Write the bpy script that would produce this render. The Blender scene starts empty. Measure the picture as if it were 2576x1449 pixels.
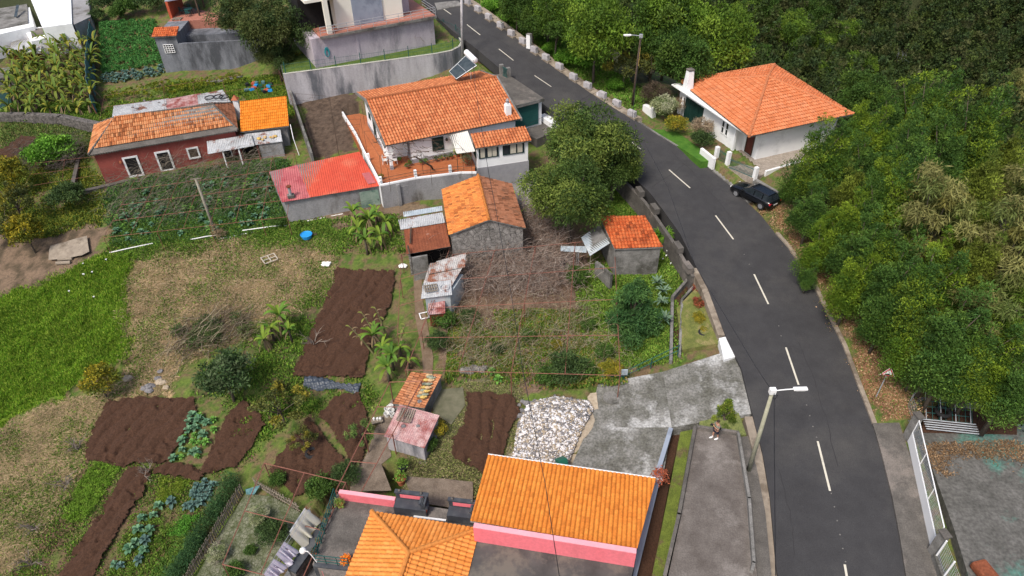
import bpy, bmesh, math, random
import numpy as np
from mathutils import Vector, Matrix
# ------------------------------------------------------------------ camera, sky, sun, exposure
S = bpy.context.scene
COL = S.collection
f_, cx_, cy_, HC = 1717.0, 1288.0, 724.5, 34.0
_p, _r = math.radians(38.8), math.radians(1.2)
_d = np.array([math.sin(_r)*math.cos(_p), -math.cos(_r)*math.cos(_p), -math.sin(_p)])
_Z = -_d; _fw = np.array([0, 0, -1.0]); _Y = _fw-_fw.dot(_Z)*_Z; _Y /= np.linalg.norm(_Y); _X = np.cross(_Y, _Z)
RM = np.array([_X, _Y, _Z])
cam = bpy.data.objects.new('camera', bpy.data.cameras.new('camera')); COL.objects.link(cam); S.camera = cam
cam.matrix_world = Matrix([list(RM[0])+[0], list(RM[1])+[0], list(RM[2])+[HC], [0, 0, 0, 1]])
cam.data.sensor_width = 36.0; cam.data.lens = 36.0*f_/2576.0; cam.data.clip_end = 3000; cam.data.clip_start = .5
S.world = bpy.data.worlds.new('World'); S.world.use_nodes = True
_nt = S.world.node_tree; _bg = _nt.nodes['Background']
_sky = _nt.nodes.new('ShaderNodeTexSky'); _sky.sky_type = 'NISHITA'; _sky.sun_disc = False
SUN_EL, SUN_AZ = math.radians(56), math.radians(215)      # azimuth clockwise from +Y
_sky.sun_elevation = SUN_EL; _sky.sun_rotation = SUN_AZ; _sky.air_density = 1.0; _sky.dust_density = 4.0; _sky.ozone_density = .6
_nt.links.new(_sky.outputs[0], _bg.inputs[0]); _bg.inputs[1].default_value = .10
sun = bpy.data.objects.new('sun', bpy.data.lights.new('sun', 'SUN')); COL.objects.link(sun)
sun.data.energy = 1.9; sun.data.angle = math.radians(12); sun.data.color = (1, .95, .88)
_sd = Vector((math.sin(SUN_AZ)*math.cos(SUN_EL), math.cos(SUN_AZ)*math.cos(SUN_EL), math.sin(SUN_EL)))
sun.rotation_euler = _sd.to_track_quat('Z', 'Y').to_euler(); sun.location = (0, 0, 60)
S.view_settings.view_transform = 'Standard'; S.view_settings.look = 'None'; S.view_settings.gamma = 1
S.view_settings.exposure = .72
S.cycles.max_bounces = 5; S.cycles.diffuse_bounces = 3; S.cycles.transparent_max_bounces = 6

# ------------------------------------------------------------------ photo measurement -> world
def ray(px, py): return RM@np.array([(px-cx_)/f_, -(py-cy_)/f_, -1.0])
def V(px, py, z=0.0):
    v = ray(px, py); t = (z-HC)/v[2]; return np.array([v[0]*t, v[1]*t, z])
ROADZ = ([10, 18, 27, 35, 43, 52, 60, 70, 80, 90, 120], [-2.9, -2.4, -1.7, -1.0, -.3, .5, 1.3, 3.6, 6.0, 8.0, 12])
def rz(y): return float(np.interp(y, *ROADZ))
def Rd(px, py, dz=0):
    z = 0.
    for _ in range(25):
        p = V(px, py, z+dz); z = .5*z+.5*rz(p[1])
    return V(px, py, z+dz)
CT = [(1640, 580, -1.6), (1560, 520, -1.2), (1690, 660, -1.8), (1720, 730, -2.0), (1300, 650, -1.2), (900, 600, -.5), (1100, 560, -.3), (1230, 480, -.2), (1345, 450, .2), (1450, 480, -.6), (1500, 440, -.2),
      (700, 470, .6), (330, 445, 1.2), (560, 400, 1.5), (280, 560, 0), (720, 565, -.2), (150, 600, -.4), (0, 560, 0), (0, 800, -2.8), (300, 700, -1.4),
      (600, 750, -1.6), (300, 1100, -4), (0, 1100, -4.6), (0, 1449, -6), (600, 1400, -5.2), (600, 1180, -4.6), (900, 1100, -3.7), (1200, 1050, -3.3), (1000, 1250, -4),
      (1500, 900, -2.4), (1400, 960, -2.7), (1560, 1000, -2.4), (650, 280, 2.6), (450, 230, 3.0), (400, 130, 4.6), (300, 40, 7), (100, 260, 2.6), (60, 350, 1.6), (20, 200, 3.2), (100, 60, 5),
      (880, 330, 2.0), (800, 280, 2.4), (760, 200, 3), (950, 210, 2.4), (1100, 300, 2.3), (1250, 250, 2.4), (1350, 330, 1.6), (1420, 330, .9), (600, 150, 4), (720, 150, 5), (850, 140, 6), (1100, 110, 6), (900, 20, 9), (600, 20, 9), (1180, 150, 4.6),
      (1780, 800, -1.5), (1740, 860, -2), (1840, 900, -1.5), (1700, 900, -2.3), (1800, 960, -1.8), (1600, 1100, -2.9), (1480, 1160, -3.7), (1700, 1250, -3.2), (1670, 1449, -3.8), (1800, 1300, -2.6), (1900, 1300, -2.6), (1300, 1300, -4.5), (800, 1449, -5.2), (1000, 1449, -4.6), (1300, 1449, -4)]
ROADP = [(1700, 415), (1480, 260), (1330, 170), (1200, 80), (1120, 20), (1860, 620), (1960, 800), (2040, 1040), (2110, 1300), (2130, 1449)]
RE = [(1860, 470), (1951, 588), (2040, 720), (2120, 880), (2172, 1009), (2220, 1142), (2270, 1449)]
_c = [list(V(*c)) for c in CT]
for q in ROADP: p = Rd(*q); p[2] -= .25; _c.append(list(p))
for i, q in enumerate(RE):
    p = Rd(*q); _c.append([p[0]+.6, p[1], p[2]-.1])
    if i < 5: _c.append([p[0]+4, p[1]+1, p[2]+1.2]); _c.append([p[0]+11, p[1]+3, p[2]+.6]); _c.append([p[0]+26, p[1]+8, p[2]-5])
for q in [(1820, 420), (1980, 440), (1720, 300), (1660, 330), (2000, 340)]: _c.append(list(V(*q, 1.9)))
for a in [(38, 68, 0), (36, 78, -2), (26, 84, -2), (12, 88, 3), (5, 98, 5), (-3, 108, 8.5), (25, 100, -8), (45, 90, -10), (60, 60, -10), (45, 120, -22), (70, 110, -24), (10, 125, -8), (100, 90, -20),
          (60, 150, -18), (110, 160, -14), (80, 190, 2), (20, 170, -10), (-20, 130, 10), (-50, 110, 12), (-75, 90, 9), (-60, 20, -8), (60, 25, -4), (34, 22, -3), (34, 30, -2.2), (26, 20, -2.6), (-40, 140, 14), (0, 200, 5), (30, 14, -3), (28, 10, -3), (-20, 8, -6), (0, 8, -5)]:
    _c.append(list(a))
_c = np.array(_c)
def _rbf_fit(c):
    n = len(c); A = np.zeros((n+3, n+3)); D = np.linalg.norm(c[:, None, :2]-c[None, :, :2], axis=2)
    A[:n, :n] = -D-np.eye(n)*.15*-1*0 + np.eye(n)*.4
    A[:n, n] = 1; A[:n, n+1:] = c[:, :2]; A[n, :n] = 1; A[n+1:, :n] = c[:, :2].T
    return np.linalg.solve(A, np.concatenate([c[:, 2], [0, 0, 0]]))
_w = _rbf_fit(_c)
def H(x, y):
    x = np.asarray(x, float); y = np.asarray(y, float); o = np.full(x.shape, _w[-3])+_w[-2]*x+_w[-1]*y
    for i in range(len(_c)): o = o-_w[i]*np.sqrt((x-_c[i, 0])**2+(y-_c[i, 1])**2)
    return o
def h(x, y): return float(_w[-3]+_w[-2]*x+_w[-1]*y-np.hypot(_c[:, 0]-x, _c[:, 1]-y)@_w[:-3])
def bump(x, y): return 0.0
def G(px, py, dz=0.0):
    v = ray(px, py); t = (8+dz-HC)/v[2] if v[2] < -.01 else 50
    t = max(t, 10.); st = .5; lo = t; P = None
    for _ in range(700):                         # march the sight line down to the ground
        P = np.array([0, 0, HC])+v*t
        if P[2] < h(P[0], P[1])+dz: break
        lo = t; t += st
    hi = t
    for _ in range(12):
        m = (lo+hi)/2; P = np.array([0, 0, HC])+v*m
        if P[2] < h(P[0], P[1])+dz: hi = m
        else: lo = m
    P[2] += float(bump(P[0], P[1])); return P
def proj(P):
    c = RM.T@(np.array(P, float)-[0, 0, HC]); return cx_+f_*c[0]/-c[2], cy_-f_*c[1]/-c[2]
def hgt(base, py):                              # height of an upright thing from its top row
    lo, hi = 0., 20.
    for _ in range(30):
        m = (lo+hi)/2
        if proj(base+np.array([0, 0, m]))[1] > py: lo = m
        else: hi = m
    return lo

# ------------------------------------------------------------------ object helpers
BASE = {}
def thing(name, label, cat, loc, group=None):
    o = bpy.data.objects.new(name, None); COL.objects.link(o); o.empty_display_size = .3
    o.location = [float(a) for a in loc]; o['label'] = label; o['category'] = cat
    if group: o['group'] = group
    BASE[o] = np.array(loc, float); return o
def tag(o, label, cat, group=None):
    o['label'] = label; o['category'] = cat
    if group: o['group'] = group
    return o
def struct(o): o['kind'] = 'structure'; return o
def stuff(o, label, cat): o['label'] = label; o['category'] = cat; o['kind'] = 'stuff'; return o
def _link(name, me, parent, base):
    o = bpy.data.objects.new(name, me); COL.objects.link(o)
    if parent is not None: o.parent = parent; BASE[o] = BASE[parent]
    else: o.location = [float(a) for a in base]; BASE[o] = np.array(base, float)
    return o
def npmesh(name, v, f, mats, parent=None, col=None, uv=None, base=None, smooth=False, mi=None):
    v = np.asarray(v, float)
    if base is None: base = BASE[parent] if parent is not None else np.array([(v[:, 0].min()+v[:, 0].max())/2, (v[:, 1].min()+v[:, 1].max())/2, v[:, 2].min()])
    me = bpy.data.meshes.new(name); f = np.asarray(f); k = f.shape[1]
    me.vertices.add(len(v)); me.vertices.foreach_set('co', (v-base).astype(np.float32).ravel())
    me.loops.add(f.size); me.loops.foreach_set('vertex_index', f.astype(np.int32).ravel())
    me.polygons.add(len(f)); me.polygons.foreach_set('loop_start', np.arange(0, f.size, k, dtype=np.int32))
    if mi is not None: me.polygons.foreach_set('material_index', np.asarray(mi, np.int32))
    if smooth: me.polygons.foreach_set('use_smooth', np.ones(len(f), bool))
    for m in (mats if isinstance(mats, (list, tuple)) else [mats]): me.materials.append(m)
    if col is not None:
        a = me.color_attributes.new('col', 'FLOAT_COLOR', 'POINT'); c = np.ones((len(v), 4), np.float32); c[:, :3] = col; a.data.foreach_set('color', c.ravel())
    if uv is not None:
        l = me.uv_layers.new(name='uv'); l.data.foreach_set('uv', np.asarray(uv, np.float32)[f.ravel()].ravel())
    me.update(calc_edges=True)
    return _link(name, me, parent, base)
class MB:
    def __init__(s): s.v = []; s.f = []; s.m = []; s.k = 0
    def poly(s, pts, faces):
        n = len(s.v); s.v += [tuple(float(a) for a in p) for p in pts]
        for f in faces: s.f.append([n+i for i in f]); s.m.append(s.k)
        return s
    def box(s, c, d, rz=0., tilt=0.):
        R = Matrix.Rotation(rz, 3, 'Z')@Matrix.Rotation(tilt, 3, 'X'); P = []
        for x, y, z in [(-1, -1, -1), (1, -1, -1), (1, 1, -1), (-1, 1, -1), (-1, -1, 1), (1, -1, 1), (1, 1, 1), (-1, 1, 1)]:
            P.append(R@Vector((x*d[0]/2, y*d[1]/2, z*d[2]/2))+Vector([float(a) for a in c]))
        return s.poly(P, [(0, 3, 2, 1), (4, 5, 6, 7), (0, 1, 5, 4), (1, 2, 6, 5), (2, 3, 7, 6), (3, 0, 4, 7)])
    def prism(s, xy, z0, z1):
        n = len(xy); a = [z0]*n if np.isscalar(z0) else z0; b = [z1]*n if np.isscalar(z1) else z1
        P = [(xy[i][0], xy[i][1], a[i]) for i in range(n)]+[(xy[i][0], xy[i][1], b[i]) for i in range(n)]
        return s.poly(P, [list(range(n))[::-1], list(range(n, 2*n))]+[(i, (i+1) % n, n+(i+1) % n, n+i) for i in range(n)])
    def slab(s, pts, th):
        pts = [np.array(p, float) for p in pts]; n = len(pts); nn = np.zeros(3)
        for i in range(n): nn += np.cross(pts[i], pts[(i+1) % n])
        nn /= np.linalg.norm(nn); nn = nn if nn[2] > 0 else -nn
        P = pts+[p-nn*th for p in pts]
        return s.poly(P, [list(range(n)), list(range(n, 2*n))[::-1]]+[(i, (i+1) % n, n+(i+1) % n, n+i) for i in range(n)])
    def wall(s, P0, P1, t, z0, z1, z0b=None, z1b=None):
        P0 = np.array(P0[:2], float); P1 = np.array(P1[:2], float); d = P1-P0; d /= np.linalg.norm(d); n = np.array([-d[1], d[0]])*t/2
        z0b = z0 if z0b is None else z0b; z1b = z1 if z1b is None else z1b
        return s.prism([P0-n, P1-n, P1+n, P0+n], [z0, z0b, z0b, z0], [z1, z1b, z1b, z1])
    def tube(s, pts, r, n=6):
        pts = [Vector([float(a) for a in p]) for p in pts]; m = len(pts); r = [r]*m if np.isscalar(r) else r; P = []; F = []
        for i, p in enumerate(pts):
            t = (pts[min(i+1, m-1)]-pts[max(i-1, 0)]); t = t.normalized() if t.length > 1e-6 else Vector((0, 0, 1))
            a = t.cross(Vector((0, 0, 1))) if abs(t.z) < .95 else t.cross(Vector((1, 0, 0))); a.normalize(); b = t.cross(a)
            for k in range(n): w = 2*math.pi*k/n; P.append(p+(a*math.cos(w)+b*math.sin(w))*r[i])
        for i in range(m-1):
            for k in range(n): F.append((i*n+k, i*n+(k+1) % n, (i+1)*n+(k+1) % n, (i+1)*n+k))
        F.append(list(range(n))[::-1]); F.append([(m-1)*n+k for k in range(n)])
        return s.poly(P, F)
    def lathe(s, c, prof, n=12):
        P = []; F = []
        for r, z in prof:
            for k in range(n): w = 2*math.pi*k/n; P.append((c[0]+r*math.cos(w), c[1]+r*math.sin(w), c[2]+z))
        for i in range(len(prof)-1):
            for k in range(n): F.append((i*n+k, i*n+(k+1) % n, (i+1)*n+(k+1) % n, (i+1)*n+k))
        F.append(list(range(n))[::-1]); F.append([(len(prof)-1)*n+k for k in range(n)])
        return s.poly(P, F)
    def ball(s, c, r, sx=1, sy=1, sz=1, n=8, rng=None, j=0):
        prof = []; P = []; F = []; m = n//2+1
        for i in range(m+1):
            a = -math.pi/2+math.pi*i/m
            for k in range(n):
                w = 2*math.pi*k/n; q = 1+(rng.uniform(-j, j) if rng else 0)
                P.append((c[0]+r*sx*math.cos(a)*math.cos(w)*q, c[1]+r*sy*math.cos(a)*math.sin(w)*q, c[2]+r*sz*math.sin(a)*q))
        for i in range(m):
            for k in range(n): F.append((i*n+k, i*n+(k+1) % n, (i+1)*n+(k+1) % n, (i+1)*n+k))
        return s.poly(P, F)
    def build(s, name, mats, parent=None, smooth=False, base=None, bevel=0):
        v = np.array(s.v)
        if base is None: base = BASE[parent] if parent is not None else np.array([(v[:, 0].min()+v[:, 0].max())/2, (v[:, 1].min()+v[:, 1].max())/2, v[:, 2].min()])
        me = bpy.data.meshes.new(name); me.from_pydata([tuple(a) for a in (v-base)], [], s.f)
        for m in (mats if isinstance(mats, (list, tuple)) else [mats]): me.materials.append(m)
        me.polygons.foreach_set('material_index', s.m)
        bm = bmesh.new(); bm.from_mesh(me); bmesh.ops.recalc_face_normals(bm, faces=bm.faces[:])
        if bevel: bmesh.ops.bevel(bm, geom=bm.edges[:]+bm.verts[:], offset=bevel, segments=2, profile=.6, affect='EDGES', clamp_overlap=True)
        bm.to_mesh(me); bm.free()
        if smooth:
            me.polygons.foreach_set('use_smooth', [True]*len(me.polygons))
        return _link(name, me, parent, base)
def copy_tree(o, loc, rot=0., sc=1., label=None, cat=None, group=None):
    c = o.copy(); COL.objects.link(c); c.location = [float(a) for a in loc]; c.rotation_euler = (0, 0, rot)
    c.scale = (sc, sc, sc) if np.isscalar(sc) else sc
    if label: c['label'] = label
    if group: c['group'] = group
    for ch in list(o.children):
        d = ch.copy(); COL.objects.link(d); d.parent = c
        for g in list(ch.children):
            e = g.copy(); COL.objects.link(e); e.parent = d
    return c

# ------------------------------------------------------------------ materials
MATS = {}
def mat(name, c1, c2=None, scale=2., rough=.85, bump=0., metal=0., c3=None, s3=.4, t3=(.5, .62), spec=.3, attr=False, fine=(1., 0), stretch=None, vor=None):
    """surface colour c1 to c2 by noise, worn patches of c3; attr multiplies by the mesh's own colour"""
    m = bpy.data.materials.new(name); m.use_nodes = True; N = m.node_tree.nodes; K = m.node_tree.links; b = N['Principled BSDF']
    tc = N.new('ShaderNodeTexCoord'); src = tc.outputs['Object']
    if stretch:
        mp = N.new('ShaderNodeMapping'); mp.inputs['Scale'].default_value = stretch; K.new(src, mp.inputs[0]); src2 = mp.outputs[0]
    else: src2 = src
    def noise(sc, det, s=src, rg=.6):
        n = N.new('ShaderNodeTexNoise'); n.inputs['Scale'].default_value = sc; n.inputs['Detail'].default_value = det; n.inputs['Roughness'].default_value = rg; K.new(s, n.inputs['Vector']); return n.outputs[0]
    def ramp(x, a, bb, ca, cb):
        r = N.new('ShaderNodeValToRGB'); r.color_ramp.elements[0].position = a; r.color_ramp.elements[1].position = bb
        r.color_ramp.elements[0].color = (*ca, 1); r.color_ramp.elements[1].color = (*cb, 1); K.new(x, r.inputs[0]); return r.outputs[0]
    def mix(f, a, bb, mode='MIX'):
        x = N.new('ShaderNodeMix'); x.data_type = 'RGBA'; x.blend_type = mode
        if isinstance(f, (int, float)): x.inputs[0].default_value = f
        else: K.new(f, x.inputs[0])
        for i, q in ((6, a), (7, bb)):
            if isinstance(q, tuple): x.inputs[i].default_value = (*q, 1)
            else: K.new(q, x.inputs[i])
        return x.outputs[2]
    if attr:
        at = N.new('ShaderNodeVertexColor'); at.layer_name = 'col'; out = at.outputs[0]
        out = mix(1., out, ramp(noise(scale, 5, src2), .3, .7, c1, c2 or c1), 'MULTIPLY')
    else: out = ramp(noise(scale, 6, src2), .32, .68, c1, c2 or c1)
    if c3: out = mix(ramp(noise(s3, 7, src2, .68), t3[0], t3[1], (0, 0, 0), (1, 1, 1)), out, c3)
    if fine[1]: out = mix(1., out, ramp(noise(fine[0], 3, src), .3, .7, (1-fine[1],)*3, (1+fine[1]*.6,)*3), 'MULTIPLY')
    if vor:
        vv = N.new('ShaderNodeTexVoronoi'); vv.feature = 'DISTANCE_TO_EDGE'; vv.inputs['Scale'].default_value = vor[0]; K.new(src, vv.inputs['Vector'])
        out = mix(ramp(vv.outputs[0], .0, vor[1], (1, 1, 1), (0, 0, 0)), out, vor[2])
    K.new(out, b.inputs['Base Color'])
    b.inputs['Roughness'].default_value = rough; b.inputs['Metallic'].default_value = metal; b.inputs['Specular IOR Level'].default_value = spec
    if bump:
        bp = N.new('ShaderNodeBump'); bp.inputs['Strength'].default_value = min(1, bump); bp.inputs['Distance'].default_value = .04; K.new(noise(max(scale*3, 8), 5), bp.inputs['Height']); K.new(bp.outputs[0], b.inputs['Normal'])
    MATS[name] = m; return m
def tile_mat(name, base, var, moss=(.10, .07, .04), mossamt=.6, dark=.5, valley=.35):
    m = bpy.data.materials.new(name); m.use_nodes = True; N = m.node_tree.nodes; K = m.node_tree.links; b = N['Principled BSDF']
    uv = N.new('ShaderNodeUVMap'); uv.uv_map = 'uv'
    fl = N.new('ShaderNodeVectorMath'); fl.operation = 'FLOOR'; K.new(uv.outputs[0], fl.inputs[0])
    wn = N.new('ShaderNodeTexWhiteNoise'); wn.noise_dimensions = '2D'; K.new(fl.outputs[0], wn.inputs['Vector'])
    r = N.new('ShaderNodeValToRGB'); r.color_ramp.elements[0].color = (*[a*dark for a in base], 1); r.color_ramp.elements[1].color = (*var, 1)
    e = r.color_ramp.elements.new(.25); e.color = (*base, 1); r.color_ramp.elements[0].position = 0; K.new(wn.outputs[0], r.inputs[0])
    tc = N.new('ShaderNodeTexCoord')
    n = N.new('ShaderNodeTexNoise'); n.inputs['Scale'].default_value = 1.1; n.inputs['Detail'].default_value = 8; n.inputs['Roughness'].default_value = .72; K.new(tc.outputs['Object'], n.inputs['Vector'])
    rr = N.new('ShaderNodeValToRGB'); rr.color_ramp.elements[0].position = .5; rr.color_ramp.elements[1].position = .75; rr.color_ramp.elements[1].color = (mossamt,)*3+(1,); K.new(n.outputs[0], rr.inputs[0])
    x = N.new('ShaderNodeMix'); x.data_type = 'RGBA'; K.new(rr.outputs[0], x.inputs[0]); K.new(r.outputs[0], x.inputs[6]); x.inputs[7].default_value = (*moss, 1)
    n2 = N.new('ShaderNodeTexNoise'); n2.inputs['Scale'].default_value = 7; n2.inputs['Detail'].default_value = 4; K.new(tc.outputs['Object'], n2.inputs['Vector'])
    r2 = N.new('ShaderNodeValToRGB'); r2.color_ramp.elements[0].position = .3; r2.color_ramp.elements[0].color = (.72,)*3+(1,); r2.color_ramp.elements[1].position = .66; K.new(n2.outputs[0], r2.inputs[0])
    y = N.new('ShaderNodeMix'); y.data_type = 'RGBA'; y.blend_type = 'MULTIPLY'; y.inputs[0].default_value = 1; K.new(x.outputs[2], y.inputs[6]); K.new(r2.outputs[0], y.inputs[7])
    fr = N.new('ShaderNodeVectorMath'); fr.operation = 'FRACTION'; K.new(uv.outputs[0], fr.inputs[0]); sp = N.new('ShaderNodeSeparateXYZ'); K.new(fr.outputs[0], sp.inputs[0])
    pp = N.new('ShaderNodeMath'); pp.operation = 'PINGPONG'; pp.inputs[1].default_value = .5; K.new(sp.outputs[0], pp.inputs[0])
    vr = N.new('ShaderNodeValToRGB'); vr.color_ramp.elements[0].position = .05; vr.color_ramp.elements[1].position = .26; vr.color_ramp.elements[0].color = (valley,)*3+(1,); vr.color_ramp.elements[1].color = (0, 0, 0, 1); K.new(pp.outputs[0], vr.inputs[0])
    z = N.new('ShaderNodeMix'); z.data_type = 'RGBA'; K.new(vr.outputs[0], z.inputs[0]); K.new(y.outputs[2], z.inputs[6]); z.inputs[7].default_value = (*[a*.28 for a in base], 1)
    K.new(z.outputs[2], b.inputs['Base Color']); b.inputs['Roughness'].default_value = .8; b.inputs['Specular IOR Level'].default_value = .25
    return m
def leaf_mat(name, tr=.25, rough=.55):
    m = bpy.data.materials.new(name); m.use_nodes = True; N = m.node_tree.nodes; K = m.node_tree.links; b = N['Principled BSDF']
    at = N.new('ShaderNodeVertexColor'); at.layer_name = 'col'; K.new(at.outputs[0], b.inputs['Base Color']); b.inputs['Roughness'].default_value = rough; b.inputs['Specular IOR Level'].default_value = .18
    t = N.new('ShaderNodeBsdfTranslucent'); K.new(at.outputs[0], t.inputs[0]); x = N.new('ShaderNodeMixShader'); x.inputs[0].default_value = tr
    K.new(b.outputs[0], x.inputs[1]); K.new(t.outputs[0], x.inputs[2]); K.new(x.outputs[0], N['Material Output'].inputs[0]); return m
LEAF = leaf_mat('leaf', .22, .65); GRASS = leaf_mat('grass', .15, .8)
M_ground = mat('ground', (.72, .72, .72), (1.25, 1.2, 1.2), 5, .95, .8, attr=True, fine=(22., .35))
M_soil = mat('soil', (.048, .023, .013), (.088, .043, .025), 9, .97, 1., fine=(30., .4))
M_asph = mat('asphalt', (.040, .039, .041), (.052, .051, .053), .8, .88, .25, c3=(.072, .069, .066), s3=.22, t3=(.48, .75), fine=(30., .35))
M_paint = mat('road_paint', (.52, .49, .40), (.62, .59, .5), 6, .8, c3=(.3, .28, .24), s3=3, t3=(.58, .7))
M_conc = mat('concrete', (.15, .145, .135), (.27, .26, .245), 1.5, .92, .5, c3=(.09, .087, .075), s3=.5, t3=(.48, .62), fine=(14., .3))
M_concd = mat('dark_concrete', (.085, .078, .07), (.14, .128, .115), 1.2, .92, .5, c3=(.20, .175, .155), s3=.35, t3=(.52, .64), fine=(14., .3))
M_drive = mat('drive_concrete', (.10, .098, .08), (.23, .225, .21), .8, .92, .6, c3=(.42, .42, .41), s3=.28, t3=(.5, .62), fine=(7., .45))
M_path = mat('path_concrete', (.13, .10, .075), (.22, .175, .135), 1.6, .92, .5, fine=(12., .3))
M_white = mat('white_paint', (.80, .81, .82), (.86, .87, .87), .8, .8, c3=(.66, .67, .67), s3=.6, t3=(.55, .7))
M_wplain = mat('white_plain', (.78, .78, .78), (.84, .84, .84), 1, .6)
M_cream = mat('cream_paint', (.76, .74, .64), (.82, .80, .71), .8, .8)
M_greyp = mat('grey_plinth', (.27, .27, .29), (.33, .33, .35), 2, .9, .2)
M_bluegrey = mat('blue_grey_paint', (.25, .29, .36), (.31, .35, .42), .7, .85, c3=(.2, .23, .29), s3=.6)
M_lilac = mat('lilac_render', (.40, .35, .40), (.50, .45, .49), .9, .9, .2, c3=(.24, .22, .25), s3=.5, t3=(.5, .68), stretch=(1, 1, .35), fine=(9., .12))
M_ret = mat('stained_concrete', (.36, .34, .35), (.52, .50, .52), .9, .9, .2, c3=(.13, .135, .15), s3=.55, t3=(.46, .62), stretch=(1, 1, .22), fine=(9., .15))
M_greyw = mat('grey_stained_wall', (.15, .16, .18), (.27, .28, .31), .8, .9, .3, c3=(.075, .08, .09), s3=.45, t3=(.45, .62), stretch=(1, 1, .3), fine=(10., .2))
M_block = mat('block_wall', (.23, .225, .23), (.34, .335, .34), .8, .95, .4, c3=(.12, .11, .10), s3=.4, t3=(.52, .66), stretch=(1, 1, .5), fine=(8., .18))
M_red = mat('red_render', (.24, .055, .045), (.32, .080, .062), .9, .85, .1, c3=(.17, .045, .04), s3=.5, t3=(.5, .68), fine=(7., .12))
M_stone = mat('rubble_stone', (.07, .065, .06), (.22, .20, .185), 3, .95, 1., vor=(2.6, .06, (.025, .023, .02)), fine=(11., .4))
M_stonel = mat('lichen_stone', (.14, .13, .12), (.34, .32, .30), 2.2, .95, 1., vor=(2.2, .05, (.05, .045, .04)), fine=(9., .35))
M_green = mat('green_metal', (.012, .075, .07), (.02, .10, .09), 2, .5)
M_dgreen = mat('dark_green_shutter', (.006, .028, .024), (.012, .045, .038), 2, .5)
M_gdoor = mat('pale_green_door', (.17, .25, .20), (.30, .36, .30), 1.2, .7, c3=(.1, .17, .14), s3=.8)
M_rust = mat('rusty_sheet', (.17, .050, .024), (.27, .085, .04), 1.2, .9, .2, c3=(.42, .33, .28), s3=.6, t3=(.62, .7), stretch=(1, 1, 1), fine=(9., .3))
M_zinc = mat('weathered_zinc', (.36, .37, .38), (.52, .53, .54), 1.5, .7, .1, metal=.1, c3=(.20, .085, .055), s3=.7, t3=(.55, .62), fine=(9., .2))
M_zincb = mat('blue_zinc', (.34, .40, .44), (.46, .52, .56), 1.2, .55, metal=.15, c3=(.55, .58, .58), s3=.5, fine=(6., .1))
M_zincr = mat('red_washed_zinc', (.40, .20, .20), (.55, .40, .38), 1.6, .8, .1, c3=(.26, .07, .06), s3=.6, t3=(.47, .6), fine=(9., .25))
M_rustz = mat('rust_stained_zinc', (.34, .32, .31), (.50, .48, .46), 1.8, .85, .1, c3=(.24, .10, .06), s3=1.1, t3=(.46, .58), fine=(9., .25))
M_redsheet = mat('red_sheet', (.50, .065, .035), (.60, .095, .05), .6, .6, c3=(.56, .14, .08), s3=.5, fine=(5., .12))
M_pinksheet = mat('faded_red_sheet', (.38, .09, .10), (.50, .16, .16), .6, .7, c3=(.33, .06, .07), s3=.4, fine=(6., .12))
M_wsheet = mat('pale_sheet', (.60, .58, .52), (.68, .66, .6), 1, .7)
M_pink = mat('pink_paint', (.76, .17, .20), (.84, .21, .25), .8, .8, c3=(.62, .15, .17), s3=.8, t3=(.5, .75), stretch=(1, 1, .3), fine=(5., .1))
M_pinkl = mat('pale_pink_paint', (.80, .33, .38), (.84, .37, .42), .8, .8, fine=(5., .06))
M_char = mat('charcoal_paint', (.04, .045, .055), (.06, .066, .078), 2, .7, c3=(.09, .095, .1), s3=.8)
M_brick = mat('brick_red', (.40, .07, .035), (.52, .11, .05), 4, .85)
M_rod = mat('rusty_rod', (.17, .065, .045), (.26, .11, .08), 4, .85)
M_grod = mat('galvanised', (.36, .38, .40), (.5, .52, .54), 4, .5, metal=.4)
M_wood = mat('weathered_wood', (.16, .13, .10), (.28, .24, .19), 5, .9, .3, fine=(20., .3))
M_pole = mat('timber_pole', (.21, .19, .15), (.33, .31, .25), 3, .9, .2, fine=(9., .25))
M_lwood = mat('bleached_wood', (.42, .37, .29), (.55, .49, .40), 5, .9)
M_dwood = mat('dark_timber', (.05, .035, .025), (.10, .07, .05), 4, .9, .2)
M_cpole = mat('mossy_concrete_pole', (.27, .27, .19), (.38, .37, .28), 4, .9, .2)
M_bark = mat('bark', (.07, .055, .04), (.14, .115, .09), 6, .95, .6)
M_twig = mat('pale_twig', (.15, .12, .095), (.26, .22, .19), 5, .95)
M_terra = mat('terracotta', (.33, .10, .045), (.42, .14, .07), 4, .8)
M_tfloor = mat('terracotta_floor', (.34, .10, .035), (.44, .15, .06), 3, .7, fine=(9., .2))
M_tfloor2 = mat('pinkish_floor_tile', (.34, .13, .09), (.42, .18, .13), 3, .7, fine=(9., .2))
M_glass = mat('window_glass', (.010, .014, .018), (.03, .038, .045), 1.2, .08, spec=.6)
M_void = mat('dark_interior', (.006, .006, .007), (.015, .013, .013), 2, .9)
M_black = mat('black_plastic', (.012, .012, .015), (.03, .03, .034), 3, .4, fine=(9., .2))
M_rubber = mat('tyre_rubber', (.015, .015, .016), (.025, .025, .027), 6, .85)
M_carp = mat('black_car_paint', (.004, .005, .007), (.006, .007, .009), 1, .12, spec=.7)
M_chrome = mat('silver_rim', (.45, .46, .48), (.55, .56, .58), 3, .3, metal=.7)
M_solar = mat('solar_glass', (.025, .035, .04), (.06, .075, .08), 1.5, .15, spec=.6)
M_plas = mat('white_plastic', (.72, .72, .70), (.8, .8, .78), 3, .4)
M_blue = mat('blue_plastic', (.02, .26, .60), (.03, .30, .66), 3, .4)
M_bin = mat('green_plastic', (.01, .10, .065), (.02, .14, .09), 3, .5)
M_cloth = mat('white_cloth', (.80, .79, .77), (.86, .85, .84), 2, .9)
M_clothy = mat('cream_cloth', (.78, .74, .58), (.85, .82, .70), 2, .9)
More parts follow.
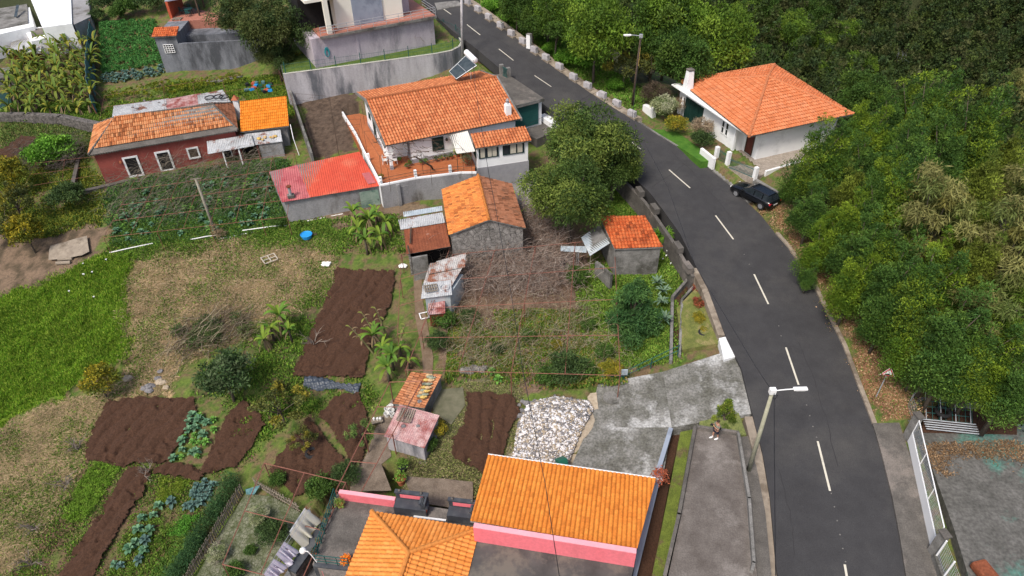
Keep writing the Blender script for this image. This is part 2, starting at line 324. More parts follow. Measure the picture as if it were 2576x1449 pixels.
M_clothl = mat('lilac_cloth', (.68, .64, .74), (.76, .73, .81), 2, .9)
M_skin = mat('skin', (.42, .22, .15), (.46, .25, .17), 4, .6)
M_shirt = mat('grey_green_cloth', (.16, .17, .14), (.2, .21, .17), 6, .9)
M_navy = mat('navy_cloth', (.012, .014, .03), (.02, .022, .04), 6, .9)
M_hair = mat('dark_hair', (.03, .02, .014), (.05, .035, .025), 9, .8)
M_signr = mat('sign_red', (.50, .02, .03), (.54, .03, .04), 2, .5)
M_court = mat('court_slab', (.085, .083, .075), (.15, .145, .135), .8, .9, .4, c3=(.08, .21, .17), s3=.25, t3=(.54, .66), fine=(5., .4))
M_pav = mat('paving', (.26, .22, .18), (.38, .33, .28), 3, .9, vor=(3.2, .05, (.18, .155, .13)))
M_cobble = mat('mossy_cobbles', (.07, .09, .035), (.22, .22, .16), 2, .9, .8, vor=(4.2, .09, (.05, .06, .02)), fine=(9., .4))
M_earth = mat('orange_earth', (.24, .11, .05), (.36, .19, .095), 1.4, .95, 1., c3=(.15, .08, .05), s3=.6, fine=(14., .4))
M_yellow = mat('gourd_yellow', (.50, .33, .08), (.60, .42, .14), 5, .7)
M_gourdg = mat('gourd_grey_green', (.16, .18, .12), (.34, .36, .28), 5, .7)
M_gourdo = mat('gourd_tan', (.46, .30, .15), (.56, .40, .22), 5, .7)
M_kerb = mat('kerb', (.22, .18, .14), (.33, .28, .22), 2, .95, .4, c3=(.15, .12, .09), s3=.6)
M_bollard = mat('bollard_concrete', (.38, .36, .37), (.55, .53, .54), 2, .9, .2, c3=(.17, .155, .15), s3=1., t3=(.5, .64), fine=(9., .15))
M_rub = mat('rubble_white', (.56, .54, .54), (.76, .74, .75), 5, .8); M_rub2 = mat('rubble_tan', (.30, .24, .17), (.44, .37, .28), 5, .9); M_rub3 = mat('rubble_grey', (.13, .125, .13), (.24, .23, .23), 5, .9)
M_net = mat('teal_netting', (.05, .13, .14), (.12, .24, .25), 8, .9, stretch=(1, 1, .15), fine=(9., .3))
M_curt = mat('curtain', (.42, .38, .30), (.58, .54, .45), 6, .9, stretch=(6, 6, .1))
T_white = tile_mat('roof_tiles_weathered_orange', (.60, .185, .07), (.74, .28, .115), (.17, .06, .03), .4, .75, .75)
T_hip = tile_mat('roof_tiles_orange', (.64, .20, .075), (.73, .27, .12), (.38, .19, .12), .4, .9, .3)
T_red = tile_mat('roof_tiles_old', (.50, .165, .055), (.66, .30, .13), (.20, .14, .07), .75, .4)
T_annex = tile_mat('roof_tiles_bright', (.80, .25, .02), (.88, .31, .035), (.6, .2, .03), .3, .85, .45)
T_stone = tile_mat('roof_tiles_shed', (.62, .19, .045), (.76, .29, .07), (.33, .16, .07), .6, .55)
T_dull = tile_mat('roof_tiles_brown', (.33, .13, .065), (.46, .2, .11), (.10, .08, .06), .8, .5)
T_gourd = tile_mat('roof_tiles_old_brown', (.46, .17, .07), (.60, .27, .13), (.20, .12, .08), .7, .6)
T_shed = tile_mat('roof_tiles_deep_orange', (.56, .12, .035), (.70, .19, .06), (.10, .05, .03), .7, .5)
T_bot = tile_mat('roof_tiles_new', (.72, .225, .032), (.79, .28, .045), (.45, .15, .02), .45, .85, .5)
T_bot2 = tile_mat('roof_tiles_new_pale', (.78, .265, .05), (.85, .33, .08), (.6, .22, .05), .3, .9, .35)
# ------------------------------------------------------------------ roofs and sheets with real relief
def relief(name, pts, mat_, parent, kind='tile', cw=.23, rl=.38, amp=.035, step=.035, th=.07, updir=None, deck=None):
    """pts: flat convex polygon, pts[0]->pts[1] the eave; tile courses climb away from it. kind 'sheet' = corrugated iron"""
    pts = [np.array(p, float) for p in pts]; u = pts[1]-pts[0]; u /= np.linalg.norm(u); nn = np.zeros(3)
    for i in range(len(pts)): nn += np.cross(pts[i], pts[(i+1) % len(pts)])
    nn /= np.linalg.norm(nn); nn = nn if nn[2] > 0 else -nn
    v = np.cross(nn, u)
    if np.dot(np.mean(pts, axis=0)-pts[0], v) < 0: v = -v
    st = np.array([[(p-pts[0]).dot(u), (p-pts[0]).dot(v)] for p in pts]); s0, s1 = st[:, 0].min(), st[:, 0].max(); t0, t1 = st[:, 1].min(), st[:, 1].max()
    ph = [0, .16, .33, .5, .67, .84]; n = int((s1-s0)/cw)+2; ss = np.array([s0+(i+q)*cw for i in range(n) for q in ph])
    if kind == 'tile':
        hs = amp*np.abs(np.sin(np.pi*(ss-s0)/cw))**.8; r = int((t1-t0)/rl)+2; tt = []; ht = []; tv = []
        for k in range(r): tt += [t0+k*rl+.001, t0+(k+1)*rl]; ht += [step, 0]; tv += [k+.05, k+.95]
    else:
        hs = amp*.5*(1+np.sin(2*np.pi*(ss-s0)/cw)); tt = list(np.linspace(t0, t1, 3)); ht = [0]*3; tv = [0, .4, .8]
    tt = np.array(tt); ht = np.array(ht); tv = np.array(tv); su = np.array([(i+min(max(q, .04), .96)) for i in range(n) for q in ph])
    P = pts[0]+ss[None, :, None]*u+tt[:, None, None]*v+(hs[None, :, None]+ht[:, None, None]+.004)*nn
    a, b = len(tt), len(ss); idx = np.arange(a*b).reshape(a, b); F = np.stack([idx[:-1, :-1], idx[:-1, 1:], idx[1:, 1:], idx[1:, :-1]], -1).reshape(-1, 4)
    UV = np.stack(np.broadcast_arrays(su[None, :], tv[:, None]), -1).reshape(-1, 2)
    base = BASE[parent] if parent is not None else np.mean(pts, axis=0)
    me = bpy.data.meshes.new(name); me.from_pydata([tuple(q) for q in (P.reshape(-1, 3)-base)], [], [tuple(q) for q in F])
    l = me.uv_layers.new(name='uv'); l.data.foreach_set('uv', UV[F.ravel()].astype(np.float32).ravel())
    bm = bmesh.new(); bm.from_mesh(me); m2 = len(pts); cen = st.mean(axis=0)
    for i in range(m2):
        p, q = pts[i], pts[(i+1) % m2]; e = q-p; on = np.cross(e, nn); on /= np.linalg.norm(on)
        if np.dot(np.mean(pts, axis=0)-p, on) > 0: on = -on
        bmesh.ops.bisect_plane(bm, geom=bm.verts[:]+bm.edges[:]+bm.faces[:], plane_co=Vector(p-base), plane_no=Vector(on), clear_outer=True)
    bm.to_mesh(me); bm.free()
    me.materials.append(mat_)
    if th:                                              # deck below the tiles
        n0 = len(me.vertices); me2 = MB().slab([p-base for p in pts], th); bm = bmesh.new(); bm.from_mesh(me)
        vs = [bm.verts.new(q) for q in me2.v]
        for fc in me2.f:
            fa = bm.faces.new([vs[i] for i in fc]); fa.material_index = 1
        bm.to_mesh(me); bm.free(); me.materials.append(deck or M_conc)
    return _link(name, me, parent, base)
def caps(name, a, b, mat_, parent, r=.13, l=.42):
    a = np.array(a, float); b = np.array(b, float); L = np.linalg.norm(b-a); n = max(2, int(L/l)); mb = MB()
    for i in range(n):
        p = a+(b-a)*i/n; q = a+(b-a)*(i+1.06)/n; mb.tube([p+[0, 0, .03], q+[0, 0, .02]], [r, r*.82], 8)
    return mb.build(name, mat_, parent, smooth=False)
class Fr:                                               # a building's own axes
    def __init__(s, O, P): s.O = np.array(O[:2], float); d = np.array(P[:2], float)-s.O; s.L = np.linalg.norm(d); s.u = d/s.L; s.n = np.array([-s.u[1], s.u[0]])
    def __call__(s, a, b, z=None):
        p = s.O+s.u*a+s.n*b; return p if z is None else np.array([p[0], p[1], z])
    def rect(s, a0, a1, b0, b1): return [s(a0, b0), s(a1, b0), s(a1, b1), s(a0, b1)]
    def st(s, P): d = np.array(P[:2])-s.O; return d.dot(s.u), d.dot(s.n)
    @property
    def ang(s): return math.atan2(s.u[1], s.u[0])
def onwall(px, py, P0, P1):                             # a photo point on the upright plane through P0,P1 -> (along, z)
    P0 = np.array(P0[:2], float); P1 = np.array(P1[:2], float); d = (P1-P0)/np.linalg.norm(P1-P0); n = np.array([-d[1], d[0]]); v = ray(px, py)
    t = (P0.dot(n))/(v[:2].dot(n)); P = np.array([0, 0, HC])+v*t; return (P[:2]-P0).dot(d), P[2]
def window(par, P0, P1, a, w, z, hh, out=1, frame=M_white, pane=M_glass, fw=.09, bars=0, name='window', hb=0, inner='pane', depth=.07, curt=False):
    """frame standing proud of the wall from P0 to P1, pane inside it; a = left side along the wall, z = sill"""
    P0 = np.array(P0[:2], float); P1 = np.array(P1[:2], float); d = (P1-P0)/np.linalg.norm(P1-P0); n = np.array([d[1], -d[0]])*out; ang = math.atan2(d[1], d[0])
    c = lambda s, zz, o: [*(P0+d*s+n*o), zz]
    mb = MB(); D = depth+.04; o = D/2-.03
    mb.box(c(a+fw/2, z+hh/2, o), (fw, D, hh), ang); mb.box(c(a+w-fw/2, z+hh/2, o), (fw, D, hh), ang)
    mb.box(c(a+w/2, z+hh-fw/2, o), (w-2*fw, D-.006, fw), ang); mb.box(c(a+w/2, z+fw/2, o), (w-2*fw, D-.006, fw), ang)
    f = mb.build(name, frame, par)
    MB().box(c(a+w/2, z+hh/2, .012), (w-2*fw+.01, .03, hh-2*fw+.01), ang).build(inner, pane, f)
    if curt:
        q = MB()
        for k, (x0, x1) in enumerate(curt): q.box(c(a+w*(x0+x1)/2, z+hh/2, .03), (w*(x1-x0), .012, hh-2*fw-.02), ang)
        q.build('curtain', M_curt, f)
    if bars or hb:
        q = MB()
        for k in range(bars): q.box(c(a+w*(k+1)/(bars+1), z+hh/2, .045), (.04, .04, hh-2*fw), ang)
        for k in range(hb): q.box(c(a+w/2, z+hh*(k+1)/(hb+1), .048), (w-2*fw, .036, .04), ang)
        q.build('glazing_bar', frame, f)
    return f
# ------------------------------------------------------------------ foliage
def leaves(cen, rad, n, L, W, cols, rng, up=.35, droop=0., flat=(1, 1, .85), shell=.62, point=0.):
    """n leaf faces spread over clumps: returns verts, quads, colours"""
    cen = np.array(cen, float); rad = np.array(rad, float); w = rad**2; k = rng.choice(len(cen), n, p=w/w.sum())
    d = rng.normal(size=(n, 3)); d[:, 2] += up; d /= np.linalg.norm(d, axis=1)[:, None]
    rr = rad[k]*(shell+(1-shell)*rng.random(n)**.7)*(1+.18*rng.normal(size=n)); P = cen[k]+d*rr[:, None]*np.array(flat)
    a = d+rng.normal(size=(n, 3))*.75; a[:, 2] += point-droop; a /= np.linalg.norm(a, axis=1)[:, None]
    q = rng.normal(size=(n, 3)); b = np.cross(a, q); b /= np.linalg.norm(b, axis=1)[:, None]
    l = L*(.7+.6*rng.random(n)); ww = W*(.7+.6*rng.random(n)); l = l[:, None]; ww = ww[:, None]
    nrm = np.cross(a, b); V0 = P-a*l*.5; V1 = P+b*ww*.5+nrm*ww*.12; V2 = P+a*l*.5; V3 = P-b*ww*.5+nrm*ww*.12
    v = np.stack([V0, V1, V2, V3], 1).reshape(-1, 3); f = np.arange(4*n).reshape(n, 4)
    cols = np.array(cols, float); ck = rng.integers(0, len(cols), len(cen)); cc = cols[ck][k]
    alt = cols[rng.integers(0, len(cols), n)]; cc = cc*.75+alt*.25; cc = 1.5*cc*(.75+.5*rng.random(n))[:, None]*(.75+.5*rng.random(len(cen)))[k][:, None]
    return v, f, np.repeat(cc, 4, axis=0)
def crown(kind, R, Hh, rng):
    """clump centres (origin at the foot of the tree) and radii"""
    C = []; r = []
    if kind == 'plume':                                  # several upright plumes
        for j in range(rng.integers(6, 9)):
            a = rng.uniform(0, 6.28); q = R*.7*rng.random()**.5; hx = Hh*rng.uniform(.6, 1.0)
            n = 9
            for i in range(n):
                t = i/(n-1); rad = R*.36*(1-t)**.7+.2; z = Hh*.28+(hx-Hh*.28)*t
                C.append((q*math.cos(a)*(1-.2*t)+rng.normal()*.25, q*math.sin(a)*(1-.2*t)+rng.normal()*.25, z)); r.append(rad*rng.uniform(.75, 1.15))
    elif kind == 'round':
        lb = rng.normal(size=(7, 3)); lb[:, 2] = np.abs(lb[:, 2]); lb /= np.linalg.norm(lb, axis=1)[:, None]
        for i in range(50):
            d = rng.normal(size=3); d[2] = abs(d[2])*.9-.25; d /= np.linalg.norm(d); q = R*rng.uniform(.5, .95)*(.58+.42*max(0, (lb@d).max())**3)
            C.append((d[0]*q, d[1]*q, Hh*.55+d[2]*q*(Hh*.45/R))); r.append(R*rng.uniform(.2, .34))
    elif kind == 'droop':
        for i in range(34):
            d = rng.normal(size=3); d /= np.linalg.norm(d); q = R*rng.uniform(.3, .9); C.append((d[0]*q, d[1]*q, Hh*.6+d[2]*q*(Hh*.4/R))); r.append(R*rng.uniform(.16, .3))
    elif kind == 'cone':
        for i in range(60):
            t = rng.random()**.8; a = rng.uniform(0, 6.28); q = R*(1-t)**.7*rng.uniform(.4, .95); C.append((q*math.cos(a), q*math.sin(a), Hh*(.12+.84*t))); r.append(R*(.16+.14*(1-t)))
    elif kind == 'open':
        for i in range(26):
            d = rng.normal(size=3); d[2] = abs(d[2]); d /= np.linalg.norm(d); q = R*rng.uniform(.55, .95); C.append((d[0]*q, d[1]*q, Hh*.45+d[2]*q*(Hh*.5/R))); r.append(R*rng.uniform(.13, .24))
    return C, r
def branches(mb, p, d, L, r, depth, rng, spread=.6, grav=0., n=6):
    pts = [p]; q = np.array(p, float); dd = np.array(d, float)
    for i in range(3):
        dd = dd+rng.normal(size=3)*.16; dd[2] += grav; dd /= np.linalg.norm(dd); q = q+dd*L/3; pts.append(q.copy())
    mb.tube(pts, [r, r*.85, r*.7, r*.5], n)
    if depth:
        for k in range(rng.integers(2, 5)):
            e = dd+rng.normal(size=3)*spread; e /= np.linalg.norm(e); branches(mb, pts[rng.integers(1, 4)], e, L*rng.uniform(.55, .8), r*.5, depth-1, rng, spread, grav, max(3, n-1))
TREES = {}
def tree_proto(key, kind, R, Hh, n, L, W, cols, seed, up=.35, droop=0., point=0., trunk=True, name='tree', flat=(1, 1, .85), shell=.62, tr=.14):
    rng = np.random.default_rng(seed); C, r = crown(kind, R, Hh, rng); v, f, c = leaves(C, r, n, L, W, cols, rng, up, droop, flat, shell, point)
    me_c = (v, f, c); mb = MB()
    if trunk:
        top = min(range(len(C)), key=lambda i: abs(C[i][2]-Hh*.6)+math.hypot(C[i][0], C[i][1])); mb.tube([(0, 0, -.6), (.05, 0, Hh*.2), (-.05, .06, Hh*.42), (0, 0, Hh*.66)], [tr*1.25, tr, tr*.75, tr*.35], 8)
        for i in rng.choice(len(C), min(9, len(C)), replace=False):
            z = Hh*rng.uniform(.25, .5); e = np.array(C[i]); mb.tube([(0, 0, z), (e[0]*.5, e[1]*.5, z*.5+e[2]*.5), e], [tr*.5, tr*.32, .02], 5)
    TREES[key] = dict(c=me_c, mb=mb if trunk else None, H=Hh, R=R, name=name, o=None)
def tree(key, P, label, cat, group=None, sc=1., rot=None, rng=random):
    t = TREES[key]; rot = rng.uniform(0, 6.28) if rot is None else rot; P = np.array(P, float)
    if t['o'] is None:
        o = thing(t['name'], label, cat, P, group); BASE[o] = np.zeros(3)
        v, f, c = t['c']; npmesh('crown', v, f, LEAF, o, col=c)
        if t['mb'] is not None: t['mb'].build('trunk', M_bark, o, smooth=True)
        BASE[o] = P; o.rotation_euler = (0, 0, rot); o.scale = (sc,)*3 if np.isscalar(sc) else sc; t['o'] = o; return o
    return copy_tree(t['o'], P, rot, sc, label, cat, group)
# ------------------------------------------------------------------ ground sheet
def inpoly(X, Y, poly):
    r = np.zeros(X.shape, bool); n = len(poly); j = n-1
    for i in range(n):
        xi, yi = poly[i]; xj, yj = poly[j]
        if yi != yj: r ^= ((yi > Y) != (yj > Y)) & (X < (xj-xi)*(Y-yi)/(yj-yi)+xi)
        j = i
    return r
_nr = np.random.default_rng(5); _lat = _nr.random((256, 256))
def vnoise(x, y, s, o=0):
    x = np.asarray(x)*s+o*17.3+500; y = np.asarray(y)*s+o*31.7+500; xi = np.floor(x).astype(int); yi = np.floor(y).astype(int); fx = x-xi; fy = y-yi; fx = fx*fx*(3-2*fx); fy = fy*fy*(3-2*fy)
    g = lambda a, b: _lat[a & 255, b & 255]
    return (g(xi, yi)*(1-fx)+g(xi+1, yi)*fx)*(1-fy)+(g(xi, yi+1)*(1-fx)+g(xi+1, yi+1)*fx)*fy
def fbm(x, y, s, o=0, n=4): return sum(vnoise(x, y, s*2**i, o+i)*.5**i for i in range(n))/sum(.5**i for i in range(n))
def gp(poly): return [tuple(G(*q)[:2]) for q in poly]
ZONES = dict(
 meadow=[(-60, 780), (0, 745), (140, 700), (260, 645), (330, 640), (320, 700), (325, 760), (318, 840), (335, 900), (310, 925), (250, 930), (200, 960), (170, 1000), (60, 1020), (-60, 1110)],
 dry=[(330, 650), (420, 620), (560, 600), (640, 610), (830, 600), (850, 640), (845, 700), (800, 760), (700, 800), (560, 800), (600, 850), (500, 890), (440, 930), (420, 990), (300, 1000), (310, 930), (335, 860), (318, 780)],
 dry2=[(-60, 1110), (170, 1000), (280, 1005), (250, 1060), (215, 1120), (210, 1180), (150, 1280), (60, 1400), (-60, 1449)],
 brown=[(1020, 640), (1180, 500), (1300, 480), (1480, 620), (1520, 760), (1440, 830), (1490, 960), (1300, 1000), (1120, 950), (1100, 840), (1150, 760)],
 scrub=[(-60, 580), (100, 580), (260, 560), (255, 640), (140, 700), (-60, 770)],
 vine=[(735, 190), (900, 230), (910, 300), (895, 375), (790, 400)],
 weeds=[(620, 860), (840, 700), (780, 890), (730, 960), (640, 960), (560, 1010), (480, 990), (560, 880)],
 bank=[(1905, 500), (1950, 540), (2010, 640), (2075, 740), (2130, 850), (2180, 960), (2220, 1060), (2290, 1040), (2270, 950), (2160, 780), (2050, 600), (1960, 520)],
 yard=[(1030, 1120), (1130, 1030), (1180, 960), (1320, 960), (1300, 1100), (1230, 1250), (1010, 1260)],
 bare=[(640, 560), (860, 530), (1000, 500), (1100, 520), (1000, 560), (850, 620), (700, 600)],
 beds=[(215, 1165), (600, 1190), (590, 1215), (440, 1470), (-20, 1470), (100, 1340)],
 wood=[(2000, 560), (2300, 900), (2700, 1150), (2700, -50), (1100, -60), (1180, 20), (1400, 130), (1600, 250), (1720, 200), (2150, 290), (2080, 420)],
 court=[(2360, 1090), (2640, 1090), (2640, 1500), (2440, 1500)])
ZW = {k: gp(p) for k, p in ZONES.items()}
def bump(x, y):
    x = np.asarray(x, float); y = np.asarray(y, float); return (fbm(x, y, .8, 6)-.5)*.22+(fbm(x, y, 3., 7, 2)-.5)*.08+np.where(inpoly(x, y, ZW['meadow']), (fbm(x, y, 1.1, 12, 3)-.45)*.7+.12, 0.)
def ground_col(X, Y):
    jx = (fbm(X, Y, .9, 3)-.5)*2.2; jy = (fbm(X, Y, .9, 9)-.5)*2.2; A = X+jx; B = Y+jy
    n1 = fbm(X, Y, .35, 1); n2 = fbm(X, Y, 1.4, 2); n3 = fbm(X, Y, 3.5, 4)
    def mixc(a, b, t): t = np.clip(t, 0, 1)[..., None]; return np.array(a)*(1-t)+np.array(b)*t
    C = mixc((.15, .105, .058), (.11, .165, .028), (n2*.6+n3*.4-.40)*5)
    C = np.where((n3 > .62)[..., None], np.array((.07, .12, .02)), C)
    def put(z, c): nonlocal C; m = inpoly(A, B, ZW[z]); C[m] = c[m]
    put('scrub', mixc((.085, .065, .04), (.19, .135, .09), (n2-.35)*4)); put('bare', mixc((.10, .065, .04), (.19, .14, .09), (n2-.3)*4))
    d = mixc((.20, .17, .06), (.42, .30, .16), (n2*.6+n1*.4-.33)*5.5); d = np.where((n3+n1*.6 > .98)[..., None], np.array((.09, .12, .025)), d)
    put('dry', d); d2 = mixc((.14, .15, .04), (.36, .27, .14), (n2*.5+n1*.5-.40)*6); put('dry2', d2)
    put('meadow', mixc((.09, .19, .012), (.20, .30, .025), (n2*.6+n3*.4-.32)*3.2)); put('brown', mixc((.12, .075, .05), (.20, .14, .095), (n3-.3)*3))
    put('vine', mixc((.065, .045, .032), (.125, .09, .065), (n3-.3)*3)); put('weeds', mixc((.10, .07, .04), (.07, .11, .02), (n3-.35)*4))
    put('beds', mixc((.13, .085, .05), (.10, .13, .03), (n2*.6+n3*.4-.45)*6)); put('bank', mixc((.17, .09, .05), (.27, .15, .075), (n2-.3)*3)); put('yard', mixc((.10, .095, .055), (.15, .145, .075), (n2-.3)*4)); put('wood', mixc((.030, .032, .012), (.05, .055, .018), (n2-.3)*3))
    return C
def sheet(x0, x1, y0, y1, st):
    xs = np.arange(x0, x1+1e-6, st); ys = np.arange(y0, y1+1e-6, st); X, Y = np.meshgrid(xs, ys); return X, Y
# road polylines
RL = [(1975, 1520), (1955, 1449), (1937, 1250), (1919, 1142), (1894, 1045), (1865, 926), (1824, 842), (1781, 726), (1753, 673), (1711, 588), (1668, 528), (1633, 482), (1594, 447), (1530, 392), (1460, 330), (1379, 272), (1262, 176), (1185, 112), (1135, 75), (1095, 38), (1060, 0), (1035, -40)]
RR = [(2292, 1520), (2277, 1449), (2262, 1352), (2241, 1243), (2216, 1142), (2194, 1067), (2172, 1009), (2140, 926), (2120, 870), (2085, 800), (2049, 726), (2007, 662), (1982, 623), (1951, 588), (1915, 542), (1870, 500), (1839, 469), (1765, 409), (1721, 379), (1654, 339), (1607, 308), (1554, 278), (1487, 235), (1386, 164), (1256, 64), (1166, 0), (1120, -40)]
PL = np.array([Rd(*q) for q in RL]); PR = np.array([Rd(*q) for q in RR])
def xL(y): return float(np.interp(y, PL[:, 1], PL[:, 0]))
def xR(y): return float(np.interp(y, PR[:, 1], PR[:, 0]))
YA, YB = 15.5, min(PL[-1, 1], PR[-1, 1])
FLATS = [[(1490, 955, -2.75), (1680, 925, -2.0), (1700, 1080, -2.45), (1470, 1080, -3.1)], [(1470, 1070, -3.1), (1700, 1070, -2.45), (1680, 1225, -3.15), (1410, 1210, -3.5)], [(1660, 925, -2.0), (1875, 862, -1.05), (1900, 1050, -1.62), (1680, 1085, -2.45)],
 [(1690, 690, -3.3), (1760, 680, -3.3), (1730, 760, -3.3), (1722, 905, -3.3), (1680, 905, -3.3)], [(1700, 775, -1.6), (1765, 705, -1.1), (1825, 862, -1.38), (1712, 890, -1.85)],
 [(1745, 1065, -2.5), (1900, 1065, -2.5), (1960, 1449, -2.6), (1960, 1600, -2.6), (1600, 1600, -2.6), (1660, 1449, -2.6), (1700, 1250, -2.5)], [(1690, 1070, -3.7), (1750, 1075, -3.0), (1700, 1300, -3.5), (1640, 1600, -3.6), (1540, 1600, -3.8)],
 [(2270, 1040, -2.8), (2700, 1030, -2.8), (2900, 1600, -2.8), (2380, 1600, -2.8), (2330, 1330, -2.8)], [(830, 1230, -5.2), (1240, 1150, -5.2), (1650, 1210, -5.2), (1600, 1600, -5.2), (640, 1600, -5.2), (740, 1400, -5.2)],
 [(865, 285, 1.9), (905, 275, 1.9), (1195, 375, 1.9), (1195, 425, 1.9), (960, 455, 1.9)], [(1848, 385, 1.5), (1925, 440, 1.5), (2050, 400, 1.5), (2140, 330, 1.5), (1900, 230, 1.5), (1750, 230, 1.5), (1740, 280, 1.5)]]
def make_ground():
    X, Y = sheet(-62, 62, 8, 112, .2); Z = H(X, Y); L = np.interp(Y, PL[:, 1], PL[:, 0]); Rr = np.interp(Y, PR[:, 1], PR[:, 0])
    rzv = np.interp(Y, *ROADZ); m = (X > L-.3) & (X < Rr+.3) & (Y < YB); Z = np.where(m, np.minimum(Z, rzv)-.5, Z)
    for fl in FLATS:
        q = np.array([V(*a) for a in fl]); k = np.linalg.lstsq(np.c_[q[:, :2], np.ones(len(q))], q[:, 2], rcond=None)[0]; i = inpoly(X, Y, q[:, :2]); Z[i] = np.minimum(Z[i], (k[0]*X+k[1]*Y+k[2])[i]-.3)
    Z += bump(X, Y)
    C = ground_col(X, Y); a, b = X.shape; idx = np.arange(a*b).reshape(a, b); F = np.stack([idx[:-1, :-1], idx[:-1, 1:], idx[1:, 1:], idx[1:, :-1]], -1).reshape(-1, 4)
    return struct(npmesh('ground', np.stack([X, Y, Z], -1).reshape(-1, 3), F, M_ground, col=C.reshape(-1, 3), smooth=True, base=np.zeros(3)))
make_ground()
def make_far():
    P = []; F = []
    X, Y = sheet(-600, 600, -100, 1000, 10); Z = H(np.clip(X, -90, 130), np.clip(Y, 0, 230)); ins = (np.abs(X) < 61) & (Y > 9) & (Y < 111)
    Z = Z-.6; X = X.astype(float)
    a, b = X.shape; idx = np.arange(a*b).reshape(a, b); F = np.stack([idx[:-1, :-1], idx[:-1, 1:], idx[1:, 1:], idx[1:, :-1]], -1).reshape(-1, 4)
    Z[(np.abs(X) < 59) & (Y > 11) & (Y < 108)] -= 6
    c = np.zeros((a*b, 3))+np.array((.04, .05, .018)); struct(npmesh('hillside', np.stack([X, Y, Z], -1).reshape(-1, 3), F, M_ground, col=c, smooth=True, base=np.zeros(3)))
make_far()
def ribbon(name, fa, fb, y0, y1, m, dz, th=.4, n=140, label=None, skirt=0):
    """strip along the road between x=fa(y) and x=fb(y)"""
    ys = np.linspace(y0, y1, n); mb = MB(); P = []
    for y in ys: z = rz(y)+dz; P += [(fa(y), y, z), (fb(y), y, z), (fa(y), y, z-th), (fb(y), y, z-th)]
    F = []
    for i in range(n-1):
        a = 4*i; b = a+4; F += [(a, a+1, b+1, b), (a+2, b+2, b+3, a+3), (a, b, b+2, a+2), (a+1, a+3, b+3, b+1)]
    F += [(0, 2, 3, 1), (4*n-4, 4*n-3, 4*n-1, 4*n-2)]; mb.poly(P, F); o = mb.build(name, m); return struct(o)
ribbon('road', xL, xR, YA, YB, M_asph, 0, 1.2)
def dash(a, b, w=.12, nm='road_marking'):
    A = Rd(*a); B = Rd(*b); d = (B-A)[:2]; d /= np.linalg.norm(d); n = np.array([-d[1], d[0]])*w/2; P = [A[:2]-n, B[:2]-n, B[:2]+n, A[:2]+n]
    k = 6; mb = MB(); Q = []
    for i in range(k+1):
        t = i/k; p = A[:2]+(B-A)[:2]*t; z = rz(p[1])+.006; Q += [(p[0]-n[0], p[1]-n[1], z), (p[0]+n[0], p[1]+n[1], z)]
    mb.poly(Q, [(2*i, 2*i+1, 2*i+3, 2*i+2) for i in range(k)]); return struct(mb.build(nm, M_paint))
for a, b in [((2125, 1420), (2142, 1520)), ((2057, 1110), (2088, 1235)), ((1977, 874), (2009, 968)), ((1897, 690), (1933, 765)), ((1800, 542), (1845, 602)), ((1683, 427), (1736, 473)), ((1580, 350), (1612, 375)), ((1440, 262), (1475, 286)),
             ((1345, 190), (1387, 218)), ((1255, 123), (1292, 152)), ((1175, 62), (1208, 88)), ((1105, 15), (1135, 36))]: dash(a, b, .13)
for q in [(2029, 1019), (2037, 1046), (2045, 1073), (2054, 1100), (2091, 1241), (2099, 1275), (2106, 1310), (2113, 1345), (2120, 1380), (2127, 1413), (1959, 820), (1965, 845), (1872, 640), (1885, 665)]:
    a = Rd(*q); struct(MB().lathe(a+[0, 0, .003], [(.045, 0), (.04, .02), (.02, .03)], 8).build('road_stud', M_conc))
# zebra hump far up the road
M_patch = mat('asphalt_patch', (.030, .029, .031), (.040, .039, .041), 2, .9, .25, fine=(30., .35))
def crack(px, w=.025):
    Q = [Rd(*q) for q in px]; P = []; rr = random.Random(len(px))
    for i in range(len(Q)-1):
        for k in range(8):
            p = Q[i]+(Q[i+1]-Q[i])*k/8; d = (Q[i+1]-Q[i])[:2]; d /= np.linalg.norm(d); n = np.array([-d[1], d[0]]); p = p[:2]+n*rr.uniform(-.06, .06); z = rz(p[1])+.005; P += [(*(p-n*w), z), (*(p+n*w), z)]
    struct(MB().poly(P, [(2*i, 2*i+1, 2*i+3, 2*i+2) for i in range(len(P)//2-1)]).build('road_crack', M_patch))
crack([(1690, 380), (1740, 430), (1810, 510), (1850, 560)]); crack([(2010, 860), (2050, 960), (2080, 1060), (2110, 1190)]); crack([(1640, 470), (1700, 430), (1740, 400)]); crack([(1960, 1180), (1990, 1300), (2000, 1420)]); crack([(1240, 90), (1300, 130), (1380, 190)])
a = [Rd(1093, 8), Rd(1150, 2), Rd(1166, 14), Rd(1100, 26)]
struct(MB().poly([(*p[:2], p[2]+.05) for p in a]+[(*p[:2], p[2]-.2) for p in a], [(0, 1, 2, 3), (0, 4, 5, 1), (1, 5, 6, 2), (2, 6, 7, 3), (3, 7, 4, 0)]).build('road_marking', M_conc))
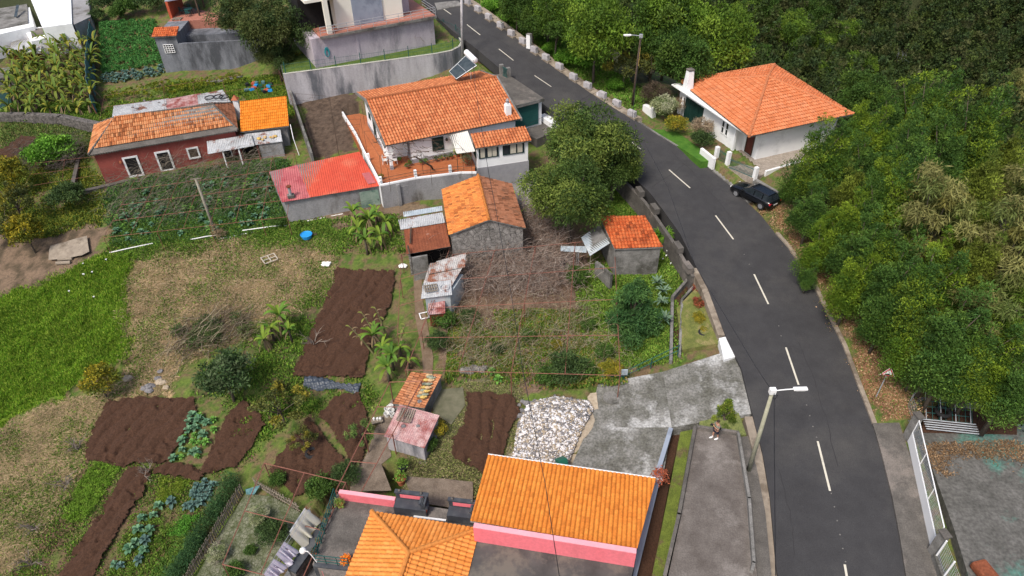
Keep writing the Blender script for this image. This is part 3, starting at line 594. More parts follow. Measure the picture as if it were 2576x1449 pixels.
# kerb and verge at the right side, broken strip of dirt along both edges
ribbon('kerb', lambda y: xR(y)-.02, lambda y: xR(y)+.28, Rd(2194, 1067)[1], Rd(1951, 588)[1], M_kerb, .14, .8, 60)
ribbon('kerb', lambda y: xR(y)-.02, lambda y: xR(y)+.14, Rd(1765, 409)[1], Rd(1607, 308)[1], M_conc, .10, .8, 30)
ribbon('gutter', lambda y: xL(y)-.55, lambda y: xL(y)-.01, YA, Rd(1894, 1045)[1], M_kerb, -.10, .8, 50)
ribbon('verge', lambda y: xL(y)-.5, lambda y: xL(y)-.01, Rd(1824, 842)[1], Rd(1753, 673)[1], M_kerb, -.04, .8, 40)
ribbon('verge', lambda y: xR(y)+.01, lambda y: xR(y)+1.1, Rd(1590, 298)[1], YB-1, M_kerb, .05, 1.2, 60)
ribbon('pavement', lambda y: xR(y)+.01, lambda y: xR(y)+(1.75 if y > 22 else 2.1), YA, Rd(2194, 1067)[1], M_concd, .10, 1.2, 40)
ribbon('pavement', lambda y: xR(y)+.01, lambda y: xR(y)+2.2, Rd(1880, 508)[1], Rd(1765, 409)[1], M_conc, .10, 1.2, 20)
# ------------------------------------------------------------------ WHITE HOUSE with gable roof (centre)
PZ = 2.4
def plat(name, px, z, zb, m, n_=None):
    P = [V(*q, z)[:2] for q in px]; return struct(MB().prism(P, zb, z).build(name, m))
def hw_():
    a, b, c, d = V(970, 368, 5), V(1310, 300, 5), V(1253, 194, 7), V(921, 251, 7); F = Fr(a, b); L = F.L; rk = 6.25
    bl = V(891, 235, 5.9); br_t = F.st(bl)[1]
    hs = thing('white_house', 'long white house with weathered orange gable roof and terracotta terrace, left of the road', 'house', F(L/2, 3, PZ))
    wt = F.st(bl)[1]; zb = 5.9
    e0, e1, r1, r0 = F(0, 0, 5), F(L, 0, 5), F(L, rk, 7), F(0, rk, 7); k0, k1 = F(0, wt, zb), F(L, wt, zb)
    rf = relief('roof', [e0, e1, r1, r0], T_white, hs, cw=.29, rl=.43, amp=.075, step=.05)
    rb = relief('roof', [k1, k0, r0, r1], T_white, hs, cw=.29, rl=.43, amp=.075, step=.05)
    caps('ridge_tiles', r0+[0, 0, .06], r1+[0, 0, .06], T_white, hs, .12)
    for s in (-.07, L+.07):                            # white verge boards
        mb = MB()
        for p, q in ((F(s, -.05, 5), F(s, rk, 7.03)), (F(s, rk, 7.03), F(s, wt+.05, zb))):
            p = np.array(p); q = np.array(q); x = F.u*.08
            mb.poly([(*(p[:2]-x), p[2]+.1), (*(p[:2]+x), p[2]+.1), (*(p[:2]+x), p[2]-.16), (*(p[:2]-x), p[2]-.16), (*(q[:2]-x), q[2]+.1), (*(q[:2]+x), q[2]+.1), (*(q[:2]+x), q[2]-.16), (*(q[:2]-x), q[2]-.16)], [(0, 1, 2, 3), (4, 7, 6, 5), (0, 4, 5, 1), (1, 5, 6, 2), (2, 6, 7, 3), (3, 7, 4, 0)])
        mb.build('verge_board', M_conc, hs)
    # walls: main body with porch notch at the front left
    zr = lambda t: (5+2*t/rk if t < rk else 7-(7-zb)*(t-rk)/(wt-rk))-.16
    x0, x1, t0, t1 = .55, L-.35, .55, wt-.45; nx = 2.5
    mb = MB(); n2 = 2.3
    mb.prism([F(nx, t0), F(x1, t0), F(x1, n2), F(nx, n2)], PZ-.1, [zr(t0), zr(t0), zr(n2), zr(n2)])
    mb.prism([F(x0, n2), F(x1, n2), F(x1, rk), F(x0, rk)], PZ-.1, [zr(n2), zr(n2), zr(rk), zr(rk)])
    mb.prism([F(x0, rk), F(x1, rk), F(x1, t1), F(x0, t1)], PZ-.1, [zr(rk), zr(rk), zr(t1), zr(t1)])
    mb.build('wall', M_white, hs)
    mb = MB(); mb.wall(F(nx-.02, t0-.02), F(x1, t0-.02), .05, PZ, PZ+.42); mb.wall(F(nx-.02, t0), F(nx-.02, n2), .05, PZ, PZ+.42); mb.wall(F(x0-.02, n2), F(x0-.02, t1), .05, PZ, PZ+.42); mb.build('plinth', M_greyp, hs)
    MB().box(F(.35, .3, PZ+1.3), (.26, .26, 2.6), F.ang).build('pillar', M_white, hs)
    MB().box(F(.35, .3, PZ+.22), (.3, .3, .44), F.ang).build('pillar_foot', M_greyp, hs)
    P0, P1 = F(nx, t0), F(x1, t0)
    window(hs, P0, P1, 2.05, 1.15, PZ+.85, 1.35, 1, M_dgreen, M_dgreen, .08, 0, inner='shutter', hb=0)
    Q0, Q1 = F(nx, t0), F(nx, n2)
    window(hs, Q1, Q0, .5, .7, PZ+.05, 2.0, 1, M_greyp, M_glass, .06, name='door')
    W0, W1 = F(x0, t1), F(x0, n2)                       # left gable wall
    window(hs, W0, W1, 3.2, .85, PZ+.05, 2.0, 1, M_dgreen, M_dgreen, .07, name='door', inner='door_panel')
    window(hs, W0, W1, 1.5, .7, PZ+1.5, .6, 1, M_dgreen, M_glass, .07)
    MB().lathe(F(6, t0-.13, PZ+1.75), [(.02, .25), (.11, .16), (.13, 0), (.02, -.12)], 8).build('wall_lantern', M_black, hs)
    # chimney
    c = F(L-.95, 1.0); ch = MB(); ch.box((*c, 5.75), (.55, .55, 1.1), F.ang); ch.box((*c, 6.35), (.42, .42, .16), F.ang); ch = ch.build('chimney', M_white, hs)
    q = MB(); q.lathe((*c, 6.42), [(.13, 0), (.15, .28), (.19, .3), (.1, .46)], 10); q.build('chimney_cowl', M_greyp, ch)
    # front extension with glazed front
    A, B, C, D = V(1197, 375, 4.55), V(1337, 355, 4.55), V(1302, 306, 5.15), V(1176, 330, 5.15)
    ex = Fr(A, B)
    C = ex(ex.L, 2.2, 5.0); D = ex(0, 2.2, 5.0)
    relief('roof', [A, B, C, D], T_white, hs, cw=.29, rl=.43, amp=.075, step=.05)
    p0, p1, p2, p3 = ex(.12, .3), ex(ex.L-.25, .3), ex(ex.L-.25, 2.7), ex(.12, 2.7)
    MB().prism([p0, p1, p2, p3], PZ+.0, [4.45, 4.45, 4.75, 4.75]).build('wall', M_white, hs)
    MB().prism([ex(.05, .25), ex(ex.L-.18, .25), ex(ex.L-.18, 2.8), ex(.05, 2.8)], -.6, PZ).build('plinth', M_greyp, hs)
    window(hs, p0, p1, .2, 1.9, PZ+.95, 1.15, 1, M_dgreen, M_glass, .06, 2, curt=[(.08, .3), (.45, .9)])
    window(hs, p0, p1, 2.5, 2.1, PZ+.95, 1.15, 1, M_dgreen, M_glass, .06, 2, curt=[(.35, .62), (.68, .92)])
    window(hs, p3, p0, 1.2, 1.0, PZ+.95, 1.15, 1, M_dgreen, M_glass, .06, 1)
    # canopy of pale corrugated sheet on thin posts
    a, b, c2, d2 = V(1149, 387, 4.35), V(1196, 381, 4.35), V(1176, 330, 4.9), V(1130, 340, 4.9)
    relief('canopy', [a, b, c2, d2], M_wsheet, hs, 'sheet', cw=.18, amp=.03, th=.015)
    MB().tube([a-[0, 0, .02], (a[0], a[1], PZ)], .03).tube([b-[0, 0, .02], (b[0], b[1], PZ)], .03).build('canopy_post', M_dgreen, hs)
    # terrace platform and its walls
    tp = [(863, 292), (905, 285), (945, 300), (1195, 385), (1195, 436), (1160, 432), (1045, 446), (957, 463), (925, 405)]
    P = [V(*q, PZ)[:2] for q in tp]
    MB().prism([tuple(p) for p in P], -.9, PZ-.006).build('terrace', [M_tfloor], hs)
    def seg(px, m, t, z0, z1, nm):
        Q = [V(*q, PZ)[:2] for q in px]; mb = MB()
        for i in range(len(Q)-1): mb.wall(Q[i], Q[i+1]+(Q[i+1]-Q[i])/np.linalg.norm(Q[i+1]-Q[i])*.06, t, z0, z1)
        return mb.build(nm, m, hs)
    seg([(863, 290), (897, 345), (925, 405), (957, 466)], M_white, .16, -1.2, PZ+.42, 'parapet')
    seg([(957, 468), (1045, 450), (1160, 436), (1197, 436)], M_block, .25, -1.3, PZ+.0, 'terrace_wall')
    seg([(957, 467.5), (1045, 449.5), (1160, 435.5), (1197, 435.5)], M_white, .17, PZ+.004, PZ+.14, 'coping')
    for q in [(959, 463), (928, 404), (1046, 446), (1133, 434)]:
        p = V(*q, PZ)[:2]; MB().box((*p, PZ+.35), (.24, .24, .8), F.ang).build('parapet_post', M_white, hs)
    b = MB(); Q = [V(*q, PZ)[:2] for q in [(957, 468), (1045, 450), (1160, 436), (1197, 436)]]
    for i in range(3):
        for zz in (.45, .75): b.tube([(*Q[i], PZ+zz), (*Q[i+1], PZ+zz)], .018, 5)
    b.build('railing', M_dgreen, hs)
    for x in (1010, 1015): pass
    w0, w1 = Q[0], Q[1]
    s0, z0 = onwall(1004, 477, w0, w1); s1, z1 = onwall(1024, 467, w0, w1); window(hs, w0, w1, s0, s1-s0, min(z0, z1)-.1, .42, 1, M_block, M_void, .05, name='vent_grille', inner='vent_opening', depth=.14)
    MB().box((*(w0+(w1-w0)*.48-ex.n*.2), .7), (.28, .25, 3.2), F.ang).build('buttress', M_block, hs)
    return hs, F, L, rk, wt, ex
WH, WF, WL, WRK, WT, WEX = hw_()
# solar heater on the back slope
def solar():
    c = WF(WL-2.3, WRK+1.4, 6.85); o = thing('solar_water_heater', 'solar water heater with white tank on the back slope of the white house roof', 'solar heater', c)
    P = [V(1151, 183, 7.3), V(1176, 201, 7.1), V(1203, 172, 8.6), V(1178, 147, 8.9)]
    lo0, lo1, hi1, hi0 = V(1130, 180, 7.5), V(1148, 199, 7.3), V(1199, 165, 8.5), V(1171, 141, 8.7)
    MB().slab([lo0, lo1, hi1, hi0], .09).build('collector_panel', M_solar, o)
    e = MB(); q = [lo0, lo1, hi1, hi0]
    for i in range(4): e.tube([q[i]+[0, 0, .02], q[(i+1) % 4]+[0, 0, .02]], .035, 4)
    m1 = (lo0+hi0)/2; m2 = (lo1+hi1)/2; e.tube([m1+[0, 0, .03], m2+[0, 0, .03]], .03, 4); e.build('collector_frame', M_grod, o)
    t0, t1 = V(1173, 131, 8.9), V(1196, 153, 8.6); d = (t1-t0)/np.linalg.norm(t1-t0); MB().tube([t0-d*.06, t0, t1, t1+d*.06], [.14, .29, .29, .14], 18).build('tank', M_wplain, o, smooth=False)
    b = MB()
    for s in (t0+d*.3, t1-d*.3, (hi0+hi1)/2, lo0*.3+hi0*.7, lo1*.3+hi1*.7):
        b.tube([s-[0, 0, .2], (s[0], s[1], 6.3)], .025, 5)
    b.build('stand', M_grod, o)
solar()
# garage beside the road with flat concrete roof
def garage():
    A, B, C, D = V(1290, 268, 4.9), V(1369, 248, 4.9), V(1262, 188, 5.6), V(1240, 215, 5.6); F = Fr(A, B)
    tl = 8.2
    o = thing('garage', 'flat roofed white garage with dark green roller door beside the white house', 'garage', F(F.L/2, tl/2, 2))
    MB().prism(F.rect(.15, F.L-.12, .3, tl), 1.2, 4.72).build('wall', M_white, o)
    MB().prism(F.rect(-.8, F.L, 0, tl+.1), 4.725, 4.92).build('roof_slab', M_concd, o)
    MB().prism(F.rect(-.8, F.L, -.05, -.004), 4.62, 4.95).build('fascia', M_conc, o)
    d = MB(); w = F.L-.9
    for k in range(8): d.box(F(.35+w/2, .27-.02, 2.15+.29*k+.14), (w, .08, .27), F.ang)
    d.build('roller_door', M_green, o)
    MB().prism(F.rect(F.L+.25, F.L+1.1, -1.3, 1.4), 1, 2.5).build('side_ledge', M_white, o)
garage()
g0 = V(1345, 318, 1.9); struct(MB().prism([V(1290, 320, 1.95)[:2], V(1330, 300, 1.95)[:2], V(1400, 275, 1.95)[:2], V(1440, 315, 1.95)[:2], V(1350, 350, 1.95)[:2]], .8, 1.95).build('forecourt', M_concd))
def gpost():
    o = thing('side_gate', 'small green metal gate between two grey posts behind the white house', 'gate', V(1270, 190, 5)); 
    for q in [(1262, 190), (1279, 198)]: p = V(*q, 4.7); MB().box(p+[0, 0, .5], (.42, .42, 1.5), .3).build('gate_post', M_conc, o)
    a, b = V(1264, 190, 4.9), V(1277, 197, 4.9); m = MB()
    for t in np.linspace(.2, .8, 5): p = a+(b-a)*t; m.tube([p, p+[0, 0, 1.05]], .03, 4)
    for zz in (.1, 1.0): m.tube([a+[0, 0, zz], b+[0, 0, zz]], .03, 4)
    m.build('gate_leaf', M_green, o)
gpost()
# garden things of the terrace
def chair(P, rot, label, grp, m=M_plas):
    o = thing('garden_chair', label, 'chair', P, grp); BASE[o] = np.zeros(3)
    MB().box((0, 0, .43), (.46, .46, .035)).build('seat', m, o)
    b = MB(); b.box((0, .23, .68), (.46, .03, .05)); b.box((0, .23, .86), (.46, .03, .06))
    for x in (-.18, -.06, .06, .18): b.box((x, .235, .65), (.05, .02, .44))
    b.build('backrest', m, o)
    for x, y in ((-.2, -.2), (.2, -.2), (.2, .2), (-.2, .2)): MB().tube([(x, y, .42), (x*1.15, y*1.15, 0)], .022, 5).build('leg', m, o)
    for x in (-.25, .25): MB().tube([(x, .22, .66), (x, -.18, .64), (x, -.2, .42)], .02, 5).build('armrest', m, o)
    o.rotation_euler = (0, 0, rot); BASE[o] = np.array(P); return o
def table(P, r, h_, m, label, name='round_table', cat='table'):
    o = thing(name, label, cat, P); MB().lathe(np.array(P)+[0, 0, h_-.04], [(r, 0), (r, .04)], 16).build('table_top', m, o)
    for k in range(4):
        a = k*math.pi/2+.6; MB().tube([np.array(P)+[math.cos(a)*r*.6, math.sin(a)*r*.6, h_-.04], np.array(P)+[math.cos(a)*r*.75, math.sin(a)*r*.75, 0]], .025, 5).build('leg', m, o)
table(V(981, 404, PZ), .45, .72, M_plas, 'round white plastic table on the terracotta terrace of the white house')
chair(V(972, 388, PZ), .3, 'white plastic chair at the back of the white table on the terrace', 'white terrace chairs')
copy_tree(bpy.data.objects['garden_chair'], V(994, 412, PZ), -1.4, 1, 'white plastic chair right of the white table by the pillar', 'chair', 'white terrace chairs')
copy_tree(bpy.data.objects['garden_chair'], V(970, 412, PZ), 1.6, 1, 'white plastic chair left of the white table by the terrace parapet', 'chair', 'white terrace chairs')
RNG = np.random.default_rng(11)
def potplant(P, r, hh, label, cols, grp, fl=None, potm=M_terra, n=90, plant_r=None):
    P = np.array(P, float); o = thing('potted_plant', label, 'potted plant', P, grp)
    MB().lathe(P, [(r*.7, 0), (r*.95, hh*.9), (r*1.08, hh*.9), (r*1.08, hh), (r*.9, hh), (r*.88, hh*.85)], 12).build('pot', potm, o)
    R = plant_r or r*1.5; v, f, c = leaves([P+[0, 0, hh+R*.5]], [R], n, .16, .07, cols+([fl] if fl else []), RNG, .6); npmesh('foliage', v, f, LEAF, o, col=c); return o
GR = [(.04, .10, .02), (.08, .16, .03), (.03, .07, .02)]
pots = [(1025, 425), (1032, 417), (1061, 415), (1072, 412), (1098, 407), (1110, 404), (1123, 402), (1135, 400), (1151, 395), (1160, 393), (1169, 392), (1006, 409), (955, 352), (960, 452)]
for i, q in enumerate(pots):
    potplant(V(*q, PZ), .15, .27, 'small terracotta pot with green plant in the row along the white house front', GR, 'flower pots on the terrace', (.6, .1, .05) if i % 4 == 1 else None)
potplant(V(1152, 392, PZ), .17, .3, 'tall spiky yellow edged plant in a pot under the white canopy', [(.35, .38, .06), (.16, .26, .04)], None, n=160, plant_r=.42)
potplant(V(1173, 415, PZ), .2, .3, 'bushy grey green plant at the right end of the terrace by the extension', [(.16, .22, .12), (.10, .16, .07)], None, n=260, plant_r=.6)
# bare vine trained over the terrace on a wire grid
def vine(name, label, P0, P1, P2, P3, z, n, seed, grp=None, r=.03, rodn=(5, 6), rodm=M_rod, col=M_dwood, posts=False, cat='vine', rr=.012, subs=1):
    """creeper wandering over a flat frame given by four corners"""
    rng = np.random.default_rng(seed); c = [np.array(p, float) for p in (P0, P1, P2, P3)]
    at = lambda u, v: (c[0]*(1-u)+c[1]*u)*(1-v)+(c[3]*(1-u)+c[2]*u)*v
    mb = MB()
    for _ in range(n):
        u, v = rng.random(), rng.random(); a = rng.uniform(0, 6.28); pts = []; L = rng.uniform(.08, .35)
        for k in range(8):
            a += rng.normal()*.5; u2 = min(1, max(0, u)); v2 = min(1, max(0, v)); pts.append(at(u2, v2)+[0, 0, rng.normal()*.05]); u += math.cos(a)*L/8; v += math.sin(a)*L/8
        r0 = r*rng.uniform(.35, 1); mb.tube(pts, list(np.linspace(r0, r0*.35, 8)), 4)
    o = mb.build(name, col); tag(o, label, cat, grp); return o
def grid(label, P0, P1, P2, P3, nu, nv, hh=0, r=.018, m=M_rod, name='trellis', cat='trellis', gz=None, grp=None):
    c = [np.array(p, float) for p in (P0, P1, P2, P3)]; at = lambda u, v: (c[0]*(1-u)+c[1]*u)*(1-v)+(c[3]*(1-u)+c[2]*u)*v
    o = thing(name, label, cat, np.mean(c, axis=0)-[0, 0, hh], grp); mb = MB()
    for i in range(nu+1): mb.tube([at(i/nu, 0), at(i/nu, .5), at(i/nu, 1)], r, 4)
    for j in range(nv+1): mb.tube([at(0, j/nv), at(.5, j/nv), at(1, j/nv)], r, 4)
    mb.build('wire_grid', m, o)
    if hh:
        for i in range(0, nu+1):
            for j in range(0, nv+1):
                if (i in (0, nu) or i % 2 == 0) and (j in (0, nv) or j % 2 == 0):
                    p = at(i/nu, j/nv); MB().tube([p, (p[0], p[1], h(p[0], p[1])-.2 if gz is None else gz)], r*1.25, 4).build('post', m, o)
    return o
zt = PZ+2.3
tq = [V(915, 330, zt), V(1120, 330, zt), V(1185, 395, zt), V(975, 425, zt)]
grid('thin wire trellis above the terracotta terrace of the white house', *tq, 4, 3, 2.3, .014, M_dwood, gz=PZ)
vine('bare_vine', 'bare dark grapevine spreading over the white house terrace', V(930, 345, zt), V(1100, 355, zt), V(1165, 400, zt), V(985, 420, zt), 0, 46, 3, r=.05)
MB().k
v = MB(); p = V(1088, 425, PZ); v.tube([p, V(1085, 418, PZ+.8), V(1070, 410, PZ+1.5), V(1055, 400, PZ+2), V(1040, 392, zt)], [.1, .09, .08, .07, .05], 7); tag(v.build('vine_trunk', M_dwood), 'thick twisted vine trunk rising from the terrace edge of the white house', 'vine')

# ------------------------------------------------------------------ shed with red corrugated roof
def redshed():
    A, B = V(712, 506, 2.2), V(955, 466, 2.2); F = Fr(A, B); L = F.L; Cc = F.st(V(892, 372, 2.9)); D = F.st(V(677, 422, 2.9)); 
    o = thing('red_roof_shed', 'grey block shed with long red corrugated roof below the white terrace', 'shed', F(L/2, 2.5, -.4))
    t1 = 5.3; zf, zk = 2.2, 2.75; sl = -.9
    q = lambda s, t, z: F(s, t, z); sp = 2.35
    def S(s): return zf
    relief('red_roof', [q(sp, -.15, zf), q(L, -.15, zf), q(L-1.0, 6.1, zk), q(sp-.75, 5.4, zk)], M_redsheet, o, 'sheet', cw=.2, amp=.035, th=.02)
    relief('faded_roof', [q(-.1, -.15, zf-.03), q(sp+.08, -.15, zf-.03), q(sp-.69, 5.4, zk-.03), q(-.95, 4.9, zk-.03)], M_pinksheet, o, 'sheet', cw=.2, amp=.035, th=.02)
    P = [F(.12, .05), F(L-.1, .05), F(L-1.1, 5.9), F(sp-.75, 5.3), F(-.75, 4.8)]
    MB().prism(P, -1.2, [zf-.06, zf-.06, zk-.08, zk-.08, zk-.1]).build('wall', M_block, o)
    w0, w1 = F(.12, .05), F(L-.1, .05)
    s0, _ = onwall(912, 530, w0, w1); s1, _ = onwall(958, 520, w0, w1); g = MB(); dn = F.ang
    d = MB(); d.box((*(w0+F.u*(s0+s1)/2-F.n*.03), .75), (s1-s0, .06, 2.1), dn); d.box((*(w0+F.u*(s0+s1)/2-F.n*.065), .75), (.05, .02, 2.1), dn); d.box((*(w0+F.u*(s0+s1)/2-F.n*.065), .9), (s1-s0, .016, .05), dn); dd = d.build('door', M_gdoor, o)
    MB().box((*(w0+F.u*(s1-.15)-F.n*.09), .75), (.04, .08, .14), dn).build('handle', M_black, dd)
    c = F(.75, .35); k = MB(); k.tube([(*c, 1.9), (*c, 3.25)], .14, 10); k = k.build('flue', M_grod, o); MB().lathe((*c, 3.3), [(.2, 0), (.24, .06), (.2, .14)], 8).build('flue_cap', M_rust, k)
    MB().box((*c, 2.4), (.6, .5, .25), dn).build('flue_base', M_conc, o)
    pp = MB(); pp.tube([(*(w0-F.n*.18-F.u*6.3), -.45), (*(w0-F.n*.18-F.u*1.5), -.3), (*(w0-F.n*.18), -.22), (*(w1-F.n*.18), .05), (*(w1-F.n*.15+F.u*4.), .25)], .05, 6); tag(pp.build('drain_pipe', M_wplain), 'white pipe running along the foot of the grey block shed', 'pipe')
    # little pink sheet patch
    relief('roof_patch', [q(L-1.0, .35, zf+.12), q(L-.25, .35, zf+.12), q(L-.6, 2.2, zf+.3), q(L-1.3, 2.2, zf+.3)], M_pinksheet, o, 'sheet', cw=.12, amp=.02, th=.01)
redshed()

# ------------------------------------------------------------------ RED HOUSE (left) and its annexes
def redhouse():
    ze = 4.3; A, B = V(222, 390, ze), V(598, 327, ze); F = Fr(A, B); L = F.L; w = 4.55; zr = 5.9
    r0, r1 = F(3.0, w/2+.35, zr), F(L-2.2, w/2+.35, zr)
    d = F.st(V(290, 295, zr)); e = F.st(V(535, 262, zr)); r0 = F(d[0], d[1], zr); r1 = F(e[0], e[1], zr); wd = d[1]*1.75
    o = thing('red_house', 'old red walled house with hipped tile roof and three white framed openings', 'house', F(L/2, 2, 1.2))
    a, b, c, dd = F(0, 0, ze), F(L, 0, ze), F(L, wd, ze), F(0, wd, ze)
    off = lambda p: p+np.array([0, 0, .1])
    relief('roof', [F(.55, .55, ze+.25), F(L-.35, .55, ze+.25), r1, r0], T_red, o, amp=.05, step=.06, cw=.2, rl=.5)
    relief('roof', [dd, a, r0], T_red, o, amp=.05, step=.06, cw=.2, rl=.5); relief('roof', [b, c, r1], T_dull, o, amp=.05, step=.05, cw=.24); relief('roof', [c, dd, r0, r1], T_dull, o, amp=.05, step=.05, cw=.24)
    for p, q in ((a, r0), (b, r1), (dd, r0), (c, r1), (r0, r1)): caps('hip_tiles', p, q, M_concd, o, .11)
    k = F.st(V(515, 300, 5.2))
    MB().box((*F(0, 0), 0), (.01, .01, .01)) 
    MB().slab([F(.0, -.02, ze-.02), F(L, -.02, ze-.02), F(L-.3, .7, ze+.3), F(.5, .7, ze+.3)], .1).build('cement_eave', M_concd, o)
    cn = MB()
    for i in range(int(L/.22)): cn.tube([F(.1+i*.22, -.06, ze-.08), F(.1+i*.22, .1, ze-.06)], .075, 6)
    cn.build('eave_course', M_concd, o)
    P = F.rect(.35, L-.3, .3, wd-.3); MB().prism(P, .2, ze-.1).build('wall', M_red, o)
    w0, w1 = P[0], P[1]
    for (xl, yl, xr_, yr, nm) in [(327, 442, 353, 436, 'd'), (404, 424, 430, 418, 'd'), (478, 402, 502, 396, 'w')]:
        s0 = onwall(xl, yl-20, w0, w1)[0]; s1 = onwall(xr_, yr-20, w0, w1)[0]
    for px, nm in ((340, 'd'), (417, 'd'), (488, 'w')):
        s, _ = onwall(px, 430 if px == 340 else 410 if px == 417 else 388, w0, w1)
        if nm == 'd': window(o, w0, w1, s-.68, 1.36, 1.2, 2.15, 1, M_wplain, M_void, .17, name='doorway', inner='opening')
        else: window(o, w0, w1, s-.55, 1.1, 2.0, 1.2, 1, M_wplain, M_dwood, .15, name='window', inner='opening')
    MB().tube([F(2.3, .2, 3.0), F(2.3, .05, 3.0)], .12, 8).build('wall_lamp', M_terra, o)
    # lean-to of rusty white corrugated sheets at the right
    lt = [V(523, 388, 3.15), V(640, 367, 3.15), V(632, 338, 3.6), V(520, 356, 3.6)]; relief('lean_to_roof', lt, M_zinc, o, 'sheet', cw=.16, amp=.03, th=.012)
    for q in (V(560, 381, 3.1), V(600, 374, 3.1)): MB().box((q[0], q[1], 2.2), (.12, .12, 1.8)).build('post', M_wplain, o)
    bx = Fr(w0, w1); s, _ = onwall(565, 395, w0, w1); window(o, w0, w1, s-.1, .9, 1.3, 1.7, 1, M_wplain, M_void, .08, name='doorway', inner='opening')
    return F, L, wd, ze
RF, RLN, RW, RZE = redhouse()
def annex():
    ze = 3.8; A, B, C, D = V(605, 333, ze), V(727, 318, ze), V(710, 243, ze+1.15), V(586, 258, ze+1.15); F = Fr(A, B); t = 4.9; L = F.L
    o = thing('orange_annex', 'small grey outbuilding with bright orange single slope roof next to the red house', 'outbuilding', F(L/2, 2, 1.5))
    relief('roof', [F(0, 0, ze), F(L, 0, ze), F(L, t, ze+1.15), F(0, t, ze+1.15)], T_annex, o, amp=.04, step=.06, cw=.2, rl=.5)
    MB().prism(F.rect(.3, L-.3, .3, t-.2), .8, [ze-.05, ze-.05, ze+1.0, ze+1.0]).build('wall', M_block, o)
    relief('porch_roof', [F(-.3, -1.6, 3.0), F(3.9, -1.6, 3.0), F(3.8, .1, 3.5), F(-.4, .1, 3.5)], M_zinc, o, 'sheet', cw=.16, amp=.03, th=.012)
    MB().prism(F.rect(1.6, 3.8, -1.5, 0), .9, 2.95).build('porch_wall', M_block, o)
    MB().prism(F.rect(-.3, 1.3, .05, .28), 1, 3.3).build('dark_opening', M_void, o)
    for s in (-.2, 1.4): MB().box(F(s, -1.45, 2), (.12, .12, 2.0), F.ang).build('post', M_red, o)
    for i in range(12):
        p = F(2.3+RNG.uniform(-.8, 1.0), -.9+RNG.uniform(-.3, .3), 3.3); MB().ball(p, RNG.uniform(.12, .19), 1, 1, .75, 8).build('gourd', M_yellow if i % 3 else M_gourdo, None, True); g = bpy.data.objects[-1] if False else None
    c = V(592, 252, 5.0); ch = thing('small_chimney', 'little white chimney with pointed tile cap left of the bright orange roof', 'chimney', (c[0], c[1], 2.9))
    q = MB(); q.box((c[0], c[1], 4.0), (.5, .5, 2.2), .2); q.build('stack', M_white, ch)
    q = MB(); q.poly([(c[0]-.35, c[1]-.35, 5.1), (c[0]+.35, c[1]-.35, 5.1), (c[0]+.35, c[1]+.35, 5.1), (c[0]-.35, c[1]+.35, 5.1), (c[0], c[1], 5.6)], [(0, 3, 2, 1), (0, 1, 4), (1, 2, 4), (2, 3, 4), (3, 0, 4)]); q.build('cap', M_terra, ch)
    r = MB(); a = F(L+.1, -.3, 3.5); r.tube([F(L+.15, .2, 3.9), F(L+.25, -1.2, 3.0), F(L+.5, -1.8, 1.2)], .035, 5); r.build('downpipe', M_wplain, o)
annex()
for ob in [x for x in COL.objects if x.name.split('.')[0] == 'gourd']: tag(ob, 'yellow round gourd drying on the rusty porch roof below the orange annex', 'gourd', 'gourds on the porch roof')
def backshed():
    z = 3.7; A, B, C, D = V(282, 292, z), V(578, 262, z), V(566, 228, z+.1), V(286, 266, z+.1)
    o = thing('sheet_roof_shed', 'low shed of weathered white corrugated sheets behind the red house', 'shed', V(430, 275, 2.6))
    m = (A+B)/2; k = (C+D)/2
    relief('corrugated_roof', [V(282, 296, z), V(430, 282, z), V(425, 248, z+.15), V(286, 266, z+.15)], M_zinc, o, 'sheet', cw=.16, amp=.03, th=.012)
    relief('corrugated_roof', [V(420, 281, z+.1), V(520, 268, z+.1), V(505, 235, z+.25), V(418, 250, z+.25)], M_zincr, o, 'sheet', cw=.16, amp=.03, th=.012)
    relief('corrugated_roof', [V(500, 272, z+.2), V(584, 262, z+.2), V(560, 226, z+.4), V(496, 238, z+.4)], M_zinc, o, 'sheet', cw=.16, amp=.03, th=.012)
    P = [V(284, 291, z)[:2], V(580, 263, z)[:2], V(558, 233, z)[:2], V(290, 269, z)[:2]]; MB().prism(P, 2.0, z-.04).build('wall', M_stone, o)
    for q in [(333, 270), (345, 273), (363, 253), (378, 256), (400, 258), (418, 262), (527, 255)]: tag(MB().ball(V(*q, z+.15), .14, 1.1, .9, .7, 7, RNG if False else None).build('stone', M_rub3), 'dark stone holding down the corrugated roof behind the red house', 'stone', 'stones on the sheet roof')
    t = V(546, 246, 4.2)
    for k in range(3): q = MB(); c = t+[(-.8, 0, 0), (.1, .15, .02), (.7, .1, .0)][k]; q.tube([c+[.5*math.cos(a), .5*math.sin(a), .05] for a in np.linspace(0, 6.28, 15)], .06, 6); tag(q.build('hose_coil', M_black), 'black hose coil lying on the sheet roof behind the red house', 'hose', 'black hose coils')
backshed()

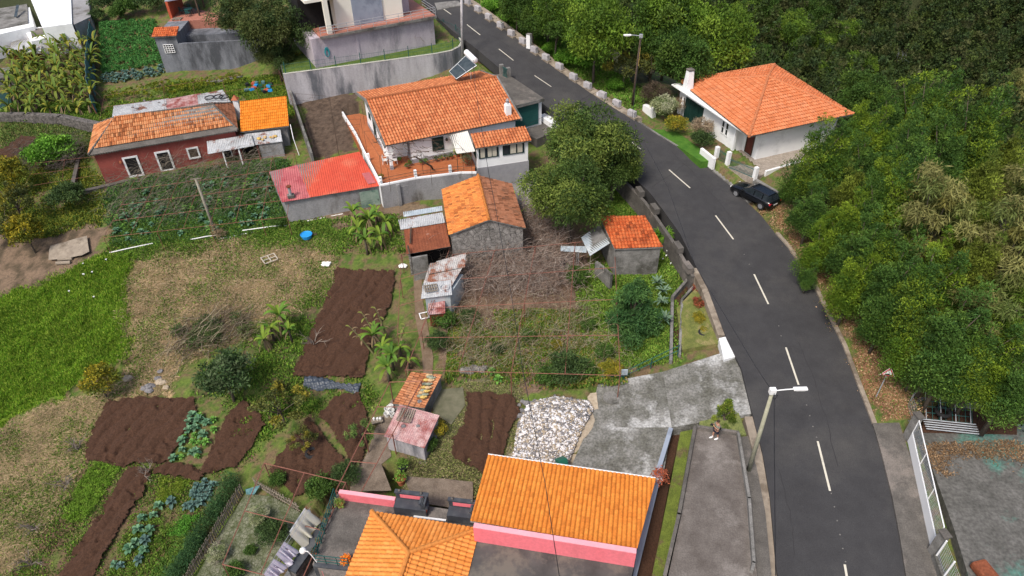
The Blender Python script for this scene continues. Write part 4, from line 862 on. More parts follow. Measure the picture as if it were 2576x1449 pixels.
# ------------------------------------------------------------------ top of the picture: lilac two storey house, its garden wall
LZ = 6.0
def lilac():
    z1 = 9.3; A, B = V(540//1 and 806, 93, z1), V(1098, 40, z1); F = Fr(A, B); L = F.L
    o = thing('lilac_house', 'two storey lilac and cream house with tiled balcony above the garden wall', 'house', F(L/2, 3, LZ))
    MB().prism(F.rect(-1.0, L-.25, .4, 12), LZ-1, z1-.2).build('ground_floor', M_lilac, o)
    MB().prism(F.rect(.0, L, .05, 9), z1-.195, z1).build('balcony_floor', M_tfloor2, o)
    MB().prism(F.rect(-.03, L+.03, -.04, .045), z1-.26, z1+.02).build('balcony_edge', M_conc, o)
    bd = F.st(V(862, 60, z1)); bd2 = F.st(V(1035, 25, z1))
    y0 = 1.7; x0 = F.st(V(840, 63, z1))[0]; x1 = F.st(V(1009, 38, z1))[0]
    MB().prism(F.rect(x0, x1, y0, 8), z1, z1+5).build('upper_wall', M_cream, o)
    xa, xb = F.st(V(890, 63, z1))[0], F.st(V(964, 50, z1))[0]; MB().prism(F.rect(xa, xb, y0-.12, y0-.003), z1, z1+5).build('blue_panel', M_bluegrey, o)
    MB().prism(F.rect(x1+.004, x1+1.4, y0+1.6, 8), z1, z1+5).build('side_wall', M_lilac, o)
    xc = F.st(V(817, 74, z1))[0]; MB().prism(F.rect(xc-.15, xc+.35, .35, .85), z1, z1+5).build('corner_column', M_cream, o)
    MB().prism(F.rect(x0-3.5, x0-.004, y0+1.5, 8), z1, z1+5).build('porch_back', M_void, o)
    MB().prism(F.rect(x0-3.3, x0-.01, .6, 4), z1+3.4, z1+3.7).build('porch_ceiling', M_cream, o)
    rl = MB()
    for zz in (.35, .65, .95): rl.tube([F(.1, .12, z1+zz), F(L-.1, .12, z1+zz), F(L-.1, 4, z1+zz)], .028, 5)
    for s in np.arange(.1, L, 1.5): rl.tube([F(s, .12, z1), F(s, .12, z1+.95)], .03, 5)
    rl.build('balcony_railing', M_grod, o)
    for s in (3.9,): MB().prism(F.rect(s, s+.3, .33, .42), LZ, z1-.2).build('pilaster', M_lilac, o)
    hc = onwall(822, 130, F(0, .4), F(L, .4)); q = MB(); c = F(hc[0], .3, hc[1])
    for k in range(5): q.tube([c+np.array([F.u[0]*.26*math.cos(a)*(1-.1*k), F.u[1]*.26*math.cos(a), .5*math.sin(a)*(1-.06*k)-.04*k]) for a in np.linspace(0, 6.28, 16)], .035, 5)
    tag(q.build('garden_hose', mat('teal_hose', (.02, .22, .26), (.03, .27, .3), 4, .5)), 'teal garden hose coiled on the lilac wall', 'hose')
    pt = V(832, 78, z1); MB().lathe(pt, [(.2, 0), (.28, .45), (.3, .45)], 10)
    return F
LF = lilac()
struct(MB().prism([V(*q, LZ)[:2] for q in [(712, 184), (1000, 148), (1110, 132), (1148, 120), (1160, 108), (1150, 94), (1110, 70), (1000, 60), (700, 120)]], 1.5, LZ-.05).build('garden_terrace', mat('lawn', (.05, .10, .012), (.11, .16, .03), 1.5, .95, .8, fine=(20., .4))))
def gwall():
    o = thing('retaining_wall', 'long stained pale concrete retaining wall curving below the lilac house', 'wall', V(930, 160, 2.6)); Q = [V(*q, LZ+.25) for q in [(712, 186), (850, 168), (1000, 148), (1100, 134), (1135, 127), (1155, 117), (1163, 105), (1155, 92), (1135, 80), (1112, 72), (1095, 68)]]
    mb = MB()
    for i in range(len(Q)-1): mb.wall(Q[i], Q[i+1]+(Q[i+1]-Q[i])/np.linalg.norm(Q[i+1]-Q[i])*.05, .22, 1.6, LZ+.25)
    mb.build('wall_body', M_ret, o)
    mb = MB()
    for i in range(len(Q)-1): mb.wall(Q[i], Q[i+1], .26, LZ+.254, LZ+.30)
    mb.build('coping', mat('pale_coping', (.55, .53, .45), (.66, .64, .56), 3), o)
    f = thing('mesh_fence', 'green wire mesh fence on top of the curved concrete wall', 'fence', V(1000, 148, LZ+.3)); mb = MB()
    for i in range(len(Q)-1):
        for zz in (.32, .8, 1.25): mb.tube([Q[i]+[0, 0, zz-.25], Q[i+1]+[0, 0, zz-.25]], .012, 4)
        n = max(1, int(np.linalg.norm(Q[i+1]-Q[i])/.25))
        for k in range(n): p = Q[i]+(Q[i+1]-Q[i])*k/n; mb.tube([p, p+[0, 0, 1.05]], .006, 3)
    mb.build('wire_mesh', M_green, f)
    D = np.concatenate([[0], np.cumsum([np.linalg.norm(Q[i+1]-Q[i]) for i in range(len(Q)-1)])])
    for s in np.arange(.3, D[-1], 2.7): p = np.array([np.interp(s, D, [q[k] for q in Q]) for k in range(3)]); MB().tube([p, p+[0, 0, 1.25]], .045, 6).build('post', M_green, f)
    # lower pinkish block wall behind the dirt yard and the side wall
    s = thing('low_yard_wall', 'low grey wall with faded pink panel at the foot of the retaining wall', 'wall', V(900, 230, 2.4)); a, b, c = V(737, 243, 2.4), V(935, 214, 2.6), V(1150, 180, 2.8)
    MB().wall(a, b, .25, 1.4, 3.5).wall(b, c, .25, 1.5, 3.4).build('wall_body', M_greyp, s)
    d = b-a; MB().wall(a+d*.2-[0, .14, 0], a+d*.97-[0, .14, 0], .05, 2.6, 3.45).build('pink_panel', M_lilac, s)
    l = thing('side_yard_wall', 'long thin concrete wall between the dirt yard and the annex', 'wall', V(760, 320, 1.8)); a, b, c = V(712, 180, 5.2), V(735, 245, 3.8), V(785, 392, 2.4)
    mb = MB(); mb.wall(a, b, .22, 1.5, 6.0, None, 4.2); mb.wall(b, c, .22, 1, 4.2, None, 2.7); mb.build('wall_body', M_conc, l)
gwall()
grid('rusty trellis leaning on the pink panel of the yard wall', V(725, 235, 3.1), V(928, 207, 3.1), V(915, 178, 4.9), V(735, 205, 4.9), 4, 3, 0, .02, M_dwood)
vine('bare_vine', 'bare vine on the trellis below the concrete retaining wall', V(725, 232, 3.3), V(928, 207, 3.3), V(915, 180, 4.9), V(735, 205, 4.9), 0, 26, 8, r=.03)
gq = [V(742, 235, 4.1), V(915, 250, 4.1), V(900, 340, 4.1), V(790, 370, 4.1)]
grid('wire grid stretched over the brown dirt yard left of the white house', *gq, 4, 7, 1.9, .012, M_dwood)
vine('bare_vine', 'thin bare vines on the wires above the brown dirt yard', *gq, 0, 70, 9, r=.02)
# ------------------------------------------------------------------ grey building top left of centre
def greyb():
    z = 5.9; A, B, C = V(421, 190, 3.6), V(700, 172, 3.6), None
    F = Fr(V(412, 115, 6.2), V(465, 115, 6.2))
    o = thing('grey_house', 'grey stained building with small tiled roof and lattice block window beside the crop field', 'house', V(500, 170, 3.5))
    w0, w1 = V(421, 191, 3.3)[:2], V(700, 170, 3.6)[:2]; G_ = Fr(w0, w1)
    k = G_.st(V(480, 178, 3.4))[0]
    MB().prism(G_.rect(0, 2.4, .02, 5.6), 2.6, 7.9).build('tower', M_greyw, o)
    MB().prism(G_.rect(2.404, G_.L, 0, .35), 2.4, 7.0).build('yard_wall', M_greyw, o)
    MB().prism(G_.rect(2.404, G_.L, 3.2, 5.6), 2.4, 6.9).build('rear_wall', M_greyw, o)
    MB().prism(G_.rect(2.41, G_.L-.1, .36, 3.19), 2.4, 5.8).build('yard_floor', M_conc, o)
    relief('small_roof', [G_(-.2, -.25, 7.95), G_(2.6, -.25, 7.95), G_(2.6, 1.5, 8.5), G_(-.2, 1.5, 8.5)], T_shed, o, amp=.05, step=.05)
    s, zc = onwall(689*.0+440, 114, G_(0, 0), G_(3, 0))
    q = MB(); ww, hh = 1.1, .95; zc = 6.5; s = 1.25
    for i in range(5): q.box(G_(s-ww/2+ww*i/4, -.02, zc), (.05, .1, hh), G_.ang)
    for i in range(5): q.box(G_(s, -.025, zc-hh/2+hh*i/4), (ww, .08, .05), G_.ang)
    w = q.build('lattice_window', M_wplain, o); MB().box(G_(s, .01, zc), (ww, .05, hh), G_.ang).build('opening', M_void, w)
    # patio terrace and pergola roof beyond
    MB().prism(G_.rect(-.0, 6.5, 5.61, 13), 3, 7.9).build('patio', M_tfloor2, o)
    MB().slab([G_(-.2, 7.0, 9.9), G_(3.4, 7.6, 10.2), G_(3.4, 12.6, 10.6), G_(-.2, 12, 10.6)], .12).build('patio_roof', M_bluegrey, o)
    MB().prism([G_(-.15, 6.9), G_(.15, 6.9), G_(.15, 12), G_(-.15, 12)], 7.9, 9.8).build('patio_side_wall', M_brick, o)
    for p in ((3.3, 7.4), (3.3, 10)): MB().box(G_(p[0], p[1], 8.9), (.18, .18, 2.1), G_.ang).build('post', M_dwood, o)
    return G_
GF = greyb()
table(GF(1.9, 8.2, 7.9), .55, .72, M_green, 'round dark green patio table under the pergola of the grey building')
for i, (a, b, r) in enumerate([(2.0, 7.3, 3.1), (1.0, 8.3, 1.5), (2.8, 8.7, -1.6), (1.6, 9.2, 0)]):
    p = GF(a, b, 7.9)
    if i == 0: GCH = chair(p, r, 'green garden chair at the patio table, front side', 'green patio chairs', M_green)
    else: copy_tree(GCH, p, r, 1, ['', 'green garden chair left of the patio table', 'green garden chair right of the patio table', 'green garden chair behind the patio table'][i], 'chair', 'green patio chairs')
pal = MB(); c = GF(.9, 6.3, 7.92)
for i in range(5): pal.box(c+[0, (i-2)*.2, .1], (1.1, .1, .03), GF.ang)
for i in range(3): pal.box(c+[(i-1)*.45, 0, .04], (.1, 1, .09), GF.ang)
tag(pal.build('pallet', M_wood), 'wooden pallet on the patio of the grey building', 'pallet')
# ------------------------------------------------------------------ white building in the top left corner
def tlwhite():
    z = 7.2; o = thing('white_flat_house', 'white house with flat grey roofs in the top left corner', 'house', V(90, 90, 4.5))
    P = lambda *q, z=z: [V(*a, z)[:2] for a in q]
    a = P((68, -60), (185, -60), (186, 66), (120, 88)); MB().prism(P((62, -40), (180, -60), (186, 72), (112, 82)), 4, 7.8).build('wall', M_white, o)
    MB().prism(P((-80, -40), (61, -40), (83, 62), (-80, 100), z=7.0), 4, 6.8).build('wall', M_white, o)
    MB().prism(P((-80, -60), (64, -60), (70, 56), (-80, 86), z=7.0), 6.81, 7.0).build('roof_slab', M_conc, o)
    MB().prism(P((62, 76), (98, 68), (140, 72), (145, 90), (78, 104), z=6.2), 3.5, 6.2).build('annex_wall', M_white, o)
    MB().prism(P((76, 74), (130, 66), (138, 80), (80, 92), z=6.3), 6.21, 6.3).build('annex_roof', M_concd, o)
    MB().prism(P((150, -60), (215, -60), (228, 42), (186, 62), z=7.6), 4, 7.6).build('block_roof', M_block, o)
    w0, w1 = V(-60, 125, 5.2)[:2], V(78, 92, 5.2)[:2]
    MB().wall(V(-80, 118, 5.6), V(80, 90, 5.6), .2, 3.5, 6.75).build('front_wall', M_white, o)
    c = V(24, 90, 5.9); MB().box((c[0], c[1]-.25, 6.1), (2.0, .12, .35), .2).build('awning', M_green, o)
    q = [(30, 20), (44, 20), (42, 60), (30, 62)]; MB().slab([V(35, 42, 7.2), V(42, 42, 7.2), V(48, 12, 7.9), V(41, 12, 7.9)], .06).build('solar_panel', M_solar, o)
    s = thing('tin_shed', 'small rusty tin shed with pale roof between the white house and banana plants', 'shed', V(75, 140, 4))
    relief('roof', [V(22, 134, 5.2), V(102, 134, 5.2), V(108, 97, 5.7), V(30, 101, 5.7)], M_zinc, s, 'sheet', cw=.2, amp=.03, th=.02)
    MB().prism([V(28, 132, 5.1)[:2], V(98, 132, 5.1)[:2], V(104, 100, 5.1)[:2], V(34, 103, 5.1)[:2]], 3.4, 5.15).build('wall', M_rust, s)
    t = thing('white_tarp_shelter', 'low whitish plastic shelter at the left edge below the flat roofed house', 'shelter', V(10, 130, 4)); MB().slab([V(-40, 150, 4.5), V(25, 118, 4.8), V(30, 106, 5.2), V(-40, 115, 5.2)], .05).build('cover', M_wsheet, t); MB().tube([V(20, 122, 4.7), V(20, 122, 4.7)-[0, 0, 1.3]], .05).build('post', M_wood, t)
    u = thing('small_grey_hut', 'small grey block hut at the left edge among banana leaves', 'hut', V(10, 200, 3.2)); MB().prism([V(*a, 4.2)[:2] for a in [(-50, 200), (28, 192), (30, 172), (-50, 180)]], 2.6, 4.2).build('wall', M_block, u); MB().slab([V(-50, 202, 4.28), V(30, 194, 4.28), V(32, 168, 4.28), V(-50, 178, 4.28)], .07).build('roof', M_conc, u)
    w = thing('dark_green_tank', 'dark green sheet lean-to at the left edge above the stone wall', 'lean-to', V(8, 275, 2)); MB().slab([V(-40, 280, 2.6), V(32, 278, 2.6), V(25, 234, 3.4), V(-40, 232, 3.4)], .08).build('cover', M_dgreen, w); MB().tube([V(28, 270, 2.6), V(28, 270, 1.2)], .05).build('post', M_wood, w)
tlwhite()
# stone terrace wall left, teal netting, crop field
def wallpx(name, label, px, z0, z1, t, m, cap=None, cat='wall'):
    o = thing(name, label, cat, V(*px[0], z1)); Q = [V(*q, z1) for q in px]; mb = MB()
    for i in range(len(Q)-1): mb.wall(Q[i], Q[i+1]+(Q[i+1]-Q[i])/np.linalg.norm(Q[i+1]-Q[i])*t*.3, t, z0, z1)
    mb.build('masonry', m, o)
    if cap:
        mb = MB()
        for i in range(len(Q)-1): mb.wall(Q[i], Q[i+1], t+.06, z1+.004, z1+.07)
        mb.build('coping', cap, o)
    return o
wallpx('stone_wall', 'dark mossy dry stone terrace wall under the banana plants', [(-60, 286), (60, 285), (150, 290), (240, 308)], .2, 3.0, .7, M_stone)
wallpx('stone_wall', 'dark stone terrace wall with concrete edge above the cabbage plot', [(205, 482), (330, 452), (450, 432), (560, 412), (720, 382)], -.6, 1.05, .4, M_stone, M_concd)
wallpx('stone_wall', 'rough stone wall under the trellis at the foot of the grey building', [(520, 205), (620, 190), (700, 185)], 2.2, 3.6, .5, M_stonel)
wallpx('concrete_kerb_wall', 'narrow concrete wall running down left of the red house', [(197, 395), (187, 440), (180, 470)], .2, 1.5, .35, M_concd)
def net():
    o = thing('shade_net', 'tall teal shade net between the banana plants and the green crop field', 'net', V(245, 200, 3.4)); Q = [(238, 60, 6.0, 7.4), (243, 120, 4.2, 6.7), (238, 180, 3.4, 5.9), (240, 230, 2.6, 5.0), (246, 272, 2.3, 3.6)]
    mb = MB(); pts = []; n = 40
    for i in range(n):
        t = i/(n-1)*4; k = min(3, int(t)); u = t-k; a = np.array(Q[k])*(1-u)+np.array(Q[k+1])*u; w = math.sin(i*1.7)*.12
        b = V(a[0], a[1]+20, a[2]); mb_ = b+[w, 0, 0]; tp = np.array([b[0]+w*.5-.15, b[1], a[3]]); pts += [mb_, (mb_+tp)/2+[w*.8, 0, 0], tp, mb_+[.03, 0, 0], (mb_+tp)/2+[w*.8+.03, 0, 0], tp+[.03, 0, 0]]
    F = []
    for i in range(n-1):
        a = i*6; b = a+6; F += [(a, b, b+1, a+1), (a+1, b+1, b+2, a+2), (a+3, a+4, b+4, b+3), (a+4, a+5, b+5, b+4), (a+2, b+2, b+5, a+5)]
    mb.poly(pts, F); mb.build('netting', M_net, o)
    for q in Q[::2]: b = V(q[0], q[1]+20, q[2]); MB().tube([b-[0, 0, .4], (b[0]-.1, b[1], q[3]+.1)], .05).build('post', M_rod, o)
net()

# ------------------------------------------------------------------ RIGHT: white house with hipped roof
def hiphouse():
    A, B, C = V(1707, 205, 5), V(1884, 345, 5), V(2148, 288, 5); D = A+C-B; D[2] = 5; R1, R2 = V(1932, 194, 6.9), V(1948, 163, 7.1)
    F = Fr(B, C); L = F.L; W = F.st(A)[1]
    o = thing('hip_roof_house', 'white house with wide orange hipped roof right of the road, under tall trees', 'house', F(L/2, W/2, 2))
    for p in ([A, B, R1], [B, C, R1], [C, D, R2], [D, A, R2], [A, R1, R2], [R1, C, R2]):
        relief('roof', p if p[0] is not A or p[2] is not R2 else p, T_hip, o, amp=.06, step=.07, cw=.27, rl=.45)
    for a, b in ((A, R1), (B, R1), (C, R1), (R1, R2)): caps('hip_tiles', a+[0, 0, .06], b+[0, 0, .06], T_hip, o, .15)
    MB().slab([F(.2, .2, 4.93), F(L-.2, .2, 4.93), F(L-.2, W-.2, 4.93), F(.2, W-.2, 4.93)], .1).build('eave_soffit', M_wplain, o)
    x0, y0 = .95, .9; P = [F(x0+1.2, y0), F(L-.9, y0), F(L-.9, W-.9), F(x0, W-.9), F(x0, y0+2.2), F(x0+1.2, y0+2.2)]
    MB().prism(P, .2, 4.82).build('wall', M_white, o)
    # left facade (faces the road): from near corner to far corner
    Fa, Fb = F(x0, W-.9), F(x0, y0+2.2)
    s, z = onwall(1575*.3352+1252 if False else 1780, 282, Fa, Fb); window(o, Fa, Fb, 1.3, 3.2, 1.9, 2.3, 1, M_dgreen, M_dgreen, .08, 3, name='shutter_door', inner='shutter')
    s, z = onwall(1823, 330, Fa, Fb)
    s1, _ = onwall(1831, 335, Fa, Fb)
    for ds in (-.55, .1): window(o, Fa, Fb, s+ds, .48, 3.0, 1.35, 1, M_wplain, M_glass, .07, 0, hb=1)
    MB().wall(F(x0-.02, y0+2.2), F(x0-.02, W-.9), .06, 1.8, 1.86).build('base_line', M_greyp, o)
    D0, D1 = F(x0+1.2, y0+2.2), F(x0+1.2, y0)
    window(o, D0, D1, .5, 1.1, 1.9, 2.15, 1, M_dwood, mat('red_brown_door', (.10, .025, .018), (.14, .035, .025), 3, .6), .09, 0, name='door', inner='door_panel')
    MB().box(F(x0+.02, y0+2.1, 3.4), (.25, .25, 3.0), F.ang).build('corner_pier', M_white, o)
    c = F(.9, W-2.2); ch = MB(); q = [(-.45, -.4), (.45, -.4), (.45, .4), (-.45, .4)]; ch.poly([(*F(.9+a, W-2.2+b), 4.8) for a, b in q]+[(*F(.9+a*.62, W-2.2+b*.7), 7.0) for a, b in q], [(0, 3, 2, 1), (4, 5, 6, 7), (0, 1, 5, 4), (1, 2, 6, 5), (2, 3, 7, 6), (3, 0, 4, 7)])
    ch = ch.build('chimney', M_white, o); k = MB(); k.box((*c, 7.14), (.66, .66, .1), F.ang); 
    for a, b in q: k.box(F(.9+a*.5, W-2.2+b*.55, 7.05), (.1, .1, .14), F.ang)
    k.build('chimney_cap', M_concd, ch)
    return F, L, W
HF, HL, HW = hiphouse()
print('HIP', HL, HW)
HZ = 1.9
plat('paved_yard', [(1796, 398), (1832, 421), (1895, 449), (1925, 437), (2010, 412), (2030, 375), (1960, 340), (1850, 340), (1800, 370)], HZ-.1, .2, M_pav)
plat('front_lawn', [(1612, 290), (1640, 296), (1700, 330), (1760, 372), (1790, 404), (1765, 407), (1721, 377), (1654, 337), (1610, 306)], HZ-.0, .5, mat('lawn_grass', (.04, .13, .012), (.08, .19, .02), 1.5, .95, .8, fine=(20., .4)))
def gates():
    o = thing('front_gate', 'long green bar gate between white posts by the pavement', 'gate', V(1860, 440, 1.5)); a, b = V(1833, 424, HZ-.2), V(1892, 449, HZ-.2); m = MB()
    for t in np.linspace(.03, .97, 20): p = a+(b-a)*t; m.tube([p, p+[0, 0, 1.15]], .022, 4)
    for zz in (.15, .95): m.tube([a+[0, 0, zz], b+[0, 0, zz]], .03, 4)
    m.build('gate_leaf', M_green, o)
    for q, hh in (((1828, 420), 1.6), ((1897, 452), 1.3)): p = V(*q, HZ-.3); MB().box(p+[0, 0, hh/2], (.34, .34, hh), .4).build('gate_post', M_wplain, o)
    o2 = thing('pedestrian_gate', 'narrow green metal gate left of the long bar gate', 'gate', V(1815, 410, 1.5)); a, b = V(1806, 405, HZ-.2), V(1824, 417, HZ-.2); m = MB()
    for t in np.linspace(.05, .95, 7): p = a+(b-a)*t; m.tube([p, p+[0, 0, 1.3]], .022, 4)
    for zz in (.12, 1.1): m.tube([a+[0, 0, zz], b+[0, 0, zz]], .03, 4)
    m.build('gate_leaf', M_green, o2); p = V(1800, 402, HZ-.3); MB().box(p+[0, 0, .65], (.34, .34, 1.5), .4).build('gate_post', M_wplain, o2)
    w = thing('white_garden_wall', 'low white wall right of the long green gate above the parked car', 'wall', V(1950, 450, .8)); Q = [V(1897, 452, HZ), V(1960, 470, HZ), V(2010, 480, HZ)]
    wb = MB(); a = V(1925, 436, HZ); b = V(2030, 405, HZ); wb.wall(a, b, .2, -.2, HZ+.25); wb.build('wall_body', M_wplain, w)
    wb = MB(); wb.wall(V(1897, 452, 1.6), V(1965, 492, 1.2), .35, -.2, 1.75, None, 1.35); wb.build('grey_wall', M_conc, w)
    w2 = wallpx('white_pillar_wall', 'white pillar and wall stub beside the dead brown bush at the lawn end', [(1622, 262), (1645, 275)], 1.0, 3.1, .5, M_wplain)
    w3 = wallpx('white_boundary_wall', 'white low wall behind the shrubs joining the hipped roof house', [(1708, 264), (1745, 252)], 1.5, 3.0, .25, M_wplain)
    w4 = wallpx('white_lawn_wall', 'short white wall end between lawn and pedestrian gate', [(1765, 372), (1798, 398)], 1.3, 2.5, .25, M_wplain)
    u = thing('folded_parasol', 'folded white parasol beside the dark green shutters', 'parasol', V(1713, 290, 2)); c = V(1712, 292, 2.0)
    MB().tube([c, c+[0, 0, 2.2]], .03).build('pole', M_plas, u); MB().lathe(c+[0, 0, .7], [(.12, 0), (.2, .15), (.17, .8), (.05, 1.45)], 9).build('canopy', M_cloth, u)
gates()
# ------------------------------------------------------------------ stone shed and its rusty lean-tos (centre)
def stoneshed():
    ze, zr = 2.3, 3.4; a, b, r1, r0 = V(1129, 592, ze), V(1111, 477, ze), V(1184, 437, zr), V(1228, 545, zr); F = Fr(a, b); L = F.L; hw = -F.st(r0)[1]; hw = abs(hw)
    sg = 1 if F.st(r0)[1] > 0 else -1
    o = thing('stone_shed', 'stone shed with steep orange tiled gable roof in the middle of the plot', 'shed', F(L/2, sg*hw, -.6))
    Y = lambda s, t, z: F(s, sg*t, z); w2 = hw*1.9; z2 = ze-.1
    relief('roof', [Y(0, 0, ze), Y(L, 0, ze), Y(L, hw, zr), Y(0, hw, zr)], T_stone, o, cw=.24, amp=.05, step=.05)
    relief('roof', [Y(L, w2, z2), Y(0, w2, z2), Y(0, hw, zr), Y(L, hw, zr)], T_dull, o, cw=.24, amp=.05, step=.05)
    caps('ridge_tiles', Y(0, hw, zr+.06), Y(L, hw, zr+.06), T_stone, o, .13)
    P0 = [Y(.15, .2, 0)[:2], Y(L-.15, .2, 0)[:2], Y(L-.15, hw, 0)[:2], Y(.15, hw, 0)[:2]]; P1 = [Y(.15, hw, 0)[:2], Y(L-.15, hw, 0)[:2], Y(L-.15, w2-.2, 0)[:2], Y(.15, w2-.2, 0)[:2]]
    MB().prism(P0, -1.6, [ze-.02, ze-.02, zr-.1, zr-.1]).prism(P1, -1.6, [zr-.1, zr-.1, z2-.02, z2-.02]).build('wall', M_stonel, o)
    q = MB(); c = Y(.13, hw, 2.3); q.box(c, (.05, .05, .8)); q.box(c+[0, 0, .1], (.7, .05, .05), F.ang+math.pi/2); q.build('cement_cross', M_conc, o)
    s = thing('rusty_lean_to', 'rusty brown sheet lean-to on the left side of the stone shed', 'lean-to', V(1075, 600, -.8))
    relief('rusty_roof', [V(1023, 640, 1.15), V(1133, 620, 1.35), V(1120, 560, 1.6), V(1016, 578, 1.4)], M_rust, s, 'sheet', cw=.25, amp=.02, th=.015)
    relief('upper_roof', [V(1008, 578, 1.45), V(1120, 560, 1.68), V(1113, 535, 1.8), V(1002, 553, 1.6)], M_zinc, s, 'sheet', cw=.16, amp=.03, th=.015)
    relief('front_roof', [V(1016, 546, 1.7), V(1114, 530, 1.9), V(1112, 519, 1.95), V(1014, 533, 1.8)], M_zincb, s, 'sheet', cw=.16, amp=.03, th=.015)
    W = [V(1036, 652, .9), V(1075, 645, .9)]; MB().wall(W[0], W[1], .2, -1.3, 1.05).build('block_wall', M_conc, s)
    MB().wall(V(1030, 640, .9), V(1024, 590, 1.0), .18, -1.3, 1.0).build('side_wall', M_stonel, s)
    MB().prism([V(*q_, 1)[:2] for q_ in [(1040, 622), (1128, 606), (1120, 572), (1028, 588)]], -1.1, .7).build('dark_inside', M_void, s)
    for q_ in [(1036, 585), (1040, 640)]: pass
    p = [V(1027, 640, 1.3), V(1033, 585, 1.6)]; MB().tube([V(1034, 573, 1.72), V(1032, 610, 1.6)], .07, 4).tube([V(1040, 572, 1.72), V(1037, 612, 1.6)], .05, 4)
    for i, q_ in enumerate([((1034, 572), (1032, 612)), ((1026, 618), (1031, 640))]): tag(MB().tube([V(*q_[0], 1.72), V(*q_[1], 1.5)], .07, 4).build('plank', M_dwood), ['long dark plank lying on the rusty lean-to roof', 'short plank at the lower left corner of the rusty lean-to roof'][i], 'plank')
    t = thing('patchwork_shed', 'low shed patched from grey and rusty corrugated sheets in front of the stone shed', 'shed', V(1110, 730, -1.2))
    relief('rear_roof', [V(1062, 722, .45), V(1135, 722, .5), V(1175, 655, .85), V(1082, 662, .8)], M_rustz, t, 'sheet', cw=.16, amp=.03, th=.015)
    relief('mid_roof', [V(1076, 690, .75), V(1170, 672, .85), V(1172, 638, 1.0), V(1098, 657, .95)], M_rustz, t, 'sheet', cw=.16, amp=.03, th=.015)
    relief('front_roof', [V(1059, 752, .3), V(1137, 742, .4), V(1134, 705, .65), V(1064, 712, .6)], M_zinc, t, 'sheet', cw=.16, amp=.02, th=.015)
    MB().prism([V(*q_, .25)[:2] for q_ in [(1070, 750), (1132, 742), (1165, 690), (1100, 680)]], -1.8, .25).build('sheet_wall', M_zincb, t)
    k = thing('rust_box', 'small box of rusty corrugated sheet next to the path', 'box', V(1098, 775, -1.2)); relief('lid', [V(1078, 792, -.55), V(1120, 788, -.5), V(1119, 757, -.3), V(1077, 759, -.3)], M_zincr, k, 'sheet', cw=.16, amp=.03, th=.02)
    MB().prism([V(*q_, -.6)[:2] for q_ in [(1080, 791), (1118, 787), (1116, 760), (1080, 761)]], -1.8, -.62).build('sides', M_rust, k)
    def frame(P, a, b, n, m, nm, lab, cat, rz=0, h2=.06, m_=M_wood, tilt=0.):
        q = MB(); R = Matrix.Rotation(rz, 3, 'Z'); P = np.array(P)
        for i in range(n): v = R@Vector(((i/(n-1)-.5)*a, 0, h2)); q.box(P+np.array(v), (.08, b, .04), rz)
        for i in range(m): v = R@Vector((0, (i/(m-1)-.5)*b, h2-.042)); q.box(P+np.array(v), (a, .08, .04), rz)
        return tag(q.build(nm, m_), lab, cat)
    frame(V(1084, 725, .62), .95, .8, 6, 3, 'pallet', 'weathered grey pallet lying on the patchwork shed roof', 'pallet', .2)
    frame(G(679, 656)+[0, 0, .16], 1.15, 1.05, 3, 3, 'timber_frame', 'square timber frame lying on the dry grass', 'frame', .6, m_=M_lwood)
    frame(G(1071, 795, .1), .9, .7, 2, 2, 'window_casement', 'white painted window frame leaning by the path near the rusty box', 'frame', .3, m_=M_wplain)
    r = MB(); c = V(1119, 722, .62); r.tube([c+[.35*math.cos(a), .35*math.sin(a), 0] for a in np.linspace(0, 6.28, 13)], .03, 4); tag(r.build('wheel_rim', M_zinc), 'old metal ring lying beside the pallet on the patchwork shed', 'ring')
    return frame
frame = stoneshed()
def tileshed():
    ze = .9; a, b, c, d = V(1546, 628, ze), V(1668, 623, ze), V(1622, 543, ze+.55), V(1508, 545, ze+.55)
    o = thing('tiled_shed', 'small pale walled shed with single slope orange tile roof below the road', 'shed', (a+b)/2+[0, 1.5, -2.8])
    relief('roof', [a, b, c, d], T_shed, o, cw=.27, rl=.42, amp=.06, step=.07)
    A = np.array([a, b, c, d]); m = A.mean(axis=0); P = m+(A-m)*.93; MB().prism([p[:2] for p in P], -2.8, [p[2]-.1 for p in P]).build('wall', M_conc, o)
    relief('canopy', [V(1484, 644, .2), V(1534, 612, .55), V(1508, 563, .95), V(1462, 598, .5)], M_zincb, o, 'sheet', cw=.2, amp=.015, th=.02)
    for q in ((1486, 640, .15), (1466, 598, .45)): p = V(*q); MB().tube([p, (p[0], p[1], -2)], .04, 5).build('canopy_post', M_wood, o)
    w = MB(); w.wall(V(1500, 660, -.6), V(1538, 700, -.9), .25, -2.6, -.5); w.build('low_wall', M_conc, o)
    s = thing('corrugated_shelf', 'narrow corrugated sheet on a metal stand left of the tiled shed', 'shelter', V(1440, 640, -1.4))
    relief('sheet', [V(1410, 632, .1), V(1475, 636, .1), V(1478, 620, .2), V(1411, 619, .2)], M_zincb, s, 'sheet', cw=.16, amp=.03, th=.015)
    for q in ((1456, 634), (1452, 634)): p = V(*q, .05); MB().tube([p, (p[0], p[1], -1.9)], .035, 5).build('stand_leg', M_grod, s)
tileshed()
br = MB(); c = G(1417, 683); br.lathe(c, [(.28, 0), (.3, .3), (.3, .75), (.24, .8)], 12); tag(br.build('white_barrel', M_plas, smooth=False), 'white plastic barrel covered by a black bag left of the tiled shed', 'barrel'); tag(MB().ball(c+[0, 0, .9], .33, 1, 1, .5, 9, random.Random(3) and RNG, .15).build('black_bag', M_black), 'black plastic bag lying on top of the white barrel', 'bag')

